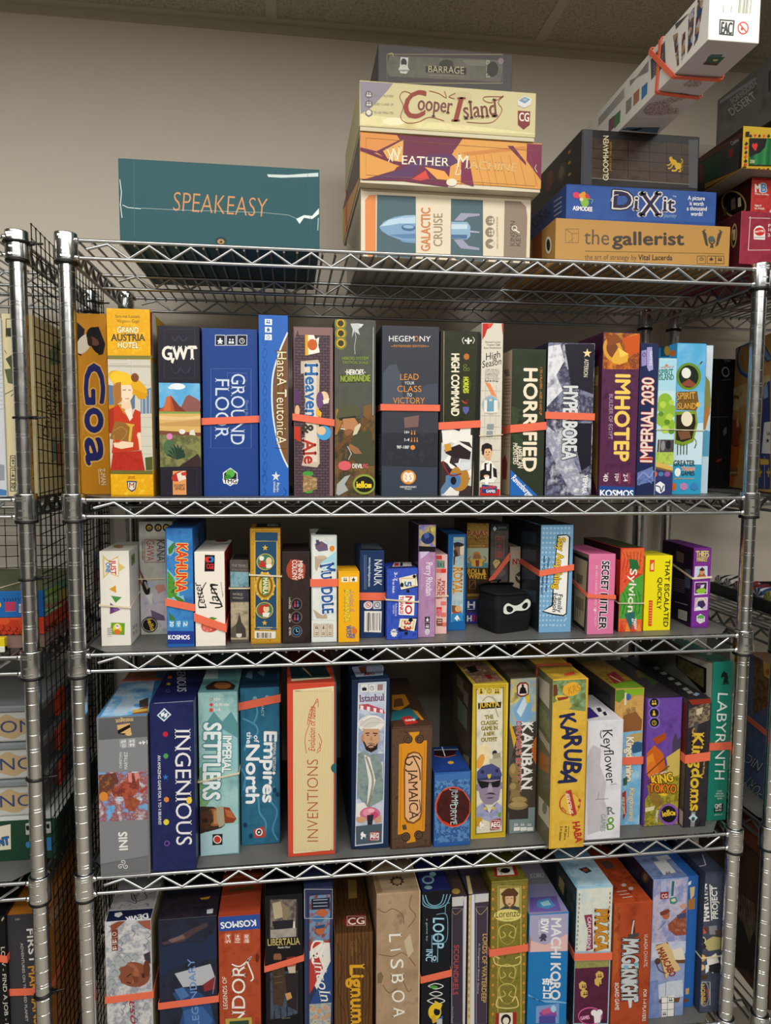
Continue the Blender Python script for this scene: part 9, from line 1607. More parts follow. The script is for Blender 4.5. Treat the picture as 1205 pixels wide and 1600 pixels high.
game_box('fdes', (49.875, 2.6, 84.36), 0.0, 0.0, 0.0, 10.548, 9.5, 4.8, {'*': '#5c5b5a', 'L': 'n:#5c5b5a/#6a6968/#504f4f@2'}, None, {
 'L': [
 (t,'a9a7a2','FORBIDDEN',[364,174,-158,2,22,26],'s'),(t,'b4b2ad','DESERT',[366,128,-164,-4,32,39],'s'),(l,'8f8d8a',1,[330,117,-136,-7]),(p,'77756f',[439,124,-6,2,-8,-31,10,1]),
  (p,'77756f',[425,122,-6,0,-9,-30,10,2]),(p,'77756f',[410,119,-6,1,-8,-30,10,1]),(p,'77756f',[396,116,-6,1,-8,-30,10,1]),(p,'77756f',[382,114,-6,0,-8,-30,10,2]),
  (p,'77756f',[368,111,-6,1,-8,-30,10,2]),(p,'3f3e44',[142,190,-13,2,-6,-78,15,-2]),(p,'8f8d98',[458,232,-240,-24,-5,-11,243,20]),],
}, 'grey shrink-wrapped box with pale serif title, highest on the right rack', 'game boxes in the right rack')
game_box('orl', (49.8, 1.5, 56.16), -0.279, 0.0, 0.0, 2.8, 11.8, 12.4, {'*': '#a8783a', 'L': 'n:#b98a48/#c79a58/#a87838@3'}, None, {
 'L': [
 (L,'2f5a8a',20,[422,619,85,0,45,-22,3,-44,-39,-43,-75,-25,-32,-6]),(L,'7fb0d8',8,[420,619,78,-2,37,-27,-2,-40,-33,-36,-74,-26]),(t,'6a9ac8','r',[241,519,-39,5,76,48],'Bo#2a3a4a'),
  (t,'6a9ac8','l',[204,520,-27,1,74,60],'Bo#2a3a4a'),(p,'n:#c9a868/#d9c088/#b08a4a@.8',[589,442,-214,10,-128,7,-80,1,-12,-89,434,-21]),(e,'d8b888',[564,368,-58,-4,-4,-26]),
  (L,'8a5a24',16,[589,368,0,27,-21,8,-56,-8]),(e,'e0c498',[534,358,-34,-2,-2,-19]),(p,'9a4a24',[589,304,-43,2,-60,-20,-29,-34,43,-49,-20,-17,109,2,0,46,0,47]),
  (p,'c9662a',[589,190,-117,-7,16,-64,52,-115,49,-3,0,88,0,58]),(p,'d8b888',[536,294,-26,10,-14,-28,24,-16]),(L,'6a3a1a',5,[589,199,-51,-15,-49,2]),(p,'b8865a',[589,320,-41,-3,-6,-17,47,2]),
  (l,'4a3018',3,[589,270,0,-42]),(p,'8a6a44',[589,85,-102,3,1,-35,101,-6]),(t,'e9dcc4','dlp games',[643,59,-146,5,2,10],'b'),
  (p,'2f3f7a',[232,402,-16,29,-52,5,-55,-422,135,-6,-17,88,25,67,-14,71,-8,92]),(L,'c8ccd8',6,[220,411,-30,23,-26,2]),(p,'8fa4c8',[240,403,-52,21,-13,-52,46,-6]),
  (p,'eceae6',[202,274,-66,0,-16,-124,94,2]),(t,'1a1a1a','GA',[170,222,-36,0,2,13],'B'),(i,'1a1a1a','star',[178,190,-44,0,3,22]),(p,'d9b03a',[232,130,-95,-2,-5,-20,90,-2]),
  (i,'d9b03a','fleur',[247,54,-55,2,6,42]),(i,'d9b03a','fleur',[152,58,-44,1,5,40]),(l,'d0c8b0',4,[181,142,-17,-130]),],
}, 'tan box with a monk and a white price card, in the right rack', 'game boxes in the right rack')
game_box('blk', (51.0, 13.4, 56.16), 0.0, 0.0, 0.0, 4.2, 3.4, 11.5, {'*': '#17161a'}, None, {
 'F': [
 (t,'8f8f92','The',[68,557,31,7,-4,14]),(t,'9a9a9e','O',[63,492,37,6,-10,44]),(l,'77777c',2,[60,480,43,4]),(l,'4a4434',1,[44,412,56,0,16,-329,-56,0,-16,329]),(p,'8a2f2a',[48,118,28,12,-2,-12,-22,-9]),
  (p,'5a6a7a',[76,256,16,18,3,-32,-14,-12]),(l,'8a8a80',1,[21,314,77,3]),],
}, 'black box with a thin white capital, standing behind the tan monk box', 'game boxes in the right rack')
game_box('port2', (50.9, 0.6, 31.16), -0.14, 0.0, 0.0, 2.8, 7.0, 11.3, {'*': '#4a5674', 'L': 'n:#3f4f74/#55688f/#33405f@1.5', 'T': '#6a4a2a'}, None, {
 'L': [
 (p,'n:#6a4a2a/#4a3420/#8a6434/#2f2418@.6',[294,564,-135,0,-17,-149,138,-99]),(p,'c9a04a',[222,564,-61,0,-6,-60,51,2]),(p,'b8562a',[202,530,-26,17,-12,-22,26,-11]),
  (L,'c23a2a',5,[201,340,-7,50,-29,34,-17,4]),(t,'b4b8c2','PORT',[151,44,140,7,48,-52],'so#22242c*.8'),(t,'b4b8c2','NIC',[178,152,122,-11,34,-47],'so#22242c*.8'),],
}, 'blue and brown sea-storm box with slanted pale capitals, in the right rack', 'game boxes in the right rack')
game_box('tanb', (51.7, 9.6, 31.16), 0.0, 0.0, 0.0, 2.3, 3.6, 11.9, {'*': '#8f8a80', 'F': '#9a9078'}, None, {
 'F': [
 (p,'c9782a',[80,496,34,-2,0,-64,-32,-6]),(p,'d9a850',[82,424,32,6,-3,-104,-27,-12]),(p,'8fa04a',[82,314,28,12,0,-78,-28,-6]),(p,'c28a3a',[81,242,29,6,3,-146,-28,-2]),
  (p,'4a4a4e',[86,84,26,2,0,-85,-26,0]),(p,'b8b4ac',[78,574,34,-2,2,-58,-33,1]),],
}, 'tall box with orange and green landscape, standing behind the blue sea-storm box', 'game boxes in the right rack')
game_box('brn', (50.1, 0.4, 16.16), -0.07, 0.0, 0.0, 4.5, 11.5, 11.5, {'*': '#3a261c', 'L': 'n:#3a251b/#55382a/#1c1413@1.6', 'T': '#5a3a28'}, None, {
 'L': [
 (p,'n:#8a7a60/#6a5a48/#4a3a30@.6',[240,328,-112,25,-43,-149,61,-24,86,56]),(p,'n:#14100f/#221a18@.5',[248,216,-58,10,-46,-64,-24,84,-34,-33,-10,-120,162,-92]),(L,'1c1413',4,[232,329,-16,-34,2,-39]),
  (L,'1c1413',4,[212,332,-14,-34,-1,-38]),(L,'1c1413',4,[192,335,-12,-33,-4,-38]),(L,'1c1413',3,[173,338,-10,-34,-6,-36]),(L,'1c1413',3,[154,341,-8,-33,-9,-37]),
  (L,'1c1413',3,[136,344,-8,-34,-10,-35]),],
}, 'dark brown box with a gloomy rider picture, at the foot of the right rack', 'game boxes in the right rack')
game_box('brn2', (49.9, 1.2, 27.76), 0.0, 0.0, 0.0, 5.0, 10.5, 1.9, {'*': '#6a3a2a'}, None, {
}, 'flat reddish brown box lying on the gloomy rider box, right rack', 'game boxes in the right rack')
game_box('darw', (-4.223, 0.9, 56.155), 0.0, 0.0, 0.0, 1.796, 11.5, 11.43, {'*': '#d9cda4', 'R': 'n:#cfc58f/#d9cf9c/#bfc08a@2.5'}, None, {
 'F': [
 (p,'4a5238',[8,432,30,22,3,-42,-17,-12]),(p,'5a6244',[4,400,29,4,1,-51,-22,5]),(p,'3f4730',[28,460,12,12,0,-42,-11,0]),(l,'4a5238',2,[6,459,6,-11]),(l,'3a382c',2,[14,555,24,1,-2,-54,-24,-2,2,55]),
  (p,'3a382c',[14,527,15,1,-1,-26,-14,0]),(L,'3a3428',2,[20,316,8,7,0,-24,9,-24,11,-24]),(l,'3a3428',2,[2,322,34,19]),(l,'2c2a24',2,[12,130,28,0,-1,-34,-29,0,2,34]),
  (t,'2c2a24','14+',[14,124,0,-22,10,0],'b'),(l,'2c2a24',2,[26,130,-1,-34]),(i,'2c2a24','people',[28,107,10,0,0,14]),(l,'2c2a24',2,[10,91,29,0,-1,-34,-29,0,1,34]),
  (t,'2c2a24','1-4',[14,85,-2,-22,10,0],'b'),(l,'2c2a24',2,[25,91,-1,-34]),(i,'2c2a24','meeple',[26,68,11,0,0,14]),(l,'2c2a24',2,[9,53,29,0,-2,-35,-28,0,1,35]),
  (t,'2c2a24',"30'",[12,46,-1,-22,10,0],'b'),(l,'2c2a24',2,[24,53,-2,-35]),(i,'2c2a24','clock',[25,30,11,0,0,14]),],
 'R': [
 (t,'2c2a22','Darwin’s',[126,188,45,194,-64,0],'i'),(t,'2c2a22','Journey',[206,248,32,154,-68,-2],'i'),(p,'7f9a7a',[145,475,127,57,-4,-80,-98,-18]),(L,'4a5a44',4,[172,446,76,50,29,37]),
  (p,'b8603a',[246,316,27,10,1,-41,-31,-5]),(p,'b87a5a',[198,169,56,7,7,-81,-54,-5]),(p,'7f9a8a',[156,188,45,8,0,-80,-41,-6]),(i,'22221c','star',[136,107,32,-1,1,10]),(l,'8f8a6a',2,[1,347,271,9]),],
}, 'cream box with a green leaf and handwritten title, behind the left rack post', 'game boxes in the left rack')
game_box('lbl', (-5.498, 0.7, 56.155), 0.0, 0.0, 0.0, 1.298, 11.0, 11.117, {'*': '#c8ccd2'}, None, {
 'F': [
 (p,'4a7ab0',[10,33,54,-12,-1,-17,-53,0]),(p,'8f949c',[36,106,24,-6,-1,-48,-25,0]),(l,'8f949c',1,[40,510,24,1]),(l,'8f949c',1,[39,497,25,1]),(l,'8f949c',1,[38,484,26,1]),(l,'8f949c',1,[38,471,26,1]),
  (l,'8f949c',1,[38,458,26,1]),(l,'8f949c',1,[37,445,27,1]),(l,'8f949c',1,[36,432,28,1]),(l,'8f949c',1,[36,420,28,0]),(l,'8f949c',1,[36,406,28,1]),(l,'8f949c',1,[35,394,29,0]),
  (l,'8f949c',1,[34,380,30,1]),(l,'8f949c',1,[34,368,30,0]),(l,'8f949c',1,[34,354,30,1]),(l,'8f949c',1,[33,341,31,1]),(l,'8f949c',1,[32,328,32,0]),(l,'8f949c',1,[32,315,32,1]),
  (l,'8f949c',1,[32,302,32,0]),(l,'8f949c',1,[32,289,32,1]),(l,'8f949c',1,[31,276,33,0]),],
}, 'white and grey-blue box at the left border of the second shelf', 'game boxes in the left rack')
game_box('pinkb', (-14.15, 1.6, 46.155), 0.0, 0.0, 0.0, 11.6, 11.0, 0.9, {'*': '#8a6f68'}, None, {
}, 'flat dull pink box, lowest of the left rack stack', 'game boxes in the left rack')
game_box('orab', (-14.45, 1.5, 47.075), 0.0, 0.0, 0.0, 12.0, 9.5, 1.12, {'*': 'v:#c8442a/#b83a24/#d0502e@1.2'}, None, {
 'F': [
 (L,'1a1412',2,[450,34,5,-8,-7,-8,8,-2]),(L,'1a1412',2,[459,16,5,-8,-8,-6,9,-1]),(L,'1a1412',2,[470,32,4,-9,-8,-7,9,-2]),(L,'1a1412',2,[478,14,6,-8,-8,-5,8,0]),(L,'1a1412',2,[488,29,6,-9,-8,-6,8,-2]),
  (L,'1a1412',2,[498,12,5,-8,-8,-3,9,0]),(L,'1a1412',2,[508,27,6,-9,-8,-6,8,-3]),(L,'1a1412',2,[518,10,4,-9,-8,0,9,0]),(L,'1a1412',2,[528,24,5,-8,-8,-6,9,-4]),(L,'1a1412',2,[537,7,5,-6,-8,0,9,0]),
  (L,'1a1412',2,[547,22,5,-8,-8,-7,9,-3]),(L,'1a1412',2,[556,5,6,-4,-8,0,8,0]),(L,'1a1412',2,[566,20,6,-8,-8,-8,8,-2]),(L,'1a1412',2,[576,2,5,-1,-7,0,8,0]),],
 'R': [
 (L,'1a1412',4,[1,42,0,-10,0,-2,0,-8]),(L,'1a1412',4,[10,25,12,-11,-19,-2,22,-8]),(L,'1a1412',4,[40,24,12,-12,-19,0,23,-8]),(L,'1a1412',4,[70,24,14,-12,-20,-2,22,-8]),
  (L,'1a1412',4,[102,23,13,-12,-21,-1,24,-8]),(L,'1a1412',4,[132,4,14,-3,-22,0,25,0]),(L,'1a1412',4,[164,3,16,-2,-22,0,24,0]),(L,'1a1412',4,[198,2,16,-1,-23,0,25,0]),
  (L,'1a1412',4,[234,1,15,0,-23,0,26,0]),],
}, 'flat red-orange box with black squiggles, in the middle of the left rack stack', 'game boxes in the left rack')
game_box('blub', (-14.4, 1.5, 48.215), 0.0, 0.0, 0.0, 12.0, 9.5, 1.75, {'*': '#2263a8', 'R': 'n:#4fa09a/#8fb04a/#c8b83a@6', 'T': 'n:#3a4a2a/#55603a/#2a2f24@3'}, None, {
 'F': [
 (p,'b03a5a',[477,52,33,0,-2,-30,-32,-2]),(p,'d9d4c4',[519,44,17,1,0,-28,-18,-1]),(i,'1f2430','bars',[520,18,14,2,-1,21]),(e,'e8b83a',[460,43,4,0,0,-8]),(l,'7fa0c8',1,[476,20,35,1]),
  (L,'16202c',2,[472,65,4,-6,-2,-5]),(L,'16202c',2,[481,64,4,-5,-3,-5]),(L,'16202c',2,[490,64,4,-6,-2,-4]),(L,'16202c',2,[498,64,4,-6,-2,-4]),(L,'16202c',2,[507,64,4,-6,-3,-4]),
  (L,'16202c',2,[516,64,4,-6,-3,-4]),(L,'16202c',2,[524,64,4,-6,-2,-4]),(L,'16202c',2,[532,64,5,-6,-3,-5]),],
 'R': [
 (p,'5fb0b0',[1,69,11,-2,-8,-66,-3,0]),(p,'c8b03a',[154,57,100,-7,-8,-49,-100,0]),(p,'e0a82a',[205,52,49,-2,-8,-49,-50,0]),(p,'d0503a',[1,46,8,-4,-2,-19,-6,5]),
  (t,'d8e8c8','A PARTY GAME',[-7,52,139,-13,-6,8],'b'),(t,'c8387a','GAMES',[24,23,215,-23,-12,16],'B'),(t,'d8e8d8','YOUR FRIENDS',[-21,16,248,-30,-6,10],'B'),
  (t,'24402a','will hate',[1,-4,125,-17,-5,8],'i'),],
}, 'flat blue box with a yellow-green side, top of the left rack stack', 'game boxes in the left rack')
game_box('fmar', (-5.336, 0.95, 16.155), 0.0, 0.0, 0.0, 2.578, 11.5, 12.032, {'*': '#3a383e', 'R': 'n:#a8621f/#b87428/#8f5018@2', 'T': '#b8722a'}, None, {
 'F': [
 (t,'e4e2dc','FIRST',[62,549,6,-123,21,0],'B'),(t,'d89a3a','MARTIANS',[62,416,14,-207,24,1],'B'),(t,'c8c6c4','ADVENTURES ON THE RED PLANET',[41,502,7,-281,8,0]),
  (t,'a8a6a4','14+',[28,582,14,0,0,8],'b'),],
 'R': [
 (t,'c8a07a','FIRST',[46,521,188,15,-64,54],'B'),],
}, 'dark grey box with orange side and white stencil title, in the left rack', 'game boxes in the left rack')
game_box('lowb', (-7.145, 0.6, 16.155), 0.0, 0.0, 0.0, 1.839, 11.0, 12.294, {'*': '#141316'}, None, {
 'F': [
 (t,'d8d4cc','LOW - FIND A JOB - KEEP',[76,506,4,-333,12,0],'s'),(p,'b8b0a0',[81,600,7,11,2,-7,-8,-10]),],
}, 'black box with a line of white serif capitals, at the lower left border', 'game boxes in the left rack')
game_box('grnb', (-13.92, 2.4, 31.155), 0.0, 0.0, 0.0, 11.5, 11.0, 2.845, {'*': '#1f4230', 'T': '#c4c8c2'}, None, {
 'F': [
 (p,'d8d4bc',[370,122,56,9,-2,-89,-56,-2]),(t,'2f6aa8','ENT',[373,54,47,6,-3,27],'Bo#1f2a4a'),(p,'b8bcb4',[474,130,16,2,-1,-42,-15,0]),(i,'15201a','tag',[476,104,11,0,-1,18]),
  (p,'b8bcb4',[539,132,17,0,0,-40,-18,-2]),(i,'15201a','tag',[542,106,10,0,-1,18]),(p,'3a82b8',[540,76,20,0,-1,-46,-20,-2]),(e,'3a82b8',[480,54,8,0,0,-11]),],
 'R': [
 (p,'5a5a34',[54,68,99,16,-3,-36,-90,-14]),],
}, 'dark green box lying flat under the clear bins, with small black icons on white', 'game boxes in the left rack')

rubber_band('gf', [4.87, 5.08, 5.08, 4.87], 0.45, 'wide orange rubber band around the wide navy blue box', RUBBER, group='orange rubber bands round the boxes')
rubber_band('heav', [5.23, 4.86, 4.86, 5.23], 0.45, 'orange rubber band slanting down across the mauve brick-pattern box', RUBBER, group='orange rubber bands round the boxes')
rubber_band('hege', [5.94, 5.94, 5.94, 5.94], 0.43, 'orange rubber band around the wide slate grey box', RUBBER, group='orange rubber bands round the boxes')
rubber_band('high', [4.73, 4.91, 4.91, 4.73], 0.49, 'orange rubber band around the black condensed-title box', RUBBER, group='orange rubber bands round the boxes')
rubber_band('horr', [4.59, 4.83, 4.83, 4.29], 0.54, 'orange rubber band around the dark green box with big cream capitals', RUBBER, group='orange rubber bands round the boxes')
rubber_band('hype', [5.55, 5.48, 5.48, 5.55], 0.48, 'orange rubber band across the grey-violet marbled box', RUBBER, group='orange rubber bands round the boxes')
rubber_band('seas', [4.09, 4.2, 4.2, 4.09], 0.05, 'thin cream rubber band low around the slim cream waiter box', THINRUB, group='thin cream rubber bands')
rubber_band('horiz', [4.68, 4.69, 4.69, 4.68], 0.06, 'thin cream rubber band around the slim pale blue tree box', THINRUB, group='thin cream rubber bands')
rubber_band('spirit', [4.69, 4.66, 4.66, 4.69], 0.06, 'thin cream rubber band around the wide sky-blue box', THINRUB, group='thin cream rubber bands')
rubber_band('kgms', [5.33, 5.47, 5.47, 5.73], 0.65, 'orange rubber band around the charcoal blackletter box', RUBBER, group='orange rubber bands round the boxes')
rubber_band('just', [2.78, 2.58, 3.48, 2.98], 0.12, 'thin cream rubber band around the white triangle box', THINRUB, group='thin cream rubber bands')
rubber_band('kana', [3.99, 4.02, 4.02, 3.99], 0.08, 'thin cream rubber band around the pale grey-green paintbrush box', THINRUB, group='thin cream rubber bands')
rubber_band('kahu', [3.07, 2.64, 2.64, 3.07], 0.48, 'orange rubber band slanting across the blue island box', RUBBER, group='orange rubber bands round the boxes')
rubber_band('lett', [2.01, 1.21, 1.61, 2.01], 0.54, 'orange rubber band slanting across the white script box', RUBBER, group='orange rubber bands round the boxes')
rubber_band('rose', [3.76, 3.74, 3.74, 3.76], 0.09, 'thin cream rubber band around the little grey castle box', THINRUB, group='thin cream rubber bands')
rubber_band('mani', [4.74, 4.61, 4.61, 4.74], 0.1, 'thin cream rubber band around the gold-framed box', THINRUB, group='thin cream rubber bands')
rubber_band('mud', [4.12, 4.11, 4.11, 4.12], 0.52, 'orange rubber band around the white and pale blue lettered box', RUBBER, group='orange rubber bands round the boxes')
rubber_band('nanuk', [2.97, 2.92, 2.92, 2.97], 0.54, 'orange rubber band around the navy bar-code box', RUBBER, group='orange rubber bands round the boxes')
rubber_band('noth', [2.85, 2.63, 2.63, 2.95], 0.09, 'thin cream rubber band around the royal blue number-card box', THINRUB, group='thin cream rubber bands')
rubber_band('pixel', [2.74, 2.75, 2.75, 2.74], 0.08, 'thin cream rubber band around the narrow pink and red box', THINRUB, group='thin cream rubber bands')
rubber_band('mahj', [3.06, 5.04, 5.04, 3.06], 0.56, 'orange rubber band slanting steeply up across the dark grey box', RUBBER, group='orange rubber bands round the boxes')
rubber_band('say', [4.35, 4.77, 4.77, 4.95], 0.43, 'orange rubber band around the light blue dotted box', RUBBER, group='orange rubber bands round the boxes')
rubber_band('secr', [2.85, 2.7, 2.7, 3.95], 0.29, 'orange rubber band around the pink box', RUBBER, group='orange rubber bands round the boxes')
rubber_band('sylv', [2.14, 2.1, 2.1, 2.94], 0.07, 'thin cream rubber band around the red and green leafy box', THINRUB, group='thin cream rubber bands')
rubber_band('thief', [3.75, 3.84, 3.84, 4.65], 0.14, 'thin cream rubber band around the purple framed-picture box', THINRUB, group='thin cream rubber bands')
rubber_band('sett', [5.35, 5.83, 5.83, 5.35], 0.11, 'thin cream rubber band slanting across the pale teal box', THINRUB, group='thin cream rubber bands')
rubber_band('empi', [10.18, 10.68, 10.68, 10.18], 0.56, 'orange rubber band near the top of the sea-blue box', RUBBER, group='orange rubber bands round the boxes')
rubber_band('kdom', [5.07, 5.04, 5.04, 5.07], 0.58, 'orange rubber band around the lime-topped box', RUBBER, group='orange rubber bands round the boxes')
rubber_band('laby', [5.87, 5.89, 5.89, 5.87], 0.59, 'orange rubber band around the teal green box', RUBBER, group='orange rubber bands round the boxes')
rubber_band('devi', [5.87, 5.98, 7.18, 5.87], 0.46, 'orange rubber band around the pale grey statue-head box', RUBBER, group='orange rubber bands round the boxes')
rubber_band('lege', [5.16, 5.32, 5.32, 5.16], 0.46, 'orange rubber band around the wide black-blue box', RUBBER, group='orange rubber bands round the boxes')
rubber_band('libe', [6.93, 7.53, 7.53, 6.93], 0.44, 'orange rubber band slanting up across the black ship box', RUBBER, group='orange rubber bands round the boxes')
rubber_band('loop', [5.21, 5.54, 5.54, 5.71], 0.5, 'orange rubber band around the black neon-title box', RUBBER, group='orange rubber bands round the boxes')
rubber_band('lore', [6.78, 6.95, 6.95, 6.78], 0.53, 'orange rubber band around the olive scrollwork box', RUBBER, group='orange rubber bands round the boxes')
rubber_band('prag', [5.88, 5.69, 5.69, 6.68], 0.55, 'orange rubber band around the pale blue and maroon box', RUBBER, group='orange rubber bands round the boxes')
rubber_band('manh', [4.53, 4.59, 4.59, 4.53], 0.1, 'thin cream rubber band around the dark blue-grey box', THINRUB, group='thin cream rubber bands')
rubber_band('dgry', [1.45, 1.45, 1.45, 1.45], 0.4, 'orange rubber band around the flat dark blue-grey box on the right rack', RUBBER, group='orange rubber bands round the boxes')
rubber_band('fmar', [6.65, 6.49, 7.29, 6.65], 0.48, 'orange rubber band around the dark grey and orange box', RUBBER, group='orange rubber bands round the boxes')
rubber_band('lowb', [9.77, 9.23, 9.23, 9.77], 0.47, 'orange rubber band around the black lower left box', RUBBER, group='orange rubber bands round the boxes')
rubber_band('port2', [5.55, 5.6, 5.7, 5.8], 0.45, 'orange rubber band around the blue and brown sea-storm box', RUBBER, group='orange rubber bands round the boxes')

# ------------------------------------------------------------------ the yellow box corner and thread band on the left rack
# ------------------------------------------------------------------ the black bag with the mask
def cloth_bag(loc, yaw, w, d, h):
    black = plain('black_bag_cloth', '#17171b', 0.8, 0, 0.2, 0.15, 60, 0.3, 900)
    dark = plain('dark_bag_lining', '#0a0b10', 0.9)
    white = plain('pale_mask_print', '#dfe5dc', 0.7)
    root = empty('drawstring_bag' if 0 else 'cloth_bag', loc, (0, 0, yaw))
    def outline(k, n=10):
        pts = []; r = 0.45
        for cx, cy, a0 in ((w - r, r, -PI / 2), (w - r, d - r, 0), (r, d - r, PI / 2), (r, r, PI)):
            for j in range(n): 
                a = a0 + PI / 2 * j / (n - 1); pts.append((cx + r * math.cos(a), cy + r * math.sin(a)))
        return [((x - w / 2) * k + w / 2, (y - d / 2) * k + d / 2) for x, y in pts]
    mb = MB(); rows = []
    for i in range(13):
        t = i / 12; k = 0.93 + 0.1 * math.sin(PI * min(1, t * 1.1)) - 0.04 * t
        z = h * t
        ring = []
        for q, (x, y) in enumerate(outline(k)):
            n = mnoise.noise(Vector((x * 1.1, y * 1.1, z * 1.4))) * 0.07
            ring.append((x + (x - w / 2) * n, y + (y - d / 2) * n, z + (0.12 * mnoise.noise(Vector((x, y, 3))) if i > 9 else 0)))
        rows.append(ring)
    n = len(rows[0]); vs = [v for r in rows for v in r]
    mb.add(vs, [(i * n + j, i * n + (j + 1) % n, (i + 1) * n + (j + 1) % n, (i + 1) * n + j) for i in range(12) for j in range(n)], black, True)
    mb.add(rows[0], [tuple(range(n))[::-1]], black)
    inner = [((x - w / 2) * .93 + w / 2, (y - d / 2) * .93 + d / 2, z - .02) for x, y, z in rows[-1]]
    low = [(x, y, z - 0.9) for x, y, z in inner]
    mb.add(rows[-1] + inner + low, [(j, (j + 1) % n, n + (j + 1) % n, n + j) for j in range(n)] + [(n + j, n + (j + 1) % n, 2 * n + (j + 1) % n, 2 * n + j) for j in range(n)], dark, True)
    mb.add(low, [tuple(range(n))], dark)
    mb.build('bag_body', root)
    z = MB(); z.tube([(x, y, zz + 0.02) for x, y, zz in rows[-1]], 0.085, black, 8, closed=True); z.tube([((x - w / 2) * 1.01 + w / 2, (y - d / 2) * 1.01 + d / 2, h * .885) for x, y, zz in rows[-2]], 0.05, black, 6, closed=True)
    z.build('zip_edge', root)
    # the flap is raised at the back and gapes open towards the front
    f = MB(); top = []; G = outline(1.0)
    for x, y in G: top.append((x, y, h + 0.06 + 0.40 * max(0, min(1, (y / d) * 1.3)) * (0.95 - 0.3 * x / w)))
    cen = [((x - w / 2) * .55 + w / 2, (y - d / 2) * .35 + d * .72, zz + 0.10) for x, y, zz in top]
    back = [k for k in range(n) if G[k][1] > d * .45]
    f.add([top[k] for k in back] + [cen[k] for k in back], [(i, i + 1, len(back) + i + 1, len(back) + i) for i in range(len(back) - 1)], black, True)
    f.add([cen[k] for k in back], [tuple(range(len(back)))], black)
    f.add([rows[-1][k] for k in back] + [top[k] for k in back], [(j, j + 1, len(back) + j + 1, len(back) + j) for j in range(len(back) - 1)], black, True)
    f.tube([top[k] for k in back], 0.07, black, 6)
    f.tube([(w * .35, d + .02, h + .45), (w * .4, d * .8, h + .72), (w * .6, d * .8, h + .7), (w * .65, d + .02, h + .45)], 0.06, black, 6)
    f.build('lid_flap', root)
    m = MB()
    out = smooth_path([(.08, .5), (.1, .72), (.22, .86), (.38, .74), (.52, .70), (.68, .80), (.84, .98), (.96, .86), (.97, .62), (.86, .44), (.7, .40), (.5, .43), (.36, .33), (.2, .30), (.1, .38), (.08, .5)], 5)
    def fp(u, v): return (w * (.10 + .84 * u), -0.085, h * (.36 + .52 * v))
    holes = []
    for cx, cy, rx, ry, an in ((.29, .57, .115, .19, .5), (.79, .66, .10, .18, -.55)):
        holes.append([(cx + rx * math.cos(a) * math.cos(an * .4) - ry * math.sin(a) * math.sin(an * .4) * .3, cy + ry * math.sin(a) * (.75 if math.sin(a) > 0 else 1) + rx * .45 * math.cos(a) * (-1 if cx < .5 else 1) * (1 if math.sin(a) > 0 else 0)) for a in [2 * PI * k / 22 for k in range(22)]])
    loops = [[Vector((x, y, 0)) for x, y in out[:-1]]] + [[Vector((x, y, 0)) for x, y in hh[::-1]] for hh in holes]
    tri = tessellate_polygon(loops); flat = [p for l in loops for p in l]
    m.add([fp(p.x, p.y) for p in flat], [t[::-1] for t in tri], white)
    o = m.build('mask_print', root); o['label'] = 'pale eye-mask print'
    # push the mask onto the bulging cloth
    return tag(root, 'black zip bag with a pale eye mask printed on its front', 'bag')
cloth_bag((28.1, 1.45, LEVELS[2] + 0.155), math.radians(18), 3.15, 2.85, 2.75)

# ------------------------------------------------------------------ poker chips in a black tray on the right rack
def chip_mat(a, b_):
    m, nt, b = base_mat('chip ' + a, 0.45)
    tc = nt.nodes.new('ShaderNodeTexCoord'); sp = nt.nodes.new('ShaderNodeSeparateXYZ')
    at = nt.nodes.new('ShaderNodeMath'); at.operation = 'ARCTAN2'
    mu = nt.nodes.new('ShaderNodeMath'); mu.operation = 'MULTIPLY'; mu.inputs[1].default_value = 8 / (2 * PI)
    fr = nt.nodes.new('ShaderNodeMath'); fr.operation = 'FRACT'
    gt = nt.nodes.new('ShaderNodeMath'); gt.operation = 'GREATER_THAN'; gt.inputs[1].default_value = 0.62
    mx = nt.nodes.new('ShaderNodeMixRGB'); mx.inputs[1].default_value = lin(a); mx.inputs[2].default_value = lin(b_)
    L = nt.links.new
    L(tc.outputs['Object'], sp.inputs[0]); L(sp.outputs['Y'], at.inputs[0]); L(sp.outputs['Z'], at.inputs[1]); L(at.outputs[0], mu.inputs[0]); L(mu.outputs[0], fr.inputs[0]); L(fr.outputs[0], gt.inputs[0]); L(gt.outputs[0], mx.inputs[0]); L(mx.outputs[0], b.inputs['Base Color'])
    return m
TX, TY, TZ = 52.0, 3.6, LEVELS[2] + 0.13
mb = MB(); mb.rbox(0, 0, 0, 14, 11.0, 0.25, BLACKP, 0.05)
for y in (0, 10.8): mb.rbox(0, y, 0, 14, y + 0.2, 1.05, BLACKP, 0.04)
for x in (0, 13.8): mb.rbox(x, 0, 0, x + 0.2, 11.0, 1.05, BLACKP, 0.04)
tag(mb.build('chip_tray', None, (TX, TY, TZ), (0, 0, -0.06)), 'black tray full of poker chips in the right rack', 'tray')
protos = []
rows_ = [('#4f8f2a', '#e0907a', 'green and salmon'), ('#6aa02e', '#e8a08a', 'light green'), ('#24407a', '#d8d8d8', 'blue and white'), ('#7a2430', '#5a1a24', 'dark red'), ('#7f2834', '#c8b8b8', 'dark red and pale'), ('#d8d4cc', '#1c1c20', 'white and black'), ('#dcd8d0', '#24242a', 'white with black spots')]
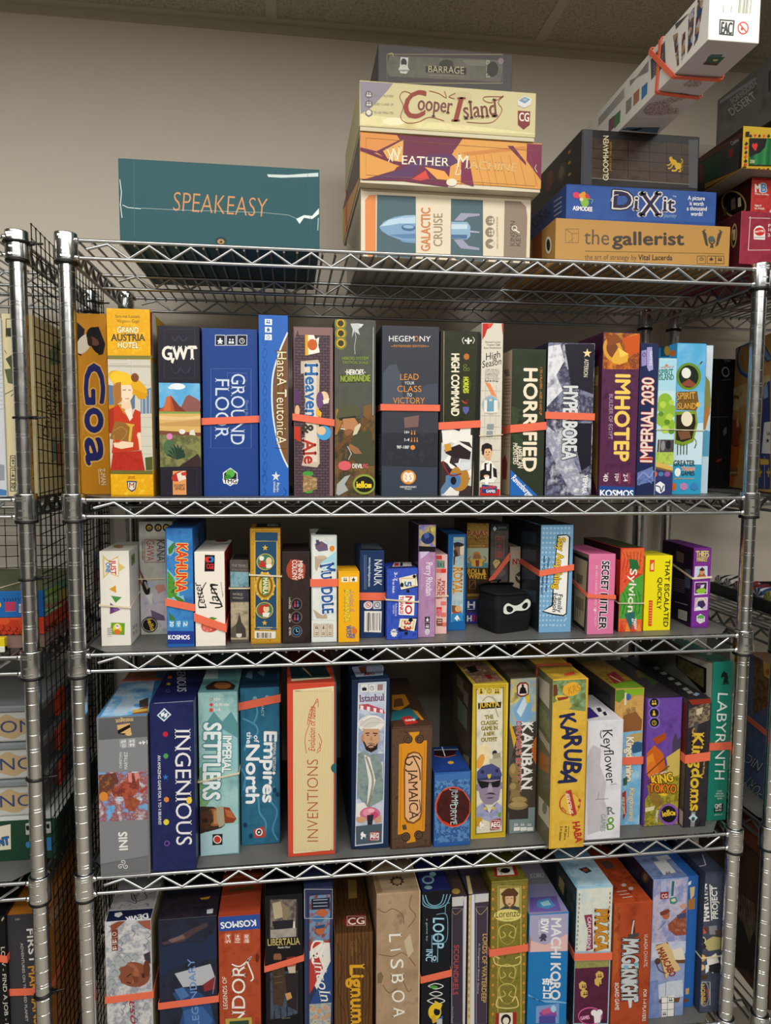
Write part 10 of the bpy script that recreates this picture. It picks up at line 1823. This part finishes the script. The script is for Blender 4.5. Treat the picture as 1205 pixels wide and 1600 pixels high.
for ri, (a, b_, nm) in enumerate(rows_):
    cm = chip_mat(a, b_); mb = MB()
    q = [(0.01, -0.065), (0.72, -0.065), (0.77, -0.045), (0.77, 0.045), (0.72, 0.065), (0.01, 0.065)]
    mb.lathe(q, cm, 24); mb.v = [(z, x, y) for x, y, z in mb.v]
    o0 = mb.build('poker_chip')
    for k in range(14):
        o = o0 if k == 0 else o0.copy()
        if k: COL.objects.link(o)
        ly = 0.95 + ri * 1.54; lx = 0.42 + k * 0.135
        c_, s_ = math.cos(-0.06), math.sin(-0.06)
        o.location = ((TX + lx * c_ - ly * s_) * IN, (TY + lx * s_ + ly * c_) * IN, (TZ + 1.03) * IN)
        o.rotation_euler = (k * 0.7 + ri, 0, -0.06)
        tag(o, nm + ' poker chip in a row of its kind in the black tray', 'poker chip', 'poker chips in the black tray, row of ' + nm)

# ------------------------------------------------------------------ clear bins on the left rack
CLEAR = plain('translucent_white_plastic', '#b9bbb8', 0.3, 0, 0.5); LIDP = plain('grey_translucent_lid', '#7d8488', 0.25, 0, 0.5)
TAN = plain('tan_paper_label', '#b29a72', 0.7); LATCH = plain('orange_latch_plastic', '#d8481f', 0.4); INKB = plain('blue_label_ink', '#33406a', 0.6); LAT2 = plain('pale_grey_latch', '#8d9192', 0.4)
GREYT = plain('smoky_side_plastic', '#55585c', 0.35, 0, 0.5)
BH = 2.62
def storage_bin(z, word, wx, label):
    root = empty('storage_bin', (-3.55 - 13, 3.0, z))
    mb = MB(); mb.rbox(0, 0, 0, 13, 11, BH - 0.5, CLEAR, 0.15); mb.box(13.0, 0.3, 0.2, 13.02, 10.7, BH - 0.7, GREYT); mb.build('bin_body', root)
    mb = MB(); mb.rbox(-0.15, -0.15, BH - 0.5, 13.15, 11.15, BH - 0.04, LIDP, 0.1); mb.build('bin_lid', root)
    mb = MB(); f = Face(mb, 'F', 13, 11, BH); top = smooth_path([(9.3, 1.8), (10.2, 1.62), (10.9, 1.95), (11.7, 1.62), (12.7, 1.75)], 4)
    bot = smooth_path([(12.7, .45), (12.0, .55), (11.3, .22), (10.3, .5), (9.3, .4)], 4)
    f.poly(top + bot, TAN); f.n = 2
    vs, fs, wd = text_mesh(word, ''); f.put([(wx + a / wd * 2.2, .68 + b * .82) for a, b in vs], fs, INKB); mb.build('paper_label', root)
    for y, mt in ((3.2, LATCH), (7.6, LAT2)):
        mb = MB(); mb.rbox(13.03, y, 0.55, 13.3, y + 1.5, BH - 0.3, mt, 0.08)
        o = mb.build('latch', root)
        if mt is LATCH: o['label'] = 'orange latch'
    return tag(root, label, 'storage bin', 'clear bins on the left rack')
Z0 = 34.020
for k, (wd, wx, lb) in enumerate((('NO', 10.3, 'pale plastic bin with tan label, lowest of three above the dark green box'), ('NO', 10.4, 'pale plastic bin with tan label, middle one of three above the dark green box'), ('ON', 10.5, 'pale plastic bin with tan label, topmost of three above the dark green box'))):
    storage_bin(Z0 + k * (BH + 0.0), wd, wx, lb)
# small yellow and white packet in front of the dull pink box
mb = MB(); mb.rbox(0, 0, 0, 4, 0.5, 0.95, ink('#d8c422'), 0.05); mb.rbox(0, -0.02, 0, 4, 0.48, 0.4, ink('#d9d8d0'), 0.05)
tag(mb.build('card_packet', None, (-6.9 - 4 + 2.2, 0.7, LEVELS[2] + 0.13)), 'little yellow and white packet in front of the flat dull pink box', 'packet')

# ------------------------------------------------------------------ black netting on the left rack
NET = plain('black_net_plastic', '#0d0d0e', 0.6, 0, 0.2)
def net(name, x0, y0, x1, y1, z0, z1, cell, label, bulge=0.25, seed=1):
    L = math.hypot(x1 - x0, y1 - y0); n = int(L / cell); m = int((z1 - z0) / cell); nx, ny = (y1 - y0) / L, -(x1 - x0) / L
    def pt(i, j):
        u = i / n; z = z0 + (z1 - z0) * j / m
        wv = mnoise.noise(Vector((u * 3 + seed, z * 0.13, seed))) * bulge * math.sin(PI * u) ** .5 if 0 < u < 1 else 0
        sag = 0.28 * mnoise.noise(Vector((u * 2.2, z * 0.35, seed + 5)))
        return (x0 + (x1 - x0) * u + nx * wv, y0 + (y1 - y0) * u + ny * wv, z + sag)
    mb = MB()
    for i in range(n + 1): mb.tube([pt(i, j) for j in range(m + 1)], 0.036, NET, 4, False)
    for j in range(m + 1): mb.tube([pt(i, j) for i in range(n + 1)], 0.036, NET, 4, False)
    for i in range(0, n + 1):
        for j in range(0, m + 1):
            a = pt(i, j); r = 0.075
            mb.add([(a[0] + r, a[1], a[2]), (a[0] - r, a[1], a[2]), (a[0], a[1] + r, a[2]), (a[0], a[1] - r, a[2]), (a[0], a[1], a[2] + r), (a[0], a[1], a[2] - r)], [(0, 2, 4), (2, 1, 4), (1, 3, 4), (3, 0, 4), (2, 0, 5), (1, 2, 5), (3, 1, 5), (0, 3, 5)], NET)
    o = mb.build(name); tag(o, label, 'netting'); return o
net('plastic_netting', -2.02, 0.1, -2.02, D + 0.2, TOPZ - 62, TOPZ + 0.8, 0.85, 'black plastic netting stretched over the right side of the left rack', 0.12, 2)
net('plastic_netting', -22, D + 0.95, -2.05, D + 0.95, TOPZ - 62, TOPZ + 0.8, 0.95, 'black plastic netting across the back of the left rack', 0.1, 4)

# ------------------------------------------------------------------ black cable ties
def cable_tie(z, y, tilt, label, r=0.54):
    mb = MB(); pts = [(r * math.cos(a), r * math.sin(a), tilt * math.cos(a)) for a in [2 * PI * k / 26 for k in range(26)]]
    mb.tube(pts, 0.09, BLACKP, 6, closed=True); mb.rbox(r - .05, -.14, tilt - .09, r + .26, .14, tilt + .13, BLACKP, .03); mb.tube([(r + .1, 0, tilt), (r + .75, .12, tilt + .05)], 0.07, BLACKP, 6)
    return tag(mb.build('cable_tie', None, (-PITCH + W, y, z)), label, 'cable tie', 'black cable ties on the left rack post')
cable_tie(TOPZ - 10.9, 0, 0.0, 'black cable tie round the left rack post beside the cream handwritten box')
cable_tie(TOPZ - 21.0, 0, 0.02, 'black cable tie round the left rack post above the red-orange squiggle box')
cable_tie(TOPZ - 34.0, 0, -0.03, 'black cable tie round the left rack post in front of the pale bins')
cable_tie(TOPZ - 48.8, 0, 0.05, 'black cable tie round the left rack post, before the dark grey orange-sided box')
cable_tie(TOPZ - 0.35, 0, 0.0, 'black cable tie round the top sleeve of the left rack post', 0.74)
cable_tie(TOPZ - 0.6, D, 0.0, 'black cable tie round the top of the left rack back post', 0.74)

# ------------------------------------------------------------------ the crossed bands on the jutting white box
def crossed_band():
    bx, w, d, h, loc, rot = BOXES['white']; g = 0.06; out = MB()
    def strip(path, wd):
        n = len(path); vs = []; fs = []
        for i, (p, nrm) in enumerate(path):
            a = Vector(path[i - 1][0]); b = Vector(path[(i + 1) % n][0]); t = (b - a).normalized(); sd = t.cross(Vector(nrm)).normalized()
            p = Vector(p); nn = Vector(nrm) * 0.05
            vs += [p - sd * wd / 2, p - sd * wd / 2 + nn, p + sd * wd / 2 + nn, p + sd * wd / 2]
        for i in range(n):
            for j in range(4): fs.append((i * 4 + j, ((i + 1) % n) * 4 + j, ((i + 1) % n) * 4 + (j + 1) % 4, i * 4 + (j + 1) % 4))
        out.add(vs, fs, RUBBER)
    def loop(yb, yt):
        P = []
        for k in range(8): u = k / 7; P.append(((-g, yb[0] + (yt[0] - yb[0]) * u, h * u), (-1, 0, 0)))
        for k in range(4): u = k / 3; P.append(((w * u, yt[0] + (yt[1] - yt[0]) * u, h + g), (0, 0, 1)))
        for k in range(8): u = k / 7; P.append(((w + g, yt[1] + (yb[1] - yt[1]) * u, h * (1 - u)), (1, 0, 0)))
        for k in range(4): u = k / 3; P.append(((w * (1 - u), yb[1] + (yb[0] - yb[1]) * u, -g), (0, 0, -1)))
        strip(P, 0.3)
    loop((5.6, 5.9), (5.3, 5.6)); g = 0.115; loop((3.6, 3.6), (6.6, 6.3))
    return tag(out.build('rubber_band', None, loc, rot), 'orange rubber band doubled and crossed round the jutting white box', 'rubber band', 'orange rubber bands round the boxes')
crossed_band()
rubber_band_over('karu', 3.3, 0.4, 'orange rubber band over the top of the golden yellow tumbling-capitals box')
rubber_band_over('inis', 7.5, 0.4, 'orange rubber band over the blue sky top of the grey box')
rubber_band_over('ando', 4.6, 0.4, 'orange rubber band over the top of the rust red box')
rubber_band_over('weath', 10.7, 0.35, 'orange rubber band across the orange and purple patterned box', True)
mb = MB(); xb, (_, w_, d_, h_, lc, _r) = -5.75, BOXES['blub']; zb_ = BOXES['orab'][4][2]
mb.tube([(xb, 1.45, zb_ + 0.03), (xb, 1.45, lc[2] + h_ + 0.05), (xb + 2.6, 1.5 + d_ + 0.05, lc[2] + h_ + 0.05), (xb + 2.6, 1.5 + d_ + 0.05, zb_ + 0.03)], 0.045, THINRUB, 6)
tag(mb.build('rubber_band'), 'thin cream rubber band running up the flat blue box and across its top', 'rubber band', 'thin cream rubber bands')
